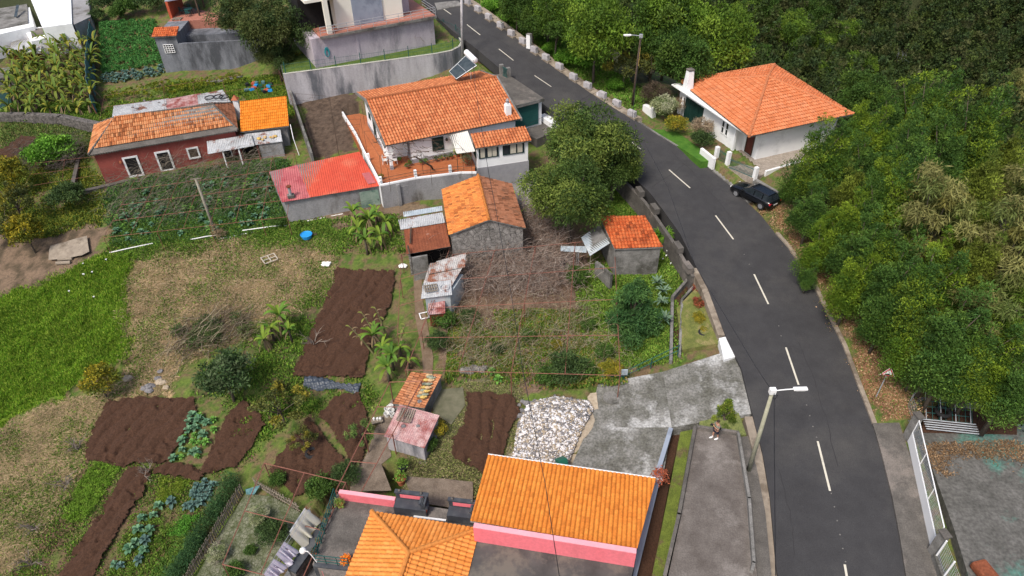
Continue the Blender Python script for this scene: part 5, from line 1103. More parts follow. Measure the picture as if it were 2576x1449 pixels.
# ------------------------------------------------------------------ sheds with gourds and buckets near the path
def pathsheds():
    a, b, c, d = V(988, 1016, -2.0), V(1068, 1028, -2.0), V(1112, 944, -1.6), V(1034, 936, -1.6)
    o = thing('gourd_shed', 'narrow shed with old brown tiles carrying a row of gourds', 'shed', (a+c)/2-[0, 0, 1.8])
    relief('roof', [b, c, d, a], T_gourd, o, cw=.2, amp=.04, step=.04); A = np.array([a, b, c, d]); m = A.mean(axis=0); P = m+(A-m)*.93; MB().prism([p[:2] for p in P], -4, [p[2]-.1 for p in P]).build('wall', M_conc, o)
    G1 = [(1080, 948), (1072, 956), (1083, 957), (1068, 966), (1078, 966), (1066, 974), (1076, 975), (1086, 951), (1064, 982), (1072, 984), (1058, 988), (1068, 993), (1056, 996), (1064, 999), (1078, 944)]
    for i, q in enumerate(G1):
        p = V(*q, -1.55); m = MB(); m.ball(p, .16, 1.5, .8, .75, 8); m.ball(p+[.22, .03, .02], .09, 1.2, .8, .8, 6)
        tag(m.build('gourd', [M_gourdg, M_yellow, M_gourdo, M_gourdg][i % 4], smooth=True), ['grey green gourd in the row on the narrow brown tiled shed', 'yellow gourd in the row on the narrow brown tiled shed', 'tan gourd in the row on the narrow brown tiled shed', 'grey green gourd in the row on the narrow brown tiled shed'][i % 4], 'gourd', 'gourds drying on the shed roof')
    a, b, c, d = V(966, 1098, -2.3), V(1068, 1128, -2.3), V(1106, 1045, -1.8), V(1005, 1018, -1.8)
    s = thing('washed_red_shed', 'small stained pale walled shed with faded red and grey corrugated roof beside the concrete path', 'shed', (a+c)/2-[0, 0, 1.8])
    relief('roof', [a, b, c, d], M_zincr, s, 'sheet', cw=.15, amp=.03, th=.02); A = np.array([a, b, c, d]); m = A.mean(axis=0); P = m+(A-m)*.92; MB().prism([p[:2] for p in P], -4.3, [p[2]-.08 for p in P]).build('wall', M_ret, s)
    frame(V(1022, 1045, -1.85), .95, 1.1, 7, 3, 'pallet', 'grey wooden pallet lying on the faded red shed roof', 'pallet', -.25)
    for q, l in (((1015, 1072), 'left'), ((1052, 1072), 'right')): tag(MB().ball(V(*q, -2.05), .16, 1.2, .9, .7, 7, RNG, .12).build('stone', M_rub3), 'grey stone at the %s on the faded red shed roof' % l, 'stone')
    tag(MB().ball(V(1056, 1010, -1.9), .18, 1.1, .9, .8, 7, RNG, .12).build('stone', M_rub3), 'grey stone at the lower corner of the gourd shed roof', 'stone')
    for i, q in enumerate([(984, 1029), (975, 1037), (987, 1040), (980, 1033), (974, 1048), (987, 1048)]):
        m = MB(); m.lathe(G(*q), [(.14, 0), (.18, .36), (.2, .36), (.2, .4), (.17, .4), (.14, .06)], 12); tag(m.build('bucket', M_plas), 'white plastic bucket in the cluster beside the concrete path', 'bucket', 'white buckets by the path')
    q = G(950, 1065); t = thing('wooden_crate', 'small wooden stand with jars beside the path', 'crate', q); MB().box(q+[0, 0, .3], (.8, .5, .06), .3).build('top', M_wood, t)
    for x, y in ((-.3, -.15), (.3, -.1), (.3, .2), (-.3, .2)): MB().box(q+[x, y, .13], (.06, .06, .3)).build('leg', M_wood, t)
    for x in (-.2, .05, .25): tag(MB().lathe(q+[x, .02, .33], [(.08, 0), (.09, .16), (.05, .2), (.05, .24)], 8).build('jar', M_plas), 'white jar standing on the small wooden stand', 'jar', 'white jars')
pathsheds()
t = MB(); c = G(773, 600)+[0, 0, .12]; t.lathe(c, [(.42, 0), (.5, .34), (.54, .36), (.5, .38), (.45, .3)], 14); tag(t.build('blue_tub', M_blue), 'bright blue plastic tub on the ground at the grass edge', 'tub')
tag(MB().box(G(786, 592)+[0, 0, .08], (.9, .4, .12), .1).build('dark_board', M_dwood), 'dark board lying behind the blue tub', 'board')
m = MB(); c = G(822, 667)
for i in range(6): m.ball(c+np.array([RNG.uniform(-.3, .3), RNG.uniform(-.2, .2), .12]), .18, 1.3, 1, .6, 6, RNG, .3)
tag(m.build('white_rag', M_cloth), 'crumpled white rag lying on the grass near the dug soil', 'rag')
m = MB(); c = G(1014, 672); m.ball(c+[0, 0, .15], .3, 1.4, 1, .5, 8, RNG, .1); tag(m.build('sack', M_cloth), 'whitish sack near the corner of the rusty lean-to', 'sack')
m = MB(); c = G(1048, 668); m.tube([c+[.16*math.cos(a), -.1, .6+.16*math.sin(a)] for a in np.linspace(0, 6.28, 12)], .04, 5); tag(m.build('orange_hose', M_brick), 'orange hose hanging on the small block wall of the rusty lean-to', 'hose')
# black tarp beside the big soil plot
def tarp():
    q = [G(768, 962), G(905, 980)]; xs = np.linspace(0, 1, 46); ys = np.linspace(-.5, .5, 12); P = []
    for i, x in enumerate(xs):
        for y in ys:
            w = .55+.25*math.sin(x*7); p = q[0]*(1-x)+q[1]*x+np.array([.1*y, y*w*1.5, 0]); z = h(p[0], p[1])+.06+.45*max(0, .25-y*y)*(1.6-x)*2+.10*math.sin(x*60+y*9)*.6+.07*math.sin(x*23-y*20)
            P.append((p[0], p[1], z))
    n = 12; F = [(i*n+j, i*n+j+1, (i+1)*n+j+1, (i+1)*n+j) for i in range(45) for j in range(11)]; b = len(P); P += [(x, y, z-.25) for x, y, z in P]; F += [(b+i*n+j, b+(i+1)*n+j, b+(i+1)*n+j+1, b+i*n+j+1) for i in range(45) for j in range(11)]
    tag(MB().poly(P, F).build('black_tarp', mat('tarp', (.035, .045, .06), (.07, .085, .11), 6, .35), smooth=True), 'crumpled black plastic sheet in a long strip beside the dug plot', 'tarp')
tarp()

# ------------------------------------------------------------------ concrete drive, channel, beds, person's platform (all terraces of the setting)
def slope_plat(name, pz, zb, m, n=None):
    P = [V(*q) for q in pz]; return struct(MB().prism([p[:2] for p in P], [p[2]-zb for p in P], [p[2] for p in P]).build(name, m))
def road_z(px, py, d=0): return Rd(px, py)[2]+d
def bilinear(name, quad, m, nu=24, nv=16, th=.5, fn=None):
    """sloping slab between four measured corners (px,py,z), surface slightly uneven"""
    c = [V(*q) for q in quad]; P = []; 
    for j in range(nv+1):
        for i in range(nu+1):
            u, v = i/nu, j/nv; p = (c[0]*(1-u)+c[1]*u)*(1-v)+(c[3]*(1-u)+c[2]*u)*v; P.append(p+[0, 0, fn(p) if fn else 0])
    N = len(P); F = [(j*(nu+1)+i, j*(nu+1)+i+1, (j+1)*(nu+1)+i+1, (j+1)*(nu+1)+i) for j in range(nv) for i in range(nu)]; P += [p-np.array([0, 0, th]) for p in P]
    F += [tuple(N+k for k in f[::-1]) for f in F[:nu*nv]]; e = [i for i in range(nu+1)]; mm = (nu+1)
    for i in range(nu): F.append((i, N+i, N+i+1, i+1)); a = nv*mm+i; F.append((a, a+1, N+a+1, N+a))
    for j in range(nv): F.append((j*mm, (j+1)*mm, N+(j+1)*mm, N+j*mm)); a = j*mm+nu; F.append((a, N+a, N+a+mm, a+mm))
    return struct(MB().poly(P, F).build(name, m, smooth=False))
bilinear('driveway', [(1504, 966, -2.75), (1668, 935, -2.0), (1690, 1075, -2.45), (1480, 1075, -3.1)], M_drive, th=1)
bilinear('driveway', [(1480, 1075, -3.1), (1690, 1075, -2.45), (1665, 1215, -3.15), (1425, 1200, -3.5)], M_drive, th=1)
bilinear('driveway', [(1668, 935, -2.0), (1864, 872, -1.05), (1893, 1040, -1.62), (1690, 1075, -2.45)], M_drive, th=1)
tag(MB().lathe(V(1538, 1000, -2.66), [(.62, 0), (.6, .02), (.3, .03), (.02, .03)], 18).build('manhole_cover', M_conc), 'pale round concrete cover set into the driveway', 'manhole cover')
struct(MB().prism([Rd(*q)[:2] for q in [(1809, 848), (1838, 842), (1858, 893), (1822, 902)]], -1.6, [road_z(*q)-.10 for q in [(1809, 848), (1838, 842), (1858, 893), (1822, 902)]]).build('white_patch', mat('white_cement', (.66, .67, .68), (.76, .77, .78), 5)))
bilinear('lawn_bed', [(1702, 775, -1.5), (1760, 715, -1.0), (1815, 862, -1.28), (1716, 880, -1.75)], mat('bed_grass', (.10, .12, .03), (.18, .19, .05), 2.2, .95, .8, c3=(.25, .21, .09), s3=.8, fine=(18., .4)), th=1, fn=lambda p: .08*fbm(np.array(p[0]), np.array(p[1]), 2.)-.04)
bilinear('lawn_bed', [(1760, 1060, -1.72), (1858, 1038, -1.5), (1878, 1094, -1.75), (1757, 1085, -1.85)], mat('bed_grass2', (.10, .13, .04), (.20, .22, .07), 4, .95, .8, fine=(18., .4)), th=.8)
def chan():
    o = thing('irrigation_channel', 'narrow concrete irrigation channel bending along the road side garden', 'channel', V(1700, 800, -2)); 
    def seg(px, z, nm, t=.16, m=M_conc):
        Q = [V(*q) for q in px]; mb = MB()
        for i in range(len(Q)-1): mb.wall(Q[i], Q[i+1]+(Q[i+1]-Q[i])/np.linalg.norm(Q[i+1]-Q[i])*.08, t, -3.2, Q[i][2], None, Q[i+1][2])
        mb.build(nm, m, o)
    seg([(1745, 684, -1.0), (1692, 745, -1.35), (1688, 905, -1.9)], 0, 'wall_outer', .22); seg([(1762, 700, -1.0), (1716, 752, -1.35), (1710, 890, -1.8)], 0, 'wall_inner', .18)
    Q = [V(1754, 690, -1.6), V(1704, 748, -1.8), V(1699, 900, -2.3)]
    mb = MB(); mb.wall(Q[0], Q[1], .5, -3.4, Q[0][2], None, Q[1][2]); mb.wall(Q[1], Q[2], .5, -3.4, Q[1][2], None, Q[2][2]); mb.build('channel_bed', M_soil, o)
chan()
# platform of the person with low walls
PPZ = -1.6
def pplat():
    P = [(1752, 1082), (1858, 1096), (1905, 1449), (1920, 1560), (1655, 1560), (1681, 1449), (1713, 1300)]
    struct(MB().prism([V(*q, PPZ)[:2] for q in P], -5, PPZ).build('concrete_terrace', mat('terrace_slab', (.10, .085, .075), (.17, .15, .135), .9, .92, .4, c3=(.26, .235, .215), s3=.33, t3=(.52, .68), fine=(12., .25))))
    def w(nm, lab, px, hh, t, m):
        o = thing(nm, lab, 'wall', V(*px[0], PPZ)); Q = [V(*q, PPZ+hh) for q in px]; mb = MB()
        for i in range(len(Q)-1): mb.wall(Q[i], Q[i+1]+(Q[i+1]-Q[i])/np.linalg.norm(Q[i+1]-Q[i])*t*.5, t, -4.5, PPZ+hh)
        mb.build('wall_body', m, o)
    w('terrace_wall', 'low dark concrete wall on the left edge of the long terrace', [(1749, 1072), (1709, 1290), (1672, 1449), (1652, 1560)], .3, .2, M_concd)
    w('terrace_wall', 'short dark concrete wall at the far end of the terrace behind the person', [(1752, 1071), (1856, 1086)], .3, .2, M_concd)
    w('terrace_wall', 'low pale concrete wall on the right edge of the long terrace', [(1858, 1088), (1885, 1250), (1897, 1412), (1893, 1430)], .35, .17, M_conc)
    struct(MB().prism([V(*q, PPZ-.3)[:2] for q in [(1862, 1100), (1888, 1098), (1925, 1290), (1940, 1449), (1950, 1560), (1920, 1560), (1905, 1449)]], -5, PPZ-.25).build('side_strip', M_concd))
    struct(MB().prism([V(*q, -2.2)[:2] for q in [(1712, 1085), (1750, 1078), (1705, 1300), (1672, 1449), (1650, 1560), (1610, 1560), (1640, 1449), (1690, 1200)]], -5, -2.25).build('grass_strip', mat('strip_grass', (.09, .12, .02), (.15, .19, .03), 1.8, .95, .8, c3=(.12, .09, .045), s3=1., fine=(18., .4))))
pplat()
def bluewall():
    o = thing('blue_grey_wall', 'smooth blue grey retaining wall along the right side of the lower driveway', 'wall', V(1670, 1150, -3.5)); A, B, C = V(1688, 1076, -2.25), V(1655, 1185, -2.3), V(1590, 1449, -2.9)
    D = V(1560, 1560, -3.0)
    MB().wall(A, B, .28, -4.8, A[2], None, B[2]).wall(B, C, .5, -5, B[2]-.2, None, C[2]).wall(C, D, .6, -5, C[2], None, D[2]).build('wall_body', M_bluegrey, o)
bluewall()
struct(MB().prism([V(*q, -3.6)[:2] for q in [(1690, 1080), (1712, 1086), (1685, 1210), (1640, 1449), (1610, 1560), (1560, 1560), (1610, 1400)]], -5, -3.3).build('ditch', M_soil))
# planter with red shrub
potplant(V(1657, 1212, -2.2), .2, .3, 'reddish leaved shrub in a long white planter at the corner of the big orange roof', [(.20, .05, .035), (.28, .08, .04), (.10, .04, .03)], None, None, M_plas, 420, .55)

# ------------------------------------------------------------------ BOTTOM HOUSE
def bottom():
    ze = -.9; zn = -.35
    a, b, c, d = V(1228, 1146, ze), V(1650, 1206, ze), V(1603, 1382, zn), V(1183, 1312, zn); F = Fr(a, b)
    o = thing('pink_house', 'pink and charcoal house with two bright orange tile roofs at the bottom of the picture', 'house', (a+c)/2-[0, 0, 3.4])
    relief('long_roof', [b, a, d, c], T_bot, o, cw=.26, rl=.40, amp=.06, step=.06)
    MB().tube([a+[0, .1, -.03], b+[0, .1, -.03]], .07, 8).build('gutter', M_wplain, o)
    x = F; L = F.L; t = -F.st(c)[1]
    W = [a, b, c, d]; m = np.mean(W, axis=0); Q = [m+(p-m)*.955 for p in W]; MB().prism([p[:2] for p in Q], -4.6, [p[2]-.12 for p in Q]).build('wall', M_pink, o)
    # pink parapet at the near side
    P0, P1 = V(1193, 1317, .05), V(1601, 1382, .05); d_ = (P1-P0)/np.linalg.norm(P1-P0); n_ = np.array([d_[1], -d_[0], 0])
    MB().wall(P0+n_*.13, P1+n_*.13, .26, -1.35, .05).build('parapet', M_pink, o); MB().wall(P0+n_*.12, P1+n_*.12, .3, .054, .10).build('parapet_top', M_pinkl, o)
    # flat grey roof in front
    MB().prism([V(*q, -1.3)[:2] for q in [(1196, 1340), (1600, 1405), (1560, 1560), (1150, 1560)]], -4.5, -1.32).build('flat_roof', mat('felt_roof', (.055, .052, .05), (.10, .095, .09), .8, .9, .2, c3=(.14, .125, .105), s3=.5), o)
    # hipped roof
    ze = -1.35; A, B, R, E, D = V(935, 1288, ze), V(1206, 1332, ze), V(1028, 1392, -.45), V(1190, 1600, ze), V(842, 1600, ze)
    f2 = Fr(A, B); s, tt = f2.st(R); R2 = f2(s, tt*3.2, -.45); E = f2(f2.L, tt*4, ze); D = f2(-.05, tt*4, ze)
    relief('hip_roof', [A, B, R], T_bot2, o, cw=.26, rl=.40, amp=.06, step=.06); relief('hip_roof', [D, A, R, R2], T_bot2, o, cw=.26, rl=.40, amp=.06, step=.06); relief('hip_roof', [B, E, R2, R], T_bot2, o, cw=.26, rl=.40, amp=.06, step=.06)
    for p, q in ((A, R), (B, R), (R, R2)): caps('hip_tiles', p+[0, 0, .06], q+[0, 0, .06], T_bot2, o, .15)
    MB().prism([p[:2] for p in (f2(.4, -.4), f2(f2.L-.2, -.4), f2(f2.L-.2, tt*4), f2(.4, tt*4))], -4.8, ze-.1).build('wall', M_pink, o)
    # terrace
    zt = -2.7; T = [(848, 1240), (1190, 1290), (1190, 1400), (900, 1449), (830, 1449), (786, 1420)]
    MB().prism([V(*q, zt)[:2] for q in T], -5.6, zt).build('terrace', M_concd, o)
    p0, p1 = V(853, 1236, zt+.75), V(994, 1255, zt+.75); MB().wall(p0, p1, .22, -5, zt+.72).build('terrace_wall', M_pink, o); MB().wall(p0, p1, .26, zt+.724, zt+.77).build('terrace_wall_top', M_pinkl, o)
    MB().wall(V(790, 1422, zt), V(878, 1432, zt), .25, -5.2, zt+.1).build('terrace_edge', M_char, o); MB().wall(V(812, 1436, zt-.2), V(900, 1446, zt-.2), .2, -5.4, zt-.05).build('edge_band', M_pink, o)
    r = MB(); Q = [V(846, 1252, zt), V(794, 1418, zt), V(880, 1428, zt)]
    for i in range(2):
        for zz in (.3, .6, .95): r.tube([Q[i]+[0, 0, zz], Q[i+1]+[0, 0, zz]], .025, 5)
        for k in np.linspace(0, 1, 8 if i == 0 else 4): p = Q[i]+(Q[i+1]-Q[i])*k; r.tube([p, p+[0, 0, .95]], .03, 5)
    r.build('railing', M_green, o)
    return zt, f2
BT, BF = bottom()
def sink(px, lab, w=2.0):
    c = V(*px, BT); o = thing('stone_sink', lab, 'sink', c, 'washing sinks on the pink terrace'); an = -.16; q = MB(); R = Matrix.Rotation(an, 3, 'Z'); g = lambda x, y, z: c+np.array(R@Vector((x, y, z)))
    q.box(g(0, 0, .35), (w, .75, .7), an); q.box(g(0, .36, .95), (w, .16, .62), an); q.build('base', M_char, o)
    b = MB(); b.box(g(0, .27, .98), (w*.72, .02, .3), an); b.box(g(-w/2-.004, .05, .45), (.02, .5, .3), an); b.build('red_panel', M_pink, o)
    b = MB(); b.box(g(.0, .36, 1.29), (w+.1, .26, .08), an)
    for i in range(8): t = i/7; b.box(g(w/2-.1-t*.0-.25*(1-t)**2, -.05, .75+.45*(1-t)), (.12+.3*t, .5, .07), an)
    b.box(g(w/2-.06, 0, 1.0), (.1, .6, .55), an); b.build('coping', M_char, o)
    bb = MB()
    for x, r in ((-.75, .09), (.6, .09)): bb.ball(g(x*w/2, .36, 1.4), r)
    bb.build('knob', M_concd, o); MB().box(g(w/2+.004, -.05, .55), (.02, .5, .35), an).build('orange_side', M_brick, o)
sink((1037, 1284), 'left charcoal and pink washing sink on the terrace of the pink house'); sink((1166, 1304), 'right charcoal washing sink half under the big orange roof', 1.8)
tag(MB().box(V(1081, 1304, BT+.12), (2.0, .12, .05), -.16).build('white_plank', M_wplain), 'white plank lying beside the sinks on the pink house terrace', 'plank')
potplant(V(857, 1275, BT), .2, .25, 'small yellow green bush in a pot in the terrace corner', [(.18, .2, .04), (.1, .15, .03)], None, n=160, plant_r=.32)
potplant(V(872, 1416, BT), .25, .22, 'flower box with red and orange flowers on the terrace edge', [(.05, .12, .02), (.5, .03, .02), (.6, .2, .02)], None, n=200, plant_r=.3)
for i, q in enumerate([(838, 1280), (830, 1305), (818, 1335), (808, 1365), (798, 1395)]): potplant(V(q[0]-6, q[1], BT-.1), .16, .2, 'dark potted cactus on the outer ledge of the green railing', [(.05, .06, .04), (.08, .08, .05)], 'pots along the green railing', n=60, plant_r=.2)
def walllamp():
    c = V(797, 1414, BT+.9); o = thing('wall_lamp', 'white globe lamp on a curved arm at the railing corner', 'lamp', c); p = V(762, 1385, BT+1.5); MB().tube([c, c+[-.2, .1, .5], (p+c)/2+[0, 0, .5], p], .03, 6).build('arm', M_plas, o); MB().ball(p, .2, n=12).build('globe', M_plas, o, smooth=True)
walllamp()
# clothes line with sheets, dark wall under it
def laundry():
    A, B = V(770, 1278, -1.9), V(655, 1455, -2.1); t = thing('clothes_line', 'clothes line of wire along the dark wall at the bottom', 'clothes line', V(760, 1290, -4)); MB().tube([A, (A+B)/2-[0, 0, .05], B, V(600, 1540, -2.1)], .012, 4).tube([A+[.25, 0, 0], B+[.25, 0, 0]], .012, 4).build('line', M_grod, t); MB().tube([A-[0, 0, 2.4], A+[0, 0, .1]], .04, 6).build('post', M_rod, t)
    def cl(u0, u1, drop, m, lab, dx):
        P = []; n = 14; k = 6
        for i in range(n):
            for j in range(k): u = u0+(u1-u0)*i/(n-1); p = A*(1-u)+B*u; P.append((p[0]+dx+.42*drop*j/(k-1)+math.sin(i*1.9)*.03*j, p[1]+math.cos(i*1.3)*.03*j, p[2]-drop*j/(k-1)*(1-.06*math.sin(i*.9))))
        F = [(i*k+j, i*k+j+1, (i+1)*k+j+1, (i+1)*k+j) for i in range(n-1) for j in range(k-1)]; b = len(P); P += [(x+.015, y, z) for x, y, z in P]; F += [tuple(b+q for q in f[::-1]) for f in F]
        tag(MB().poly(P, F).build('hanging_cloth', m, smooth=True), lab, 'laundry')
    cl(.02, .40, 1.35, M_clothy, 'cream sheet hanging on the clothes line', .05); cl(.0, .35, .5, M_cloth, 'white sheet folded over the clothes line above the cream sheet', -.1); cl(.5, .68, 1.2, M_clothl, 'pale lilac cloth hanging on the clothes line', 0.0); cl(.74, .95, 1.0, M_clothl, 'lower lilac cloth hanging at the end of the clothes line', .05)
    w = thing('charcoal_wall', 'thick charcoal topped stone wall beside the hanging laundry', 'wall', V(800, 1340, -5)); a, b = V(818, 1316, -3.4), V(735, 1440, -3.6); MB().wall(a, b, .5, -6, -3.6).build('masonry', M_stone, w); MB().wall(a, b, .6, -3.596, -3.4).build('coping', M_char, w)
laundry()
struct(MB().prism([V(*q, -4.9)[:2] for q in [(745, 1400), (815, 1330), (800, 1449), (780, 1560), (640, 1560)]], -6.5, -4.95).build('lower_yard', mat('grey_sett', (.14, .14, .14), (.22, .22, .22), 3, vor=(6., .08, (.07, .07, .07)))))
# ------------------------------------------------------------------ right bottom: court, gate fence, frames
def rightside():
    CZ = -2.4
    struct(MB().prism([V(*q, CZ)[:2] for q in [(2310, 1080), (2700, 1060), (2800, 1560), (2470, 1560), (2400, 1330)]], -5, CZ).build('court', M_court))
    o = thing('white_gate', 'long white sliding gate with wire mesh between road and court', 'gate', V(2345, 1200, -2.2)); A, B = V(2283, 1108, -2.1), V(2342, 1377, -2.2)
    a = Rd(2283, 1112, .0); b = Rd(2340, 1378, .0); d = (b-a)/np.linalg.norm(b-a); n = np.array([-d[1], d[0], 0])
    def leafp(p, q, hs, ht, nm):
        g = MB(); g.wall(p, q, .06, p[2]+.08, p[2]+hs, q[2]+.08, q[2]+hs); g.build(nm+'_panel', M_wplain, o)
        f = MB(); L = np.linalg.norm(q-p)
        for k in (0, .25, .5, .75, 1) if nm == 'lower' else (0, .33, .66, 1): x = p+(q-p)*k; f.tube([x+[0, 0, hs], x+[0, 0, ht]], .03, 5)
        f.tube([p+[0, 0, ht], q+[0, 0, ht]], .035, 5); f.tube([p+[0, 0, hs+.03], q+[0, 0, hs+.03]], .035, 5); f.build(nm+'_frame', M_wplain, o)
        w = MB()
        for k in np.arange(0, L, .14): x = p+(q-p)*k/L; w.tube([x+[0, 0, hs], x+[0, 0, ht]], .007, 3)
        for zz in np.arange(hs, ht, .14): w.tube([p+[0, 0, zz], q+[0, 0, zz]], .007, 3)
        w.build(nm+'_mesh', M_grod, o)
    leafp(a, b, .9, 2.1, 'gate')
    def post(P, hh, w, lab):
        t = thing('gate_pillar', lab, 'pillar', P); MB().box(P+[0, 0, hh/2-.2], (w, w*1.3, hh+.4), .15).build('shaft', M_conc, t); MB().box(P+[0, 0, hh+.03], (w+.12, w*1.3+.12, .09), .15).build('cap', M_concd, t)
    post(a-d*.3, 2.2, .35, 'rough concrete gate pillar at the far end of the white gate'); post(b+d*.35, 2.0, .35, 'rough concrete gate pillar at the near end of the white gate')
    f = thing('wire_fence', 'wire mesh fence on a low pale wall at the bottom right corner', 'fence', b+d*3); c = b+d*.7; e = Rd(2395, 1540, .0)
    MB().wall(c, e, .25, -4, c[2]+.55, None, e[2]+.55).build('low_wall', M_conc, f)
    w = MB(); L = np.linalg.norm(e-c)
    for k in np.arange(0, L, .16): x = c+(e-c)*k/L; w.tube([x+[0, 0, .5], x+[0, 0, 1.9]], .008, 3)
    for zz in np.arange(.5, 1.95, .16): w.tube([c+[0, 0, zz], e+[0, 0, zz]], .008, 3)
    w.build('wire_mesh', M_grod, f)
    for k in (.02, .42, .8): x = c+(e-c)*k; MB().tube([x, x+[0, 0, 2.0]], .05, 8).build('post', M_wplain, f)
    # rounded wall and stored frames under the trees
    g = thing('curved_fence', 'curved concrete wall with wire fence behind the far gate pillar', 'fence', V(2285, 1010, -1.8)); Q = [V(2290, 1060, -1.3), V(2280, 1025, -1.3), V(2300, 1000, -1.3), V(2345, 992, -1.3), (V(2480, 1000, -1.3))]; m = MB(); w = MB()
    for i in range(4):
        m.wall(Q[i], Q[i+1]+(Q[i+1]-Q[i])/np.linalg.norm(Q[i+1]-Q[i])*.1, .25, -4, -1.3)
        n_ = int(np.linalg.norm(Q[i+1]-Q[i])/.2)
        for k in range(n_): x = Q[i]+(Q[i+1]-Q[i])*k/n_; w.tube([x, x+[0, 0, 1.2]], .008, 3)
        for zz in (.3, .6, .9, 1.2): w.tube([Q[i]+[0, 0, zz], Q[i+1]+[0, 0, zz]], .01, 3)
    m.build('wall_body', M_conc, g); w.build('wire_mesh', M_grod, g)
    s = thing('stacked_frames', 'stack of metal bars and green mesh frames stored under the trees', 'frames', V(2400, 1060, CZ)); a2, b2 = V(2330, 1078, CZ+.3), V(2465, 1092, CZ+.3); m = MB()
    for k in range(5): y = np.array([0, .16*k, .05*k]); m.tube([a2+y, b2+y], .045, 5)
    m.build('pipes', M_grod, s)
    m = MB(); u = (b2-a2)/np.linalg.norm(b2-a2); up = np.array([-u[1]*.75, u[0]*.75, .55])
    for k in range(9): x = a2+[0, .9, 0]+(b2-a2)*k/8; m.tube([x, x+up*1.3], .02, 4)
    for zz in (0, .45, .9, 1.3): m.tube([a2+[0, .9, 0]+up*zz, b2+[0, .9, 0]+up*zz], .025, 4)
    m.build('green_frame', M_green, s)
    m = MB()
    for k in range(4): x = a2+[0, .7, .2]+(b2-a2)*(.08+k*.28); m.tube([x, x+up*1.9], .03, 4)
    m.build('ladder_frame', M_grod, s)
    ty = V(2372, 1035, CZ+.7); m = MB(); m.tube([ty+[.42*math.cos(a_), .42*math.sin(a_), 0] for a_ in np.linspace(0, 6.28, 17)], .13, 8); tag(m.build('old_tyre', M_rubber), 'old black tyre lying on the stored metal frames', 'tyre')
    q = [V(*q_, CZ+.15)[:2] for q_ in [(2320, 1085), (2560, 1090), (2560, 1030), (2330, 1010)]]; struct(MB().prism(q, -4, CZ+.05).build('dark_floor', M_soil))
    e_ = V(2475, 1450, CZ); tag(MB().box((e_[0], e_[1], CZ+.3), (.9, 1.4, .5), .2).build('rusty_tank', M_rust, bevel=.15), 'rusty orange tank lid behind the wire fence in the bottom right corner', 'tank')
rightside()
# leaf litter on the court
def scatter(name, poly, n, L, W, cols, lab, cat='leaves', z=None, flat=1., zo=.02, seed=1, hh=.0, struct_=False, dens=None, world=False):
    """many small faces lying or standing on the ground inside a measured outline"""
    rng = np.random.default_rng(seed); pw = np.array(poly if world else gp(poly)); lo, hi = pw.min(0), pw.max(0); X = rng.uniform(lo[0], hi[0], n*4); Y = rng.uniform(lo[1], hi[1], n*4)
    m = inpoly(X+(fbm(X, Y, .9, 3)-.5)*1.6+rng.normal(size=len(X))*.3, Y+(fbm(X, Y, .9, 9)-.5)*1.6+rng.normal(size=len(X))*.3, pw)
    if dens is not None: m &= fbm(X, Y, dens[0], 21)+rng.normal(size=len(X))*.13 > dens[1]
    X, Y = X[m][:n], Y[m][:n]; n = len(X); Z = (H(X, Y)+bump(X, Y) if z is None else np.full(n, float(z)))+zo
    a = rng.uniform(0, 6.28, n); d = np.stack([np.cos(a), np.sin(a), np.zeros(n)], 1); s = (.6+.8*rng.random(n))
    if hh: up = np.stack([d[:, 0]*.45, d[:, 1]*.45, np.ones(n)], 1)*(hh*s)[:, None]
    else: up = d*L*s[:, None]; up[:, 2] += rng.random(n)*L*flat*.5
    sd = np.stack([-d[:, 1], d[:, 0], rng.normal(size=n)*.2], 1)*(W*s/2)[:, None]; P = np.stack([X, Y, Z], 1)
    mid = P+up*.55+(np.array([0, 0, .0])); v = np.stack([P-sd*.5, P+sd*.5, mid+sd, P+up, mid-sd], 1).reshape(-1, 3); k = np.arange(n)*5
    f = np.concatenate([np.stack([k, k+1, k+2, k+4], 1), np.stack([k+4, k+2, k+3, k+3], 1)]); f1 = np.stack([k, k+1, k+2, k+4], 1)
    v = np.concatenate([v]); tri = np.stack([k+4, k+2, k+3], 1)
    cols = np.array(cols); c = (1.75 if hh else 1.2)*cols[rng.integers(0, len(cols), n)]*(.7+.5*rng.random(n))[:, None]*(.7+.6*fbm(X, Y, .9, 31))[:, None]
    # quads only: give the tip its own thin quad
    v2 = np.stack([P-sd*.5, P+sd*.5, mid+sd, mid-sd, mid-sd, mid+sd, P+up+sd*.15, P+up-sd*.15], 1).reshape(-1, 3); f = np.arange(8*n).reshape(-1, 4)
    o = npmesh(name, v2, f, GRASS, col=np.repeat(c, 8, axis=0)); stuff(o, lab, cat); return o
scatter('leaf_litter', [(2340, 1095), (2560, 1100), (2600, 1150), (2520, 1140), (2420, 1130), (2380, 1190), (2350, 1150)], 3000, .13, .05, [(.14, .085, .045), (.09, .055, .03), (.24, .16, .09)], 'brown fallen leaves along the far edge of the court', z=-2.4, seed=4, world=False)
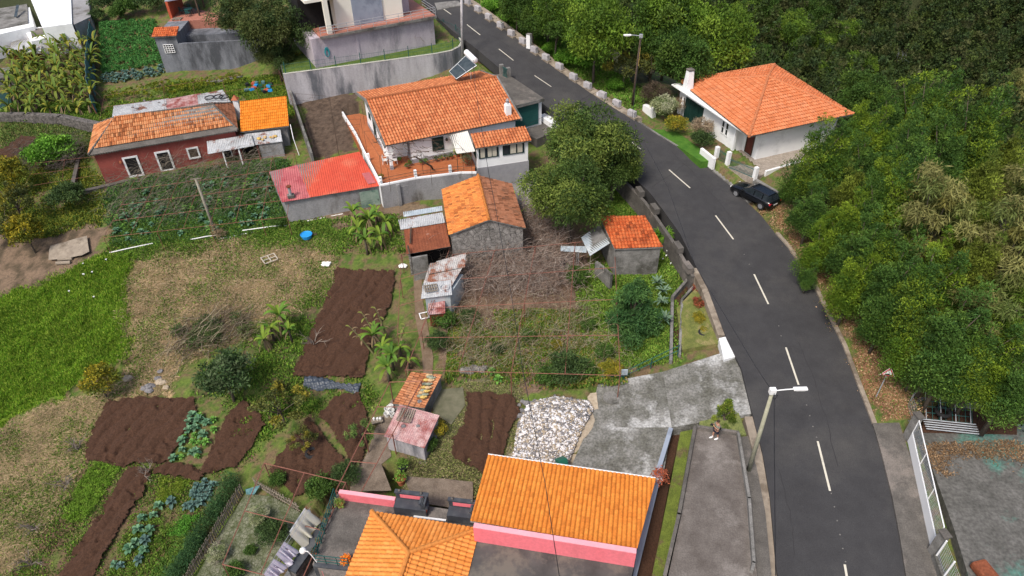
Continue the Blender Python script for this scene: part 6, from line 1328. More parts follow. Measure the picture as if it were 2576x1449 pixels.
# ------------------------------------------------------------------ road side walls, blocks, poles, signs
def blocks():
    L = [(1177, 5), (1202, 23), (1229, 43), (1259, 64), (1286, 84), (1315, 104), (1344, 126), (1373, 145), (1407, 168), (1442, 194), (1478, 216), (1515, 240), (1551, 261), (1589, 287)]; proto = None
    for i, q in enumerate(L):
        P = Rd(q[0], q[1]+5, .05); d = Rd(q[0]+22, q[1]+17)-Rd(q[0]-22, q[1]-12); ang = math.atan2(d[1], d[0])
        lab = 'pale concrete guard block in the row on the outer edge of the road'
        if proto is None:
            proto = thing('guard_block', lab, 'guard block', P, 'concrete guard blocks along the road'); BASE[proto] = np.zeros(3)
            MB().box((0, 0, .32), (.95, .42, .64)).build('block', M_bollard, proto, bevel=.03); MB().box((0, 0, -.15), (1.3, .6, .3)).build('footing', M_kerb, proto); BASE[proto] = P; o = proto
        else: o = copy_tree(proto, P, 0, 1, lab, None, 'concrete guard blocks along the road')
        o.rotation_euler = (0, 0, ang)
    P = Rd(1331, 120, .05); o = thing('white_pillar', 'taller white pillar between two guard blocks at the road edge', 'pillar', P); MB().box(P+[0, 0, .75], (.5, .45, 1.6), -.6).build('shaft', M_wplain, o); MB().box(P+[0, 0, 1.57], (.56, .5, .06), -.6).build('cap', M_conc, o)
    W = thing('road_retaining_wall', 'dark block retaining wall with raised blocks below the bend of the road', 'wall', Rd(1668, 540, -2)); Q = [(1520, 402), (1560, 437), (1590, 465), (1628, 505), (1662, 552), (1702, 610), (1732, 662), (1748, 690)]
    Q = [Rd(a-5, b+3, -.05) for a, b in Q]; mb = MB()
    for i in range(len(Q)-1): mb.wall(Q[i], Q[i+1]+(Q[i+1]-Q[i])/np.linalg.norm(Q[i+1]-Q[i])*.1, .3, Q[i][2]-3.2, Q[i][2], Q[i+1][2]-3.2, Q[i+1][2])
    mb.build('wall_body', M_concd, W)
    for q in [(1540, 420), (1572, 447), (1612, 487), (1649, 530), (1708, 627), (1733, 678)]:
        P = Rd(q[0]-3, q[1]+1, -.05); d = Rd(q[0]+20, q[1]+32)-Rd(q[0]-10, q[1]-16); MB().box(P+[0, 0, .25], (1.1, .5, .55), math.atan2(d[1], d[0])).build('raised_block', M_concd, W)
blocks()
def pole(px, top, lab, m, r0=.15, r1=.1, name='utility_pole', z=None, lean=None):
    P = G(*px) if z is None else V(*px, z); q = proj(P); hh = hgt(P, top[1]); T = P+[0, 0, hh]; tx = proj(T)[0]; 
    k = (top[0]-tx)/(proj(T+[1, 0, 0])[0]-tx); T = T+[k, 0, 0]
    o = thing(name, lab, 'pole', P); MB().tube([P-[0, 0, .4], T], [r0, r1], 10).build('shaft', m, o, smooth=True); return o, P, T
o, P, T = pole((545, 592), (492, 450), 'leaning pale timber pole wrapped with dry creeper at its foot', M_pole, .15, .1); MB().box(T+[0, 0, .0], (.9, .1, .08), .2).build('crossarm', M_wood, o)
v, f, c = leaves([P+[.1, 0, .3], P+[.5, -.2, .3], P+[0, 0, 1.0]], [.5, .5, .3], 500, .3, .04, [(.25, .19, .11), (.17, .13, .08)], RNG, .3); tag(npmesh('dry_creeper', v, f, LEAF, col=c), 'dry creeper heap around the foot of the leaning pole', 'creeper')
pole((1163, 146), (1160, -60), 'grey concrete utility pole rising beyond the top edge by the curved wall', M_bollard, .17, .13, z=5.6)
pole((1348, 105), (1352, -50), 'dark timber pole behind the guard blocks near the white pillar', M_dwood, .14, .1, z=4.6)
pole((1503, 268), (1503, 232), 'short concrete post with wire insulators beside the guard blocks', M_bollard, .13, .11, z=2.5)
def lamp(o, T, hx, lab, side, L=1.7, col=M_grod):
    H_ = T+[side*L, 0, .18]; MB().box(T+[0, 0, .05], (.34, .26, .36)).build('bracket', col, o); MB().tube([T+[0, 0, .05], T+[side*L*.6, 0, .15], H_], .035, 6).build('arm', col, o)
    b = MB(); b.box(H_+[side*.28, 0, .0], (.78, .24, .13)); b = b.build('lamp_head', M_wplain, o, bevel=.04); MB().box(H_+[side*.3, 0, -.08], (.5, .18, .05)).build('lamp_glass', M_plas, b)
o, P, T = pole((1589, 275), (1612, 92), 'dark timber street lamp pole with lamp reaching left over the road', M_dwood, .14, .1, 'street_lamp', z=2.3); lamp(o, T, 0, '', -1, 1.1); LT2 = T
MB().tube([T, T+[.06, -.1, -1.5], T+[.03, -.1, -3]], .02, 4).build('cable', M_yellow, o)
o, P, T = pole((1884, 1182), (1943, 985), 'mossy concrete street lamp pole leaning over the near road edge', M_cpole, .15, .1, 'street_lamp', z=PPZ-.25); lamp(o, T, 0, '', 1, 1.25, M_wplain); LT1 = T
MB().tube([T+[.1, -.1, -.1], T+[.3, -.12, -.2], T+[.22, -.12, -.5], T+[.08, -.1, -.4]], .03, 5).build('cable_loop', M_black, o)
for ob in COL.objects:
    if ob.name.startswith('street_lamp'): ob['category'] = 'street lamp'
def cable(pts, r, lab):
    pts = [np.array(p) for p in pts]; P = []
    for i in range(len(pts)-1):
        for k in range(8): t = k/8; p = pts[i]*(1-t)+pts[i+1]*t; P.append(p)
    P.append(pts[-1]); tag(MB().tube(P, r, 4).build('overhead_cable', M_black), lab, 'cable')
cable([V(1190, 150, 11), V(1192, 188, 10.2), V(1209, 312, 8.6), V(1229, 432, 7.2), V(1254, 563, 5.9), V(1286, 740, 5.0), V(1317, 941, 4.5), V(1371, 1214, 4.4), V(1407, 1449, 5.0), V(1440, 1700, 6)], .019, 'thick black overhead cable crossing the picture from the solar heater down to the bottom')
cable([LT1+[.1, 0, 0], V(1948, 1150, LT1[2]-.4), V(1951, 1449, LT1[2]), V(1955, 1700, LT1[2]+1)], .02, 'black overhead cable from the near street lamp straight down the picture')
cable([LT1, V(1900, 920, 4.2), V(1750, 670, 4.6), V(1680, 470, 5.6), V(1590, 300, 7.0), LT2], .018, 'thin black cable between the two street lamps above the road')
cable([LT1, V(2060, 1200, 4.9), V(2170, 1290, 6), V(2050, 1600, 7.)], .009, 'very thin wire crossing the road near the bottom') if False else None
for k, dz in enumerate((0, .25)): cable([V(1500, 232, 5+dz), V(1440, 262, 4.9+dz), V(1385, 285, 5+dz), V(1330, 312, 5+dz)], .018, ['upper', 'lower'][k]+' black service wire from the short post to the garage')
def sign():
    P = G(2203, 1000); T = V(2226, 950, P[2]+1.9); o = thing('warning_sign', 'triangular red bordered speed hump warning sign on a slim post', 'road sign', P); T = np.array([P[0]+.1, P[1]+.05, P[2]+2.1]); MB().tube([P-[0, 0, .3], T+[0, .04, .4]], .035, 8).build('post', M_grod, o)
    c = T+[0, 0, .0]; nrm = np.array([-.25, -.97, 0]); u = np.array([.97, -.25, 0]); s = .9
    def tri(sc, off, m, nm): q = [c+nrm*off+u*(-s/2*sc)+np.array([0, 0, .0+ (1-sc)*.26]), c+nrm*off+u*(s/2*sc)+np.array([0, 0, (1-sc)*.26]), c+nrm*off+np.array([0, 0, .78*sc+(1-sc)*.26])]; P_ = q+[p-nrm*.02 for p in q]; return MB().poly(P_, [(0, 1, 2), (5, 4, 3), (0, 3, 4, 1), (1, 4, 5, 2), (2, 5, 3, 0)]).build(nm, m, o)
    tri(1, .05, M_wplain, 'plate'); tri(.93, .06, M_signr, 'red_border'); tri(.66, .068, M_wplain, 'white_field')
    hp = [c+nrm*.074+u*x+np.array([0, 0, .13+.10*math.cos(x/.17*1.57)**1]) for x in np.linspace(-.17, .17, 9)]; b_ = [c+nrm*.074+u*.2+np.array([0, 0, .13]), c+nrm*.074+u*.2+np.array([0, 0, .1]), c+nrm*.074-u*.2+np.array([0, 0, .1]), c+nrm*.074-u*.2+np.array([0, 0, .13])]
    MB().poly(hp[::-1]+[b_[3], b_[2], b_[1], b_[0]], [tuple(range(13))]).build('hump_symbol', M_black, o)
sign()
# ------------------------------------------------------------------ car
def car():
    A, B = Rd(1850, 486, .0), Rd(1930, 536, .0); d = (B-A)/np.linalg.norm(B-A); c = V(1897, 496, .95); c[2] = rz(c[1]); ang = math.atan2(d[1], d[0])
    o = thing('parked_car', 'black estate car parked on the pavement edge by the white wall', 'car', c); BASE[o] = np.zeros(3)
    # body from cross sections, front at -x, rear at +x
    prof = [(-2.28, .38, .60, .62), (-2.2, .30, .72, .74), (-1.9, .28, .84, .80), (-1.2, .27, .96, .86), (-.75, .27, 1.0, .88), (.6, .27, 1.02, .89), (1.7, .28, 1.02, .87), (2.15, .34, .98, .82), (2.27, .42, .9, .74)]
    P = []; F = []; n = 10
    for x, z0, z1, w in prof: P += [(x, -w*.92, z0), (x, -w, (z0+z1)/2-.05), (x, -w*.98, z1-.12), (x, -w*.88, z1-.02), (x, -w*.4, z1+.02), (x, w*.4, z1+.02), (x, w*.88, z1-.02), (x, w*.98, z1-.12), (x, w, (z0+z1)/2-.05), (x, w*.92, z0)]
    m = len(prof)
    for i in range(m-1):
        for k in range(n): F.append((i*n+k, i*n+(k+1) % n, (i+1)*n+(k+1) % n, (i+1)*n+k))
    F += [tuple(range(n))[::-1], tuple((m-1)*n+k for k in range(n))]; body = MB().poly(P, F).build('body', M_carp, o, smooth=True)
    def cab(sc, zt, nm, mm, x0=-.95, x1=-.25, x2=1.75, x3=2.2):
        q = [(x0, .80*sc, .98), (x1, .62*sc, zt), (x2, .60*sc, zt-.03), (x3, .74*sc, 1.0)]; P = []
        for x, w, z in q: P += [(x, -w, z), (x, w, z)]
        P += [(x1+.4, -.8*sc, .98), (x2-.2, -.8*sc, .98), (x1+.4, .8*sc, .98), (x2-.2, .8*sc, .98)]
        return MB().poly(P, [(0, 1, 3, 2), (2, 3, 5, 4), (4, 5, 7, 6), (0, 2, 4, 6, 9, 8), (1, 10, 11, 7, 5, 3)]).build(nm, mm, o)
    cab(1, 1.42, 'windows', M_glass)
    MB().poly([(-.2, -.60, 1.425), (-.2, .60, 1.425), (1.8, .59, 1.40), (1.8, -.59, 1.40), (-.25, -.55, 1.46), (-.25+.1, .55, 1.46), (1.75, .54, 1.44), (1.75, -.54, 1.44)], [(0, 1, 5, 4), (1, 2, 6, 5), (2, 3, 7, 6), (3, 0, 4, 7), (4, 5, 6, 7)]).build('roof_panel', M_carp, o)
    for y in (-1, 1):
        for x, x2 in ((.35, .42), (1.25, 1.32)): MB().poly([(x, y*.815, .98), (x2+.03, y*.815, .98), (x2, y*.635, 1.41), (x-.02, y*.635, 1.41)], [(0, 1, 2, 3)]).build('pillar', M_carp, o)
        MB().tube([(-.1, y*.56, 1.47), (.8, y*.57, 1.49), (1.7, y*.56, 1.46)], .02, 4).build('roof_rail', M_black, o)
        MB().box((-.72, y*.98, 1.0), (.16, .2, .13)).build('mirror', M_carp, o)
        MB().box((2.2, y*.68, .82), (.14, .26, .16)).build('tail_light', M_signr, o); MB().box((-2.18, y*.55, .62), (.16, .3, .13)).build('headlight', M_plas, o)
        for x in (-1.4, 1.38):
            w = MB(); w.tube([(x, y*.70, .33), (x, y*.90, .33)], .335, 20); w = w.build('wheel', M_rubber, o); r = MB(); r.tube([(x, y*.895, .33), (x, y*.915, .33)], .22, 16); r.build('rim', M_chrome, w)
    MB().box((2.27, 0, .66), (.04, .5, .12)).build('number_plate', M_plas, o); MB().box((-.1, 0, .3), (3.9, 1.5, .12)).build('underbody', M_black, o)
    o.rotation_euler = (0, 0, ang); BASE[o] = c
car()
# ------------------------------------------------------------------ person photographing on the terrace
def person():
    P = V(1797, 1103, PPZ); P[2] = PPZ; o = thing('person', 'person in grey green shirt and dark shorts photographing with a raised camera', 'person', P); BASE[o] = np.zeros(3)
    def skin(name, vs, es, rs, m, parent, sub=2):
        me = bpy.data.meshes.new(name); me.from_pydata(vs, es, []); ob = bpy.data.objects.new(name, me); COL.objects.link(ob); ob.parent = parent
        sk = ob.modifiers.new('s', 'SKIN'); me.skin_vertices.new() if not me.skin_vertices else None
        for i, r in enumerate(rs): me.skin_vertices[0].data[i].radius = (r, r) if np.isscalar(r) else r
        me.skin_vertices[0].data[0].use_root = True; s = ob.modifiers.new('u', 'SUBSURF'); s.levels = sub; s.render_levels = sub; me.materials.append(m); return ob
    # faces -x; arms raised holding a camera in front of the face
    vs = [(0, 0, .93), (0, 0, 1.1), (0, 0, 1.32), (-.01, 0, 1.45), (-.03, 0, 1.53), (-.05, 0, 1.6), (-.05, 0, 1.70),
          (0, .17, 1.39), (-.10, .24, 1.17), (-.30, .12, 1.38), (-.36, .07, 1.50), (0, -.17, 1.39), (-.10, -.24, 1.17), (-.30, -.12, 1.38), (-.36, -.07, 1.50),
          (0, .09, .86), (-.10, .10, .48), (-.06, .10, .09), (-.2, .11, .05), (0, -.09, .86), (.10, -.10, .47), (.18, -.10, .09), (.04, -.11, .05)]
    es = [(0, 1), (1, 2), (2, 3), (3, 4), (4, 5), (5, 6), (3, 7), (7, 8), (8, 9), (9, 10), (3, 11), (11, 12), (12, 13), (13, 14), (0, 15), (15, 16), (16, 17), (17, 18), (0, 19), (19, 20), (20, 21), (21, 22)]
    rs = [(.13, .16), (.12, .15), (.13, .18), (.09, .12), .055, .09, .085, .065, .048, .035, .035, .065, .048, .035, .035, .09, .06, .042, .04, .09, .06, .042, .04]
    b = skin('body', vs, es, rs, M_skin, o)
    for s in (1, -1):
        for k in range(5):
            z = 1.50+.022*(k-2) if k < 4 else 1.47; q = [(-.36, s*.075, z), (-.40, s*.06, z+.004), (-.43, s*.03, z+.006)]; MB().tube(q, [.011, .01, .007], 6).build('finger' if k < 4 else 'thumb', M_skin, o)
    skin('shirt', [(0, 0, .90), (0, 0, 1.1), (0, 0, 1.33), (0, 0, 1.44), (0, .18, 1.40), (-.07, .23, 1.24), (0, -.18, 1.40), (-.07, -.23, 1.24)], [(0, 1), (1, 2), (2, 3), (3, 4), (4, 5), (3, 6), (6, 7)], [(.155, .19), (.15, .18), (.155, .21), (.10, .13), .085, .075, .085, .075], M_shirt, o)
    skin('shorts', [(0, 0, .95), (0, .1, .82), (-.07, .11, .56), (0, -.1, .82), (.07, -.11, .56)], [(0, 1), (1, 2), (0, 3), (3, 4)], [(.15, .18), .115, .10, .115, .10], M_navy, o)
    hr = MB(); hr.ball((-.035, 0, 1.72), .105, 1.08, .95, 1, 10); hr.build('hair', M_hair, o, smooth=True)
    f = MB(); f.ball((-.15, 0, 1.645), .018, 1.2, .7, 1.2, 6); 
    for y in (-.035, .035): f.ball((-.138, y, 1.68), .012, n=6)
    f.build('face_features', M_skin, o)
    c = MB(); c.box((-.44, 0, 1.52), (.09, .15, .10)); c.tube([(-.48, 0, 1.52), (-.58, 0, 1.52)], .04, 10); c = c.build('camera_body', M_black, None, base=np.zeros(3)); tag(c, 'small black camera held up by the person', 'camera')
    R = Matrix.Rotation(.25, 3, 'Z'); c.location = P; c.rotation_euler = (0, 0, .25)
    for y, x in ((.11, -.12), (-.11, .12)):
        s = MB(); s.ball((x-.06, y, .05), .09, 1.7, .62, .62, 10); s.build('shoe', M_wplain, o, smooth=True); s = MB(); s.tube([(x+.03, y*.95, .1), (x+.03, y*.95, .2)], .05, 8).build('sock', M_wplain, o)
    st = MB(); st.tube([(.13, -.1, 1.0), (.17, 0, 1.2), (.1, .15, 1.42), (-.08, .12, 1.42), (-.17, -.02, 1.2), (-.1, -.15, 1.0), (.13, -.1, 1.0)], .018, 4).build('strap', M_black, o); MB().box((.19, .02, 1.02), (.1, .26, .2)).build('bag', M_black, o)
    o.rotation_euler = (0, 0, .25); BASE[o] = P
person()
# ------------------------------------------------------------------ dug soil plots with real clods and furrows
def soil(px, ang, seed, lab=None):
    pw = np.array(gp(px)); lo, hi = pw.min(0)-.2, pw.max(0)+.2; X, Y = sheet(lo[0], hi[0], lo[1], hi[1], .085); rng0 = np.random.default_rng(seed)
    m = inpoly(X+(fbm(X, Y, 1.6, seed)-.5)*.45+rng0.normal(size=X.shape)*.04, Y+(fbm(X, Y, 1.6, seed+5)-.5)*.45, pw); rng = np.random.default_rng(seed)
    Z = H(X, Y)+bump(X, Y)+.14
    ca, sa = math.cos(ang), math.sin(ang); w = (fbm(X, Y, .35, seed+2)-.5)*1.6; t = -sa*X+ca*Y+w; s = ca*X+sa*Y
    Z += .17*np.abs(np.sin(t*3.2))**.7+.07*(fbm(X, Y, 5., seed+1, 3)-.5)+.07*(rng.random(X.shape)-.5)
    foot = (vnoise(s, t, 2.2, seed) > .74) & (np.sin(t*3.6/2+.5) > .2); Z -= .15*foot
    a, b = X.shape; idx = np.arange(a*b).reshape(a, b); F = np.stack([idx[:-1, :-1], idx[:-1, 1:], idx[1:, 1:], idx[1:, :-1]], -1); k = m[:-1, :-1] & m[1:, 1:]; F = F[k]
    P = np.stack([X, Y, Z], -1).reshape(-1, 3); u, inv = np.unique(F, return_inverse=True); struct(npmesh('soil_plot', P[u], inv.reshape(-1, 4), M_soil))
A1 = math.radians(62)
soil([(270, 1015), (330, 1002), (490, 1005), (497, 1045), (470, 1090), (430, 1165), (300, 1178), (215, 1168), (228, 1105)], A1, 1)
soil([(325, 1175), (384, 1188), (365, 1240), (300, 1340), (234, 1460), (150, 1460), (200, 1375), (270, 1268)], A1, 2)
soil([(612, 1000), (674, 1072), (592, 1182), (500, 1202), (508, 1180), (545, 1105), (568, 1058)], A1, 3)
soil([(430, 1160), (520, 1185), (505, 1215), (380, 1195)], A1, 4)
soil([(673, 1186), (734, 1113), (777, 1050), (878, 1171), (828, 1214), (740, 1255)], A1+.6, 5)
soil([(842, 1003), (905, 995), (925, 1040), (932, 1088), (905, 1185), (880, 1165), (845, 1100), (800, 1050)], A1, 6)
soil([(845, 680), (996, 687), (993, 729), (979, 782), (943, 850), (915, 957), (732, 952), (767, 888), (785, 835), (838, 712)], math.radians(66), 7)
soil([(1174, 987), (1286, 995), (1308, 1034), (1282, 1088), (1268, 1146), (1217, 1202), (1138, 1157), (1138, 1106), (1167, 1070)], math.radians(80), 8)
soil([(-20, 395), (60, 345), (95, 350), (60, 395), (0, 430)], .3, 9)
def flatstrip(name, px, m, dz=.07, st=.25):
    pw = np.array(gp(px)); lo, hi = pw.min(0), pw.max(0); X, Y = sheet(lo[0], hi[0], lo[1], hi[1], st); mb = MB()
    o = bpy.data.objects; bm = bmesh.new(); vs = [bm.verts.new((p[0], p[1], 0)) for p in pw]; bm.faces.new(vs); 
    for k, (c, n) in enumerate([((x, 0, 0), (1, 0, 0)) for x in np.arange(lo[0], hi[0], .5)]+[((0, y, 0), (0, 1, 0)) for y in np.arange(lo[1], hi[1], .5)]):
        bmesh.ops.bisect_plane(bm, geom=bm.verts[:]+bm.edges[:]+bm.faces[:], plane_co=Vector(c), plane_no=Vector(n))
    for v in bm.verts: v.co.z = h(v.co.x, v.co.y)+float(bump(v.co.x, v.co.y))+dz
    me = bpy.data.meshes.new(name); bm.to_mesh(me); bm.free(); me.materials.append(m); return struct(_link(name, me, None, (0, 0, 0)))
flatstrip('path', [(985, 1005), (1012, 1000), (1000, 1040), (975, 1100), (985, 1150), (960, 1170), (985, 1235), (880, 1240), (885, 1200), (920, 1150), (945, 1080)], M_path)
flatstrip('path', [(1040, 700), (1062, 690), (1062, 750), (1078, 830), (1090, 900), (1085, 1000), (1070, 1000), (1060, 880), (1045, 800)], mat('earth_path', (.14, .095, .06), (.20, .145, .10), 3, .95, .6))
flatstrip('cobbled_yard', [(480, 1480), (560, 1330), (620, 1245), (680, 1250), (755, 1290), (760, 1330), (660, 1480)], M_cobble, .1)
flatstrip('concrete_slab', [(1085, 985), (1165, 975), (1170, 1020), (1135, 1070), (1090, 1040)], mat('mossy_slab', (.10, .10, .06), (.16, .15, .10), 2, .95, .5), .1)
flatstrip('concrete_slab', [(130, 625), (222, 600), (228, 640), (210, 650), (125, 660)], M_kerb, .3)
flatstrip('concrete_path', [(1250, 455), (1345, 440), (1400, 430), (1390, 520), (1300, 560), (1268, 520)], M_conc, .08)
flatstrip('paved_steps', [(1015, 1200), (1190, 1215), (1190, 1290), (1040, 1265)], M_path, .15)
# ------------------------------------------------------------------ kinds of tree
ACA = [(.07, .125, .011), (.135, .19, .016), (.036, .078, .010), (.095, .15, .012)]; ACB = [(.048, .098, .018), (.078, .135, .022), (.026, .062, .014)]
EUC = [(.10, .115, .032), (.075, .10, .028), (.15, .145, .05), (.11, .10, .025)]; LAU = [(.055, .105, .012), (.085, .145, .014), (.12, .18, .02), (.035, .07, .01)]; LAD = [(.025, .055, .010), (.04, .08, .014), (.06, .10, .016)]
AVO = [(.052, .09, .018), (.085, .125, .022), (.032, .06, .014), (.11, .14, .028)]; DRK = [(.022, .042, .014), (.035, .06, .018), (.05, .075, .02)]; YEL = [(.17, .15, .012), (.09, .11, .015), (.055, .08, .012), (.24, .19, .015)]
CON = [(.024, .066, .020), (.045, .10, .028), (.065, .13, .035)]; LIM = [(.09, .20, .02), (.13, .26, .03), (.06, .15, .015)]; TAN = [(.24, .18, .12), (.30, .24, .17), (.18, .13, .08)]; RED = [(.16, .035, .03), (.22, .06, .03), (.08, .07, .02)]
tree_proto('aca1', 'plume', 2.5, 9.5, 22000, .20, .075, ACA, 1, .5, 0, .7, name='acacia_tree'); tree_proto('aca2', 'plume', 2.2, 8.5, 19000, .19, .07, ACB, 2, .5, 0, .7, name='acacia_tree'); tree_proto('aca3', 'plume', 2.8, 10, 24000, .20, .075, ACA[1:3]+ACB, 3, .5, 0, .7, name='acacia_tree'); tree_proto('aca4', 'plume', 2.3, 9, 19000, .19, .07, [(.12, .15, .02), (.08, .10, .014), (.05, .075, .012)], 30, .5, 0, .7, name='acacia_tree')
tree_proto('euc1', 'droop', 3.2, 10, 9000, .46, .07, EUC, 4, .2, 1.0, 0, name='eucalyptus_tree', shell=.4); tree_proto('euc2', 'droop', 3.0, 9, 8000, .46, .07, EUC[:2]+ACA[:1], 5, .2, 1.0, name='eucalyptus_tree', shell=.4)
tree_proto('lau1', 'round', 4.2, 9, 15000, .32, .15, LAU, 6, name='laurel_tree'); tree_proto('lau2', 'round', 3.6, 8, 13000, .3, .14, LAD, 7, name='laurel_tree'); tree_proto('lau3', 'round', 4.4, 9.5, 15000, .32, .15, LAU+LAD, 8, name='laurel_tree')
tree_proto('avo', 'round', 4.2, 8.2, 26000, .28, .09, AVO, 9, .4, .5, name='avocado_tree', tr=.22); tree_proto('darkavo', 'round', 4.6, 9.5, 22000, .30, .11, DRK+[(.06, .07, .02)], 10, .4, .4, name='evergreen_tree', tr=.24)
tree_proto('conf', 'cone', 2.5, 5.2, 12000, .30, .07, CON, 11, .3, .3, name='cypress_tree'); tree_proto('cyp', 'cone', .8, 2.6, 3500, .16, .05, [(.10, .15, .02), (.15, .18, .025), (.06, .10, .015)], 12, .4, 0, .8, name='small_cypress')
tree_proto('loq', 'round', 2.0, 4.2, 3800, .30, .10, [(.03, .06, .02), (.05, .085, .03), (.08, .11, .05)], 13, name='loquat_tree', tr=.1); tree_proto('yel', 'round', 1.5, 3.0, 3600, .18, .08, YEL, 14, name='yellow_shrub', tr=.06); tree_proto('olive', 'open', 2.0, 3.6, 2600, .20, .09, [(.07, .085, .025), (.10, .11, .025), (.05, .065, .02), (.22, .19, .025)], 15, name='citrus_tree', tr=.08, shell=.3)
tree_proto('bush', 'round', 1.2, 1.7, 3200, .15, .08, [(.05, .10, .02), (.08, .14, .025), (.035, .07, .015)], 16, name='bush', trunk=False); tree_proto('lime', 'round', 2.3, 2.6, 7000, .24, .14, LIM, 17, name='creeper_bush', trunk=False); tree_proto('dbush', 'round', 1.3, 2.0, 3600, .16, .07, [(.03, .055, .018), (.045, .075, .022)], 18, name='bush', trunk=False)
tree_proto('tan', 'round', 1.4, 2.2, 5200, .20, .03, TAN, 19, .9, 0, .8, name='dry_bush', trunk=False); tree_proto('red', 'round', .55, .8, 1500, .11, .05, RED, 20, name='red_shrub', trunk=False); tree_proto('guava', 'open', 1.2, 2.4, 1400, .15, .06, [(.07, .12, .03), (.11, .16, .04)], 21, name='guava_tree', tr=.04, shell=.3)
tree_proto('variegated', 'round', 1.4, 2.4, 4200, .17, .06, [(.22, .24, .12), (.12, .17, .06), (.30, .30, .2)], 22, name='variegated_shrub', trunk=False); tree_proto('ybush', 'round', 1.1, 1.9, 3400, .14, .06, [(.20, .19, .02), (.10, .12, .015), (.26, .2, .02)], 23, name='yellow_green_shrub', trunk=False)
tree_proto('brown', 'round', 1.6, 2.2, 6000, .22, .025, [(.06, .045, .03), (.09, .065, .045), (.04, .03, .02)], 24, .5, 0, .3, name='dead_bush', trunk=False)
def at(px, py, frac, Hh): return G(px, py, frac*Hh)-np.array([0, 0, frac*Hh])
rg = random.Random(4)
def put(lst, label, cat, group, jit=.12, frac=.6):
    for q in lst:
        k, x, y = q[0], q[1], q[2]; s = (q[3] if len(q) > 3 else 1)*rg.uniform(1-jit, 1+jit); t = TREES[k]; tree(k, at(x, y, frac, t['H']*s), label, cat, group, (s, s, s*rg.uniform(.92, 1.12)), rng=rg)
ACL = [(2005, 445, .5), (1972, 478, .28), (2065, 390, .8), (2140, 470, .9), (2240, 285), (2190, 335, .8), (2175, 400, .8), (2330, 290, 1.1), (2405, 255), (2290, 385), (2235, 430, .8), (2370, 375), (2450, 325, 1.1), (2510, 400), (2045, 520, .75), (2125, 560, .9), (2205, 520), (2290, 500), (2440, 460, 1.1), (2560, 370), (2065, 615, .65), (2160, 635, .9), (2250, 620), (2440, 590, 1.1),
       (2035, 692, .42), (2150, 705, .7), (2235, 720, .9), (2320, 740), (2410, 700), (2225, 800, .6), (2310, 820, .8), (2390, 830), (2480, 870), (2320, 900, .6), (2390, 905, .75), (2475, 925, .8), (2560, 950, .9), (2300, 255), (2480, 250), (2530, 310), (2345, 650), (2100, 340, .7)]
put([(['aca1', 'aca2', 'aca3', 'aca4', 'aca2'][i % 5],)+tuple(q) for i, q in enumerate(ACL)], 'tall feathery bright green acacia in the wood along the right side of the road', 'tree', 'acacias right of the road', .16)
put([('euc1', 2345, 560), ('euc2', 2405, 530), ('euc1', 2560, 540), ('euc2', 2500, 690), ('euc1', 2555, 650), ('euc2', 2545, 800), ('euc1', 2440, 800, .8), ('euc1', 2555, 250), ('euc2', 2560, 450)], 'olive green eucalyptus with drooping leaves among the acacias', 'tree', 'eucalyptus trees right of the road')
put([('lau1', 1500, 85), ('lau2', 1570, 40), ('lau3', 1680, 70), ('lau1', 1790, 110), ('lau3', 1860, 55), ('lau2', 1920, 20), ('lau2', 1750, 25), ('lau3', 1990, 90), ('lau2', 1620, 30), ('lau1', 2060, 110, .8), ('lau1', 2155, 175, .85), ('lau3', 2090, 190, .8), ('lau2', 2170, 250, .8), ('lau2', 1720, 150), ('lau2', 1640, 130, .8), ('lau2', 1900, 140, .9), ('lau3', 1400, 60, .8), ('lau2', 1460, 10), ('lau2', 1300, 20, .8), ('lau2', 1380, 0), ('lau2', 1340, 55, .6), ('lau3', 1520, 10), ('lau2', 2010, 160, .8), ('lau2', 2060, 30), ('lau3', 2130, 90), ('lau2', 1830, 155, .7)],
    'round topped green laurel tree in the wood beyond the road and the hipped roof house', 'tree', 'laurels beyond the road')
put([('lime', 1466, 150, .95), ('lime', 1545, 215, .5), ('lime', 1420, 150, .6), ('lime', 1385, 125, .5), ('lime', 1280, 45, .6), ('lime', 1235, 20, .6)], 'bright green creeper covered bush on the slope beyond the guard blocks', 'bush', 'creeper bushes beyond the guard blocks', frac=.4)
put([('olive', 1572, 165, 1.2), ('olive', 1640, 170, 1.1)], 'yellow green small tree behind the dark street lamp', 'tree', 'small trees behind the street lamp')
put([('variegated', 1395, 90, 1.3), ('variegated', 1350, 70, 1.0)], 'grey green feathery shrub beyond the guard blocks near the timber pole', 'bush', 'feathery shrubs beyond the guard blocks', frac=.4)
def one(k, x, y, s, label, cat='tree', frac=.6): t = TREES[k]; return tree(k, at(x, y, frac, t['H']*s), label, cat, None, s, rng=rg)
one('avo', 1475, 375, 1.1, 'big leafy avocado tree standing beside the road in the centre of the picture', frac=.56)
one('avo', 1435, 490, 1.0, 'lower lobe of avocado foliage in front of the big avocado tree'); one('avo', 1545, 420, .75, 'smaller avocado tree right behind the big one at the road edge')
one('avo', 1385, 510, .42, 'small pale leafed tree at the end of the concrete path') if False else None
one('darkavo', 700, 70, 1.0, 'large dark evergreen tree in front of the lilac house'); one('darkavo', 600, 40, .75, 'dark evergreen tree beside the patio with yellowing leaves')
one('darkavo', 695, 140, .55, 'lower hanging foliage of the dark evergreen by the retaining wall corner')
one('conf', 1598, 775, 1.0, 'dense dark green cypress like tree beside the irrigation channel', frac=.5); one('cyp', 1827, 1035, 1.0, 'small upright yellow green cypress on the grass triangle beside the person', frac=.5)
one('loq', 563, 945, 1.05, 'dark green loquat tree above the leafy vegetable strip'); one('yel', 250, 965, 1.0, 'yellow flowering shrub at the corner of the tall meadow', 'bush', .5); one('olive', 698, 1015, 1.05, 'yellow flecked citrus tree between the dug plots', frac=.6)
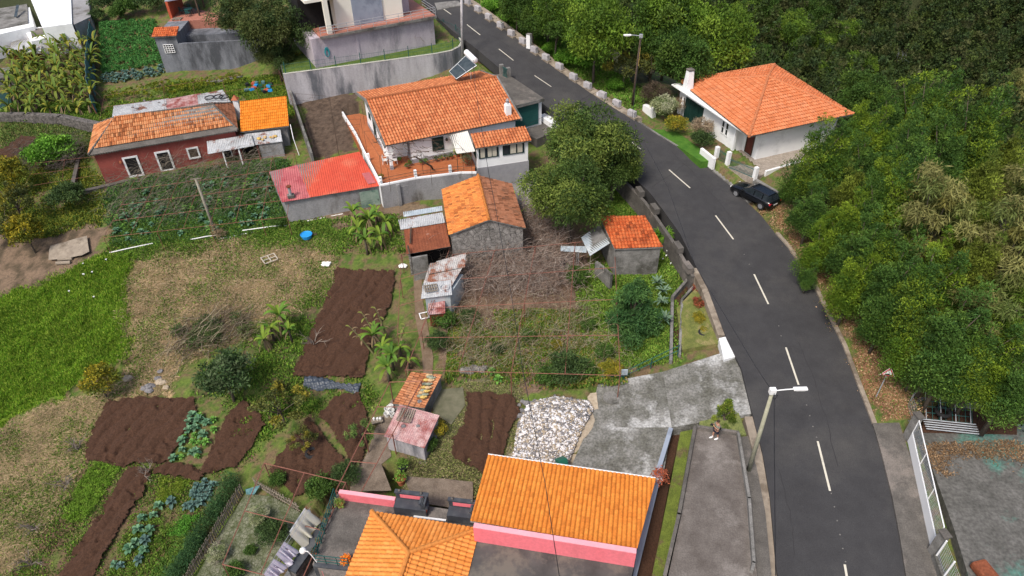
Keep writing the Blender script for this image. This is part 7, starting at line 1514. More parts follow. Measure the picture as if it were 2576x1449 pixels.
one('olive', 760, 1100, .55, 'little lemon tree growing out of an old tyre'); tag(MB().tube([G(785, 1140, .15)+[.38*math.cos(a), .38*math.sin(a), 0] for a in np.linspace(0, 6.28, 15)], .13, 7).build('tyre_planter', M_rubber), 'old black tyre around the foot of the little lemon tree', 'tyre')
one('guava', 905, 1085, .95, 'small airy guava tree beside the concrete path'); one('yel', 755, 158, .85, 'yellow flowering shrub at the left end of the lilac house garden', 'bush', .5); one('bush', 915, 132, .9, 'round green shrub below the lilac wall, left of the pair', 'bush', .5); one('ybush', 968, 108, 1.1, 'round yellow green shrub below the lilac wall, right of the pair', 'bush', .5)
one('brown', 1642, 240, 1.2, 'dark brown dead round bush behind the white pillar', 'bush', .5); one('variegated', 1672, 275, 1.15, 'variegated pale green shrub at the front of the lawn', 'bush', .5); one('tan', 1705, 268, .85, 'pale tan dry bush between lawn and boundary wall', 'bush', .5)
one('ybush', 1702, 315, 1.15, 'golden green shrub in the middle of the lawn', 'bush', .5); one('dbush', 1765, 350, .95, 'green base of leaves under the tan bush on the lawn', 'bush', .5); one('tan', 1768, 322, 1.05, 'pale tan topped round bush at the near end of the lawn', 'bush', .6)
one('dbush', 170, 495, 1.3, 'dark evergreen bush left of the cabbage plot', 'bush', .5); one('bush', 1450, 700, 1.0, 'low leafy bush below the white barrel', 'bush', .5)
put([('olive', 30, 500, 1.3), ('yel', 60, 585, 1.1), ('olive', -5, 560, 1.2), ('yel', 20, 440, 1.2)], 'yellow green scrubby tree at the left edge below the stone wall', 'tree', 'scrubby trees at the left edge')
one('lime', 125, 375, 1.1, 'light green vine covered shrub left of the red house', 'bush', .6)
for q, k, l in [((1757, 727), 'red', 'upper red leaved shrub in the roadside bed'), ((1758, 765), 'red', 'lower red and purple shrub in the roadside bed'), ((1757, 800), 'ybush', 'sparse orange green shrub in the roadside bed')]: one(k, q[0], q[1], 1.1 if k == 'red' else .5, l, 'bush', .5)
one('ybush', 1770, 830, .32, 'little round yellow shrub growing in a tyre at the roadside bed', 'bush', .5); tag(MB().tube([G(1771, 836, .3)+[.36*math.cos(a), .36*math.sin(a), 0] for a in np.linspace(0, 6.28, 15)], .12, 7).build('tyre_planter', M_rubber), 'old black tyre around the little yellow shrub in the roadside bed', 'tyre')
one('dbush', 870, 1195, .8, 'dark leafy bush at the pink wall corner left of the path', 'bush', .5); one('bush', 800, 1230, .9, 'green bush below the dug plot near the clothes line', 'bush', .5); one('bush', 700, 1205, .6, 'low grey green bush at the picket fence corner', 'bush', .5)
one('ybush', 1095, 1080, .7, 'yellow green spiky plant beside the faded red shed', 'bush', .5); one('bush', 1080, 1115, .6, 'glossy green plant in front of the faded red shed wall', 'bush', .5); one('bush', 1115, 805, .9, 'dark green bush next to the path below the rusty box', 'bush', .5); one('dbush', 1100, 860, .8, 'narrow dark shrub along the earth path', 'bush', .5)
one('variegated', 652, 1300, .55, 'pale round shrub in the cobbled yard', 'bush', .5); one('dbush', 690, 1345, .75, 'dark green bush in the middle of the cobbled yard', 'bush', .5); one('bush', 632, 1385, .4, 'small clipped bush near the bottom of the cobbled yard', 'bush', .5); one('dbush', 665, 1330, .5, 'second dark bush left of the dark green bush in the yard', 'bush', .5)
one('bush', 590, 1435, .6, 'leafy bush at the bottom edge of the cobbled yard', 'bush', .5); one('variegated', 545, 1395, .5, 'sparse twiggy shrub beside the picket fence', 'bush', .5)
put([('dbush', 1425, 935, 1.1), ('bush', 1380, 945, .9), ('bush', 1470, 930, .9), ('bush', 1520, 890, .7)], 'low leafy bush growing along the near side of the lower garden', 'bush', 'low bushes in the lower garden', frac=.4)
one('ybush', 1535, 935, .8, 'orange tinted bush beside the meter box at the driveway corner', 'bush', .4); one('bush', 700, 560, .6, 'green bush by the corner of the grey block shed', 'bush', .4); one('lime', 1060, 150, .25, 'small green tuft beside the bare tree on the lilac house lawn', 'bush', .4)
put([('dbush', 265, 18, 1.6), ('bush', 325, 25, 1.3), ('dbush', 380, 12, 1.6), ('bush', 295, 40, .9), ('dbush', 245, 45, 1.0)], 'dark leafy bush above the green bean field at the top edge', 'bush', 'bushes above the bean field', frac=.4)
put([('dbush', 1180, 800, .6), ('bush', 1330, 850, .6), ('dbush', 1250, 880, .5), ('bush', 1480, 820, .7), ('ybush', 1400, 870, .5)], 'small weedy shrub among the vine stems of the lower garden', 'bush', 'small shrubs in the lower garden', frac=.4)
# ------------------------------------------------------------------ special leaves
def blade(mb_v, mb_f, mb_c, p, d, L, W, drop, col, n=5, fold=.15):
    d = np.array(d, float); s = np.cross(d, [0, 0, 1.]); s /= np.linalg.norm(s)+1e-6; q = np.array(p, float); k0 = len(mb_v); dz = d[2]
    for i in range(n+1):
        t = i/n; w = W*(.25+1.5*t*(1-t)**.6+.1) if t < .98 else .02; c = q.copy(); mb_v += [c-s*w/2+[0, 0, w*fold], c, c+s*w/2+[0, 0, w*fold]]; mb_c += [col]*3
        dd = np.array([d[0], d[1], dz]); dd /= np.linalg.norm(dd); q = q+dd*L/n; dz -= drop
    for i in range(n): a = k0+3*i; mb_f += [(a, a+1, a+4, a+3), (a+1, a+2, a+5, a+4)]
def banana(name, hh, nl, seed, cols, dry=.2, L=1.5, W=.32):
    rng = np.random.default_rng(seed); v, f, c = [], [], []
    for i in range(nl):
        a = 6.28*i/nl+rng.uniform(-.4, .4); e = rng.uniform(.5, 2.6); isd = rng.random() < dry; col = np.array((.22, .16, .09) if isd else cols[rng.integers(len(cols))])*rng.uniform(.8, 1.2)
        blade(v, f, c, (0, 0, hh*rng.uniform(.88, 1)), (math.cos(a), math.sin(a), e*(-.5 if isd else 1)), L*rng.uniform(.7, 1.15), W*(.5 if isd else 1), .35+.25*rng.random(), col, 6)
    mb = MB(); mb.tube([(0, 0, -.2), (0, 0, hh*.5), (.03, 0, hh)], [.13, .11, .06], 7)
    return np.array(v), np.array(f), np.array(c), mb
M_bstem = mat('banana_stem', (.12, .12, .05), (.22, .2, .09), 3)
def reg_banana(key, *a, **k): v, f, c, mb = banana(key, *a, **k); TREES[key] = dict(c=(v, f, c), mb=mb, H=a[0], R=1, name='banana_plant', o=None)
BN = [(.07, .16, .02), (.11, .21, .03), (.17, .25, .03)]; BY = [(.27, .26, .035), (.16, .20, .03), (.10, .16, .025)]
reg_banana('ban1', 1.3, 13, 1, BN, .3); reg_banana('ban2', 1.7, 14, 2, BN, .25); reg_banana('ban3', 1.5, 14, 3, BY, .35); reg_banana('ban4', 1.2, 13, 4, BY, .4)
def bput(lst, label, group):
    for i, q in enumerate(lst): P = G(q[1], q[2]); tree(q[0], P, label, 'banana plant', group, (q[3] if len(q) > 3 else 1)*rg.uniform(.85, 1.15), rng=rg)
rb = np.random.default_rng(3); L_ = []
for y in range(120, 280, 22):
    for x in range(35, 245, 25): L_.append((['ban3', 'ban4'][rb.integers(2)], x+rb.uniform(-10, 10), y+rb.uniform(-8, 8)+15, 1.0))
bput([q for q in L_ if not (q[1] < 110 and q[2] < 150)], 'yellowing banana plant in the dense plantation left of the teal net', 'banana plants in the top left plantation')
bput([('ban1', 905, 600), ('ban2', 935, 590), ('ban1', 960, 620), ('ban2', 925, 640), ('ban1', 975, 590), ('ban2', 895, 570), ('ban1', 950, 560, .9)], 'green banana plant in the clump left of the rusty lean-to', 'banana clump by the rusty lean-to')
bput([('ban1', 690, 855), ('ban2', 715, 835), ('ban1', 672, 880), ('ban2', 735, 860, .8)], 'green banana plant in the small clump above the loquat tree', 'banana clump above the loquat')
bput([('ban1', 965, 900), ('ban2', 990, 930), ('ban1', 1010, 900), ('ban2', 945, 880), ('ban1', 1030, 930, .8), ('ban2', 980, 960, .8)], 'tall ragged banana plant beside the big dug plot', 'banana clump beside the big dug plot')
def stalks():
    for i, q in enumerate([((960, 870), (905, 700)), ((975, 850), (940, 740)), ((940, 890), (860, 790)), ((1000, 880), (1040, 790))]):
        P = G(*q[0]); hh = 3.4-.3*i; T = P+[(-1.1, -.6, -1.5, .9)[i], .2, hh]; o = thing('banana_stalk', ['longest leafless leaning banana stalk rising over the dug plot', 'second leaning banana stalk with dry tip', 'low banana stalk leaning left over the dug plot', 'upright banana stalk on the right side of the clump'][i], 'banana plant', P)
        MB().tube([P, (P+T)/2+[0, 0, .15], T], [.09, .06, .02], 6).build('stem', M_bstem, o); v, f, c = [], [], []
        for k in range(10): t = .35+.065*k; p = P+(T-P)*t; a = k*2.4; blade(v, f, c, p, (math.cos(a), math.sin(a), .6), .55, .16, .5, (.20, .23, .05) if k % 2 else (.25, .18, .1), 4)
        npmesh('leaves', v, f, LEAF, o, col=c)
stalks()
# cabbages
def rosette(seed, cols, L=.34, W=.2, n=11):
    rng = np.random.default_rng(seed); v, f, c = [], [], []
    for i in range(n): a = 2.4*i; e = .25+1.6*i/n; blade(v, f, c, (0, 0, .04+.015*i), (math.cos(a), math.sin(a), e), L*(1-.4*i/n)*rng.uniform(.85, 1.15), W*(1-.3*i/n), .35, np.array(cols[rng.integers(len(cols))])*rng.uniform(.85, 1.15), 4, .35)
    return np.array(v), np.array(f), np.array(c)
CABS = [rosette(1, [(.12, .25, .15), (.17, .31, .20), (.09, .19, .10)]), rosette(2, [(.10, .22, .12), (.15, .28, .16)], .4, .24), rosette(3, [(.16, .34, .06), (.11, .27, .05), (.20, .40, .08)], .3, .16, 13), rosette(4, [(.09, .18, .15), (.13, .23, .20), (.08, .14, .12)], .36, .22)]
CO = {}
def cab(k, P, lab, grp, s):
    if k not in CO: v, f, c = CABS[k]; o = npmesh('cabbage_plant', v, f, LEAF, col=c, base=np.zeros(3)); CO[k] = o
    else: o = CO[k].copy(); COL.objects.link(o)
    o.location = [float(a) for a in P]; o.rotation_euler = (0, 0, rg.uniform(0, 6.28)); o.scale = (s, s, s); tag(o, lab, 'cabbage', grp)
def cabfield(px, sp, ks, lab, grp, s=1., fill=.85, dz=.08, row=None):
    pw = np.array(gp(px)); lo, hi = pw.min(0), pw.max(0); n = 0
    for y in np.arange(lo[1], hi[1], sp):
        for x in np.arange(lo[0], hi[0], sp):
            X, Y = x+rg.uniform(-.3, .3)*sp, y+rg.uniform(-.3, .3)*sp
            if inpoly(np.array([X]), np.array([Y]), pw)[0] and rg.random() < fill: cab(ks[rg.randrange(len(ks))], (X, Y, h(X, Y)+dz), lab, grp, s*rg.uniform(.75, 1.25)); n += 1
    print(grp, n)
cabfield([(290, 500), (450, 460), (690, 440), (705, 560), (600, 575), (450, 600), (300, 610), (275, 560)], 1.0, [0, 1, 2], 'loose leaved cabbage under the rusty trellis in front of the red house', 'cabbages under the trellis', 1.15, .72)
cabfield([(490, 1040), (560, 1060), (530, 1110), (495, 1175), (430, 1165), (455, 1110)], .55, [1, 2], 'bright green leafy cabbage in the strip between two dug plots', 'cabbages in the strip between dug plots', 1.1, .9)
cabfield([(390, 1260), (440, 1265), (400, 1350), (340, 1449), (275, 1449), (300, 1400), (350, 1310)], .75, [0, 1, 3], 'grey green cabbage in the weedy bed at the bottom left', 'cabbages in the weedy bed', 1.15, .75)
cabfield([(505, 1210), (556, 1213), (500, 1302), (462, 1292)], .42, [3], 'blue green cabbage in the narrow bed along the hedge', 'cabbages along the hedge', 1.0, .95)
cabfield([(256, 190), (415, 165), (418, 188), (258, 217)], .62, [3], 'blue green cabbage in the band below the bean field', 'cabbages below the bean field', 1.15, .95)
cabfield([(1215, 925), (1270, 930), (1265, 965), (1220, 960)], .9, [2], 'large pale green leafy plant above the right dug plot', 'large leafy plants above the right plot', 1.9, .8)
# agaves and agapanthus
def spiky(P, n, L, W, cols, lab, cat, seed, e0=.3, drop=.25):
    rng = np.random.default_rng(seed); v, f, c = [], [], []
    for i in range(n): a = 2.4*i; blade(v, f, c, np.array(P)+[rng.normal()*L*.12, rng.normal()*L*.12, .05], (math.cos(a), math.sin(a), rng.uniform(e0, 1.8)), L*rng.uniform(.7, 1.1), W, drop, np.array(cols[rng.integers(len(cols))])*rng.uniform(.8, 1.2), 5, .2)
    return tag(npmesh('spiky_plant', v, f, LEAF, col=c), lab, cat)
spiky(G(1668, 600, .7), 260, 1.15, .06, [(.11, .24, .02), (.16, .30, .03), (.07, .17, .015)], 'bright green strappy clump right of the small tiled shed', 'plant', 1, .6, .4)
AG = [(.14, .22, .14), (.18, .27, .17), (.10, .17, .11)]
for i, q in enumerate([(1652, 712), (1668, 735), (1672, 805), (1665, 760)]): spiky(G(q[0], q[1], .8), 22, .75, .16, AG, ['upper agave rosette at the right of the dark cypress like tree', 'second agave rosette near the channel bend', 'lower agave rosette beside the channel', 'middle agave rosette beside the channel'][i], 'agave', i+4)
spiky(G(893, 1180, .2), 24, .6, .06, [(.25, .28, .12), (.12, .18, .05)], 'striped spiky plant by the pink wall corner', 'plant', 11)
# ------------------------------------------------------------------ bare trees and tangles
def bare(P, hh, lab, seed, m=M_twig, r=.05, n=5, cat='tree', sp=.5):
    rng = np.random.default_rng(seed); mb = MB(); P = np.array(P)
    for i in range(n): a = 6.28*i/n+rng.uniform(-.3, .3); branches(mb, P+[0, 0, -.05], (math.cos(a)*sp, math.sin(a)*sp, 1), hh*.5, r, 2, rng, .6, n=4)
    o = thing('bare_tree', lab, cat, P); mb.build('branches', m, o); return o
bare(G(1047, 128, 0)*[1, 1, 0]+[0, 0, LZ], 3.2, 'bare twiggy tree on the lawn below the lilac house', 1, M_twig, .05, 7)
bare(G(790, 870), 2.2, 'bare grey fruit tree at the left edge of the big dug plot', 2); bare(G(200, 1130), 1.6, 'small bare grey bush at the upper left corner of the dug plot', 3); bare(G(165, 1225), 1.6, 'small bare grey bush beside the weedy green bed', 4); bare(G(372, 1195), 1.4, 'small bare bush at the top of the long dug strip', 5); bare(G(78, 1420), 1.6, 'small bare bush near the bottom left corner', 6); bare(G(85, 1335), 1.3, 'small bare bush on the dry slope at the left edge', 7)
bare(G(545, 1400), 1.6, 'bare shrub with pale stems beside the picket fence', 8); bare(G(1560, 950), 1.8, 'bare shrub above the driveway railing', 9, M_twig, .03); bare(G(2262, 175, 4), 4, 'pale dead tree with bare branches in the dark wood', 10, M_grod, .07, 6, sp=.3); bare(G(2215, 250, 3), 4, 'pale dead trunk leaning in front of the dark wood', 12, M_grod, .07, 3, sp=.3)
bare(G(1420, 690, 0), 2.0, 'bare grey shrub left of the white barrel', 14)
def tangle(name, px, n, L, r, cols, lab, zr_, seed, cat='brambles', base=None, world=None, curl=.7, zoff=0.):
    rng = np.random.default_rng(seed); pw = np.array(gp(px)) if world is None else np.array(world); lo, hi = pw.min(0), pw.max(0); X = rng.uniform(lo[0], hi[0], n*4); Y = rng.uniform(lo[1], hi[1], n*4); m = inpoly(X+rng.normal(size=len(X))*.5+(fbm(X, Y, .5, 3)-.5)*3, Y+rng.normal(size=len(X))*.5+(fbm(X, Y, .5, 8)-.5)*3, pw) if cat == 'brambles' else inpoly(X, Y, pw)
    if cat == 'brambles': m &= fbm(X, Y, .6, 41)+rng.normal(size=len(X))*.1 > .40
    X, Y = X[m][:n], Y[m][:n]; n = len(X)
    Z = (H(X, Y) if base is None else np.full(n, float(base)))+zr_[0]+(zr_[1]-zr_[0])*rng.random(n)*(np.clip(fbm(X, Y, .7, 51)*2.4-.5, 0, 1.3) if cat == 'brambles' else 1)+zoff; P = np.stack([X, Y, Z], 1); a = rng.uniform(0, 6.28, n); e = rng.normal(size=n)*.4; K = 7; pts = [P]
    for k in range(K): a = a+rng.normal(size=n)*curl; e = e*.7+rng.normal(size=n)*.35; P = P+np.stack([np.cos(a), np.sin(a), e], 1)*(L/K)*rng.uniform(.6, 1.4, n)[:, None]; pts.append(P)
    V_, F_ = [], []; rr = r*rng.uniform(.5, 1.4, n)[:, None]
    for k, p in enumerate(pts): t = 1-.6*k/K; V_ += [p+[0, 0, 1]*rr*t, p+np.array([.87, 0, -.5])*rr*t, p+np.array([-.5, .7, -.5])*rr*t]
    i = np.arange(n)
    for k in range(K):
        for q in range(3): F_.append(np.stack([(3*k+q)*n+i, (3*k+(q+1) % 3)*n+i, (3*(k+1)+(q+1) % 3)*n+i, (3*(k+1)+q)*n+i], 1))
    c = np.array(cols)[rng.integers(0, len(cols), n)]*rng.uniform(.7, 1.3, n)[:, None]; o = npmesh(name, np.concatenate(V_), np.concatenate(F_), GRASS, col=np.concatenate([c]*(3*(K+1)))); return stuff(o, lab, cat)
BR = [(.42, .34, .29), (.54, .46, .40), (.28, .20, .16), (.34, .24, .19)]
tangle('bramble_tangle', [(1140, 600), (1190, 560), (1290, 520), (1370, 560), (1400, 640), (1470, 720), (1400, 760), (1300, 735), (1170, 750), (1140, 700)], 5600, 2.2, .022, BR, 'dense bare brown bramble tangle beside the stone shed', (.1, 1.7), 1)
tangle('bramble_tangle', [(1130, 780), (1450, 780), (1560, 870), (1540, 960), (1300, 960), (1130, 930)], 1100, 1.9, .018, [(.40, .34, .22), (.28, .22, .13), (.48, .42, .3)], 'bare tangled vine stems over the lower garden under the rod grid', (.3, 1.9), 2)
tangle('bare_vine_mass', [(280, 490), (420, 430), (700, 420), (700, 540), (480, 580), (290, 590)], 800, 2.4, .018, [(.20, .17, .13), (.28, .24, .19)], 'bare vine stems hanging on the trellis over the cabbages', (1.5, 2.0), 3, 'vine')
tangle('bare_vine_mass', [(40, 400), (200, 370), (230, 400), (190, 440), (60, 450)], 900, 1.8, .014, [(.13, .11, .10), (.17, .14, .12)], 'grey bare vine mass left of the red house', (.6, 1.9), 4, 'vine')
tangle('bare_vine_mass', [(1000, 640), (1060, 625), (1150, 600), (1150, 660), (1080, 660)], 160, 1.6, .014, BR, 'bare stems over the front of the rusty lean-to', (1.0, 2.0), 5, 'vine')
bp = [(430, 880), (490, 810), (560, 790), (640, 800), (640, 850), (560, 870), (500, 905), (450, 900)]
tangle('brush_heap', bp, 420, 2.0, .03, [(.42, .36, .25), (.16, .12, .09), (.24, .19, .13)], 'heap of cut branches and prunings on the dry grass', (.1, .9), 6, 'brush heap', curl=.25)
q = gp(bp); cc = [(*(np.array(q).mean(0)+rb.normal(size=2)*[1.6, .7]), 0) for _ in range(22)]; cc = [(x, y, h(x, y)+.25+.25*rb.random()) for x, y, _ in cc]; v, f, c = leaves(cc, [.55]*22, 5200, .2, .07, [(.06, .10, .03), (.045, .075, .025), (.09, .12, .04)], rb, .4); stuff(npmesh('brush_leaves', v, f, LEAF, col=c), 'green and drying leaves still on the heap of prunings', 'leaves')
# ------------------------------------------------------------------ grass, weeds, straw, crops (uncountable)
scatter('meadow_grass', ZONES['meadow'], 110000, .3, .035, [(.08, .16, .010), (.12, .20, .014), (.055, .125, .010), (.17, .22, .03)], 'tall bright green meadow grass on the left', 'grass', hh=.17, seed=1)
scatter('dry_grass', ZONES['dry'], 60000, .28, .03, [(.36, .26, .15), (.45, .34, .21), (.26, .19, .10), (.17, .16, .06)], 'pale cut dry grass on the slope in the left middle', 'grass', seed=2, zo=.03)
scatter('dry_grass', ZONES['dry2'], 50000, .28, .03, [(.34, .25, .14), (.40, .30, .18), (.24, .18, .10), (.13, .15, .04)], 'patchy dry grass on the slope at the lower left edge', 'grass', seed=3, zo=.03)
WD = [(.06, .12, .014), (.09, .16, .02), (.04, .085, .012), (.13, .17, .03)]
scatter('weeds', ZONES['dry2'], 20400, .2, .09, WD, 'green weeds growing through the dry grass at the lower left', 'weeds', hh=0.110, seed=5, dens=(.45, .6)); scatter('weeds', ZONES['dry'], 27200, .2, .09, WD, 'green weeds growing through the pale dry grass', 'weeds', hh=0.100, seed=6, dens=(.5, .58))
scatter('weeds', [(320, 560), (720, 560), (1000, 540), (1020, 640), (860, 640), (640, 620), (330, 660), (260, 640)], 40800, .2, .09, WD, 'green weeds along the foot of the cabbage plot and shed', 'weeds', hh=0.125, seed=7, dens=(.6, .52))
scatter('weeds', [(270, 480), (450, 435), (720, 400), (720, 560), (600, 590), (290, 620)], 57800, .2, .09, [(.05, .11, .02), (.08, .15, .03), (.05, .10, .045), (.035, .075, .02)], 'weeds and low leaves between the cabbages under the trellis', 'weeds', hh=0.140, seed=8)
scatter('weeds', [(600, 870), (840, 700), (790, 860), (740, 960), (900, 960), (960, 1010), (840, 1060), (780, 1040), (700, 1090), (600, 1180), (560, 1000), (480, 1000), (520, 900)], 34000, .2, .09, WD, 'mixed green weeds around the dug plots and the loquat', 'weeds', hh=0.120, seed=9, dens=(.7, .55))
scatter('weeds', [(1130, 790), (1450, 780), (1560, 870), (1560, 960), (1440, 980), (1300, 960), (1120, 950)], 57800, .2, .09, WD+[(.20, .14, .04)], 'weeds and yellowing vine leaves over the lower garden', 'weeds', hh=0.150, seed=10, dens=(.7, .52))
scatter('weeds', [(1440, 700), (1520, 660), (1700, 560), (1700, 680), (1740, 700), (1700, 760), (1700, 900), (1500, 960), (1480, 840)], 57800, .2, .09, WD+[(.12, .2, .03)], 'lush green weeds around the small tiled shed and the dark tree', 'weeds', hh=0.130, seed=11)
scatter('weeds', [(1480, 440), (1580, 440), (1640, 520), (1680, 560), (1560, 550), (1480, 520)], 20400, .2, .09, WD, 'green weeds below the road retaining wall', 'weeds', hh=0.120, seed=12)
scatter('weeds', [(1030, 1120), (1130, 1030), (1180, 960), (1320, 960), (1310, 1100), (1230, 1250), (1010, 1260)], 34000, .2, .09, [(.10, .12, .035), (.14, .16, .05), (.2, .17, .09)], 'thin mossy grass between the sheds and the right dug plot', 'grass', hh=0.050, seed=13)
scatter('weeds', [(430, 300), (420, 215), (720, 190), (740, 300), (600, 240), (280, 260), (250, 300)], 44200, .2, .09, WD+[(.16, .18, .02)], 'green weeds and yellow groundcover between red house and crop field', 'weeds', hh=0.140, seed=14)
scatter('weeds', [(20, 265), (240, 265), (250, 320), (150, 300), (0, 300)], 20400, .2, .09, WD, 'green plants hanging over the stone wall below the bananas', 'weeds', hh=0.150, seed=15, zo=.3)
scatter('weeds', [(-40, 420), (200, 400), (260, 470), (260, 560), (100, 600), (-40, 590)], 40800, .2, .09, [(.05, .09, .015), (.10, .13, .02), (.16, .16, .02)], 'yellowish and dark green groundcover at the left edge', 'weeds', hh=0.140, seed=16, dens=(.5, .4))
scatter('verge_weeds', [(1190, -10), (1260, 50), (1400, 150), (1600, 285), (1640, 240), (1560, 190), (1440, 90), (1280, -10)], 37400, .2, .09, [(.06, .14, .015), (.09, .19, .02), (.12, .14, .04)], 'low green growth behind the guard blocks', 'weeds', hh=0.175, seed=17)
scatter('weeds', [(1905, 520), (2010, 640), (2130, 850), (2220, 1060), (2330, 1040), (2160, 780), (1990, 520)], 15300, .2, .09, [(.22, .13, .07), (.12, .09, .04), (.07, .11, .02), (.3, .2, .12)], 'leaf litter and seedlings on the reddish bank', 'leaves', hh=0.060, seed=18)
def crop(name, px, n, cols, lab, hh, seed, L=.13):
    pw = np.array(gp(px)); rng = np.random.default_rng(seed); lo, hi = pw.min(0), pw.max(0); X = rng.uniform(lo[0], hi[0], n*3); Y = rng.uniform(lo[1], hi[1], n*3); m = inpoly(X, Y, pw); X, Y = X[m][:n], Y[m][:n]; n = len(X)
    C = np.stack([X, Y, H(X, Y)+hh*(.4+.6*vnoise(X, Y, 1.4, seed))], 1); v, f, c = leaves(C, [.16]*n, n*26, L, L*.75, cols, rng, .8); return stuff(npmesh(name, v, f, LEAF, col=c), lab, 'crop')
crop('bean_crop', [(250, 62), (392, 55), (405, 110), (414, 162), (256, 190)], 1500, [(.05, .15, .035), (.075, .20, .05), (.035, .11, .025)], 'dense dark green leafy crop filling the field left of the grey building', .45, 1)
crop('green_bed', [(243, 1165), (305, 1175), (270, 1240), (205, 1320), (160, 1305), (195, 1230)], 420, [(.11, .20, .02), (.15, .24, .03), (.08, .15, .015)], 'bright green weedy bed between dug strips at the lower left', .2, 2, .08)
crop('green_bed', [(405, 1205), (485, 1210), (440, 1270), (390, 1265)], 180, [(.13, .19, .02), (.18, .22, .03), (.09, .15, .015)], 'yellow green weedy bed above the grey cabbages', .2, 3, .08)
crop('green_bed', [(470, 1300), (500, 1300), (470, 1350), (420, 1345)], 90, [(.06, .17, .02), (.09, .22, .03)], 'bright parsley green bed beside the hedge', .2, 4, .08)
crop('green_bed', [(330, 1300), (400, 1270), (450, 1350), (370, 1449), (270, 1449)], 200, [(.09, .16, .02), (.13, .20, .03), (.06, .11, .015)], 'weeds between the grey cabbages of the bottom bed', .12, 5, .08)
crop('green_bed', [(455, 1355), (500, 1325), (430, 1460), (370, 1460)], 160, [(.06, .13, .02), (.09, .17, .03), (.12, .17, .03)], 'mixed green bed between the hedge and the lowest grey cabbages', .15, 7, .08)
scatter('weeds', ZONES['beds'], 26000, .2, .07, WD+[(.14, .11, .05)], 'weeds over the paths between the vegetable beds', 'weeds', hh=.09, seed=40, dens=(.6, .5))
scatter('weeds', [(0, 300), (240, 315), (230, 400), (0, 430)], 16000, .2, .08, [(.05, .09, .02), (.08, .12, .025), (.12, .13, .04)], 'mixed weeds below the left stone wall', 'weeds', hh=.14, seed=41)
crop('hedge_vine', [(430, 210), (600, 190), (620, 205), (540, 222), (440, 240), (265, 260), (262, 240)], 360, [(.18, .19, .015), (.11, .14, .015), (.07, .11, .012)], 'yellow green creeping vines along the wire below the crop field', .6, 6, .12)
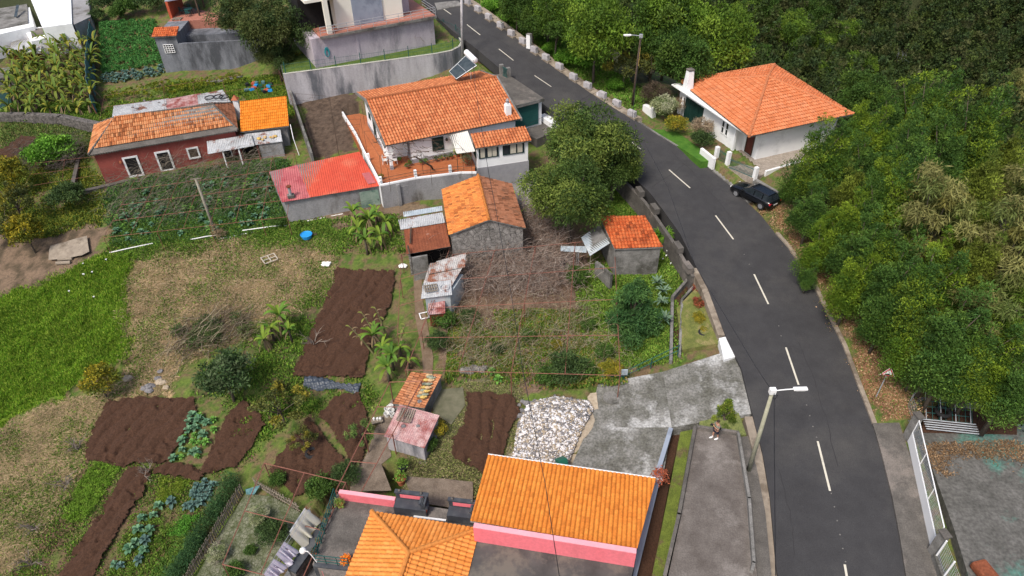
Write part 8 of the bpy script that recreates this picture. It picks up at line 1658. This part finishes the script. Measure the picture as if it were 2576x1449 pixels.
# ------------------------------------------------------------------ flowers, rubble, hedge, fences, pergolas
def flowers(px, n, lab, seed, sp=.5, r=.06, hh=.45):
    rng = np.random.default_rng(seed); c = G(*px)
    for i in range(n):
        p = c+np.array([rng.normal()*sp, rng.normal()*sp, 0]); p[2] = h(p[0], p[1])+hh; o = MB().lathe(p, [(.01, -.1), (r*.6, -.02), (r*1.3, .07), (r*.2, .05)], 7).build('white_flower', M_plas); tag(o, lab, 'flower', lab)
flowers((1690, 650), 26, 'white daisy like flower in the patch beside the road wall', 1, .75, .055, .5); flowers((215, 690), 6, 'white arum flower standing in the tall meadow', 2, .9); flowers((240, 755), 1, 'single white arum flower alone in the meadow', 3, .05)
def rubble():
    rng = np.random.default_rng(9); pw = np.array(gp([(1300, 1090), (1330, 1020), (1390, 1005), (1480, 1010), (1492, 1030), (1455, 1110), (1430, 1165), (1290, 1160)])); lo, hi = pw.min(0), pw.max(0); ctr = pw.mean(0); sz = (hi-lo)/2
    for mi, (m, n, r) in enumerate([(M_rub, 6500, .012), (M_rub2, 5000, .012), (M_rub3, 4500, .013)]):
        X = rng.uniform(lo[0], hi[0], n*3); Y = rng.uniform(lo[1], hi[1], n*3); k = inpoly(X, Y, pw); X, Y = X[k][:n], Y[k][:n]; q = ((X-ctr[0])/sz[0])**2+((Y-ctr[1])/sz[1])**2; Z = H(X, Y)+.05+.75*np.clip(1-q, 0, 1)+rng.uniform(-.04, .08, len(X)); s = r*rng.gamma(1.6, .8, len(X))+.014
        B = np.array([(-1, -1, -1), (1, -1, -1), (1, 1, -1), (-1, 1, -1), (-1, -1, 1), (1, -1, 1), (1, 1, 1), (-1, 1, 1)], float); FB = np.array([(0, 3, 2, 1), (4, 5, 6, 7), (0, 1, 5, 4), (1, 2, 6, 5), (2, 3, 7, 6), (3, 0, 4, 7)])
        J = B[None]*(.6+.8*rng.random((len(X), 8, 3)))*(np.array([1, 1, .5])+rng.random((len(X), 1, 3))*.6)*s[:, None, None]; a = rng.uniform(0, 6.28, len(X)); t_ = rng.normal(size=len(X))*.5
        x, y, z = J[..., 0], J[..., 1], J[..., 2]; z2 = z*np.cos(t_)[:, None]+y*np.sin(t_)[:, None]; y = y*np.cos(t_)[:, None]-z*np.sin(t_)[:, None]; J = np.stack([x*np.cos(a)[:, None]-y*np.sin(a)[:, None], x*np.sin(a)[:, None]+y*np.cos(a)[:, None], z2], -1)
        v = (J+np.stack([X, Y, Z], 1)[:, None]).reshape(-1, 3); f = (FB[None]+8*np.arange(len(X))[:, None, None]).reshape(-1, 4)
        stuff(npmesh('rubble_heap', v, f, m), ['white tile and plaster rubble heaped beside the driveway', 'tan fragments in the white rubble heap', 'grey fragments in the white rubble heap'][mi], 'rubble')
    X, Y = sheet(lo[0]-.5, hi[0]+.5, lo[1]-.5, hi[1]+.5, .2); q = ((X-ctr[0])/sz[0])**2+((Y-ctr[1])/sz[1])**2; Z = H(X, Y)-.12+.75*np.clip(1.05-q, 0, 1)+(fbm(X, Y, 4, 2)-.5)*.1; a, b = X.shape; idx = np.arange(a*b).reshape(a, b); F = np.stack([idx[:-1, :-1], idx[:-1, 1:], idx[1:, 1:], idx[1:, :-1]], -1).reshape(-1, 4); struct(npmesh('spoil_mound', np.stack([X, Y, Z], -1).reshape(-1, 3), F, M_rub2))
    for i in range(34):
        p = G(1325+rng.normal()*14, 1055+rng.uniform(-45, 28)); tag(MB().ball(p+[0, 0, .12], rng.uniform(.12, .24), 1.2, 1, .75, 7, rng, .16).build('field_stone', M_rub3), 'grey field stone in the pile at the left edge of the white rubble', 'stone', 'field stones beside the rubble')
    b = MB(); c = V(1413, 1163, -2.9); b.box(c, (.62, .55, .75), .4, .9); b = b.build('waste_bin', M_bin, bevel=.05); tag(b, 'overturned dark green plastic bin at the foot of the white rubble', 'bin')
rubble()
def hedge():
    a, b = G(588, 1215), G(440, 1470); n = 60; C = [a*(1-t)+b*t+rb.normal(size=3)*[.15, .15, .12]+[0, 0, .5] for t in np.linspace(0, 1, n)]; v, f, c = leaves(C, [.5]*n, 14000, .13, .035, [(.025, .065, .025), (.04, .09, .03), (.05, .10, .03)], rb, .5); tag(npmesh('hedge', v, f, LEAF, col=c), 'long dark green conifer hedge between the beds and the picket fence', 'hedge')
hedge()
def pickets(A, B, lab, sp=.17, hh=.95):
    o = thing('picket_fence', lab, 'fence', A); L = np.linalg.norm(B-A); n = int(L/sp); d = (B-A)/L
    for z_ in (.25, .7): MB().tube([A+[0, 0, z_], (A+B)/2+[0, 0, z_], B+[0, 0, z_]], .03, 4).build('rail', M_wood, o)
    for k in range(min(n, 95)): p = A+(B-A)*k/n+rb.normal(size=3)*[.015, .015, .02]; MB().box(p+[0, 0, hh/2], (.09, .025, hh), math.atan2(d[1], d[0])+rb.normal()*.08, rb.normal()*.05).build('picket', M_wood, o)
pickets(G(612, 1240), G(470, 1475), 'weathered picket fence running along the hedge down to the bottom'); pickets(G(645, 1225), G(758, 1290), 'weathered picket fence below the dug plot above the cobbled yard')
tag(MB().slab([G(618, 1232, .55), G(655, 1222, .6), G(640, 1245, .35), G(620, 1245, .3)], .04).build('teal_sheet', M_net), 'torn teal sheet hanging on the picket fence corner', 'sheet')
def gz(q, dz): return G(q[0], q[1], dz)
def pg(label, px, nu, nv, hh, r=.022, m=M_rod): 
    c = [G(x, y, hh) for x, y in px]; z = None; return grid(label, *c, nu, nv, hh, r, m, grp=None)
pg('rusty rod trellis over the cabbages in front of the red house', [(262, 600), (722, 545), (740, 385), (345, 440)], 7, 4, 2.0, .022); pg('rusty rod trellis over the lower garden and brambles', [(1020, 930), (1560, 945), (1545, 600), (1140, 640)], 4, 4, 2.0, .03)
pg('rusty pergola over the path beside the two small sheds', [(845, 1235), (905, 1245), (1060, 960), (980, 960)], 1, 4, 2.1, .035); pg('rusty pergola above the cobbled yard and dug plot', [(560, 1420), (755, 1470), (870, 1215), (665, 1165)], 2, 2, 2.2, .032)
pg('rusty wire grid over the groundcover behind the red house', [(250, 300), (735, 250), (700, 175), (262, 240)], 6, 2, 1.9, .014); pg('thin rusty trellis at the left edge of the red house', [(60, 470), (250, 440), (235, 395), (90, 410)], 2, 2, 1.9, .014); pg('slender rusty rods above the path beside the patchwork shed', [(1000, 840), (1060, 830), (1140, 600), (1010, 640)], 1, 3, 2.0, .025)
def rail():
    o = thing('green_railing', 'green tube railing along the upper edge of the driveway', 'railing', V(1640, 930, -2.2)); a, b = V(1568, 955, -2.4), V(1705, 890, -1.7); c = V(1702, 878, -1.6); m = MB()
    for zz in (.35, .85): m.tube([a+[0, 0, zz], b+[0, 0, zz]], .03, 5).tube([a+[0, 0, zz-.02], a+[-1.6, .1, zz-.05]], .02, 5)
    m.build('rails', M_green, o)
    for k in (0, .5, 1): p = a+(b-a)*k; MB().tube([p-[0, 0, .2], p+[0, 0, .9]], .035, 6).build('post', M_green, o)
    MB().box(a+[0, -.08, .85], (.45, .1, .5)).build('meter_box', M_zincb, o)
rail()
# barrels with plants by the path, crates heap, misc
for i, (q, l) in enumerate([((1015, 1183), 'dark barrel planter with small bush beside the concrete path, the upper one'), ((1010, 1215), 'rusty barrel planter with small bush beside the concrete path, the lower one')]): potplant(G(*q), .32, .55, l, [(.07, .14, .02), (.11, .19, .03)], None, None, [M_black, M_terra][i], 220, .4)
for i in range(16):
    p = G(640+rb.uniform(-25, 45), 222+rb.uniform(-14, 14)); tag(MB().box(p+[0, 0, .2], (.5, .38, .3), rb.uniform(0, 3), rb.uniform(-.4, .4)).build('plastic_crate', [M_blue, M_brick, M_bin, M_black, M_net][i % 5]), ['blue', 'orange red', 'dark green', 'black', 'teal'][i % 5]+' plastic crate in the junk heap behind the orange annex', 'crate', 'plastic crates in the junk heap')
for i in range(9):
    p = G(392+rb.normal()*16, 965+rb.normal()*10); tag(MB().ball(p+[0, 0, .1], rb.uniform(.18, .34), 1.3, 1, .7, 7, rb, .2).build('field_stone', M_rub2 if i % 2 else M_rub3), 'pale boulder in the small group on the grass above the dug plot', 'stone', 'boulders above the dug plot')
for i in range(7):
    p = G(1165+i*9, 930+rb.uniform(-6, 8)); tag(MB().ball(p+[0, 0, .15], rb.uniform(.2, .36), 1.2, 1, .8, 7, rb, .16).build('field_stone', M_stonel), 'mossy stone in the old wall remains above the right dug plot', 'stone', 'stones above the right dug plot')
for i, (q, l) in enumerate([((165, 655), 'upper'), ((160, 664), 'lower')]): p = G(*q); MB_ = MB().tube([p+[-.6, 0, .15], p+[.6, .1, .15]], .16, 8).build('concrete_pipe', M_kerb); tag(MB_, l+' concrete pipe piece lying by the slab at the left', 'pipe')
for q0, q1, l in [((275, 635), (385, 612), 'left white pipe piece along the foot of the cabbage plot'), ((480, 602), (555, 590), 'middle white pipe piece near the foot of the leaning pole'), ((610, 580), (705, 566), 'right white pipe piece below the cabbage plot')]: tag(MB().tube([G(*q0, .12), G((q0[0]+q1[0])/2, (q0[1]+q1[1])/2, .16), G(*q1, .12)], .05, 6).build('white_pipe', M_plas), l, 'pipe')
# ------------------------------------------------------------------ far dark wood, one mass
def farwood():
    rng = np.random.default_rng(77); C, R = [], []
    for i in range(5200):
        x, y = rng.uniform(-45, 175), rng.uniform(80, 260)
        if x < xR(min(y, YB))+7+(y-80)*.0 and y < 112 or x < 3 and y < 130: continue
        if y < 100 and x < 44: continue
        z = h(x, y) if y < 230 else h(x, 230)
        a_, b_ = proj((x, y, z+4))
        if not (-80 < a_ < 2720 and -90 < b_ < 700): continue
        hh = rng.uniform(5, 11); r = rng.uniform(1.6, 2.8)
        for k in range(7): t = k/6; a = rng.uniform(0, 6.28); q = r*rng.uniform(.2, .8)*(1-t*.6); C.append((x+q*math.cos(a), y+q*math.sin(a), z+hh*(.25+.72*t))); R.append(r*(.62-.32*t))
    v, f, c = leaves(C, R, 620000, .55, .26, [(.022, .038, .010), (.032, .052, .012), (.045, .062, .014), (.055, .06, .022), (.026, .046, .016)], rng, .5, 0, (1, 1, 1), .6, .5); stuff(npmesh('distant_wood', v, f, LEAF, col=c), 'dark dense wood filling the valley in the upper right', 'wood')
    print('far crowns', len(C)//7); C, R = [], []
    for i in range(160):
        x, y = rng.uniform(32, 75), rng.uniform(25, 85)
        if x < xR(y)+9: continue
        z = h(x, y); C.append((x, y, z+rng.uniform(1, 2.5))); R.append(rng.uniform(1., 2.))
    v, f, c = leaves(C, R, 30000, .3, .12, [(.03, .05, .012), (.05, .07, .018)], rng, .5); stuff(npmesh('undergrowth', v, f, LEAF, col=c), 'dark undergrowth between the acacias right of the road', 'undergrowth')
farwood()
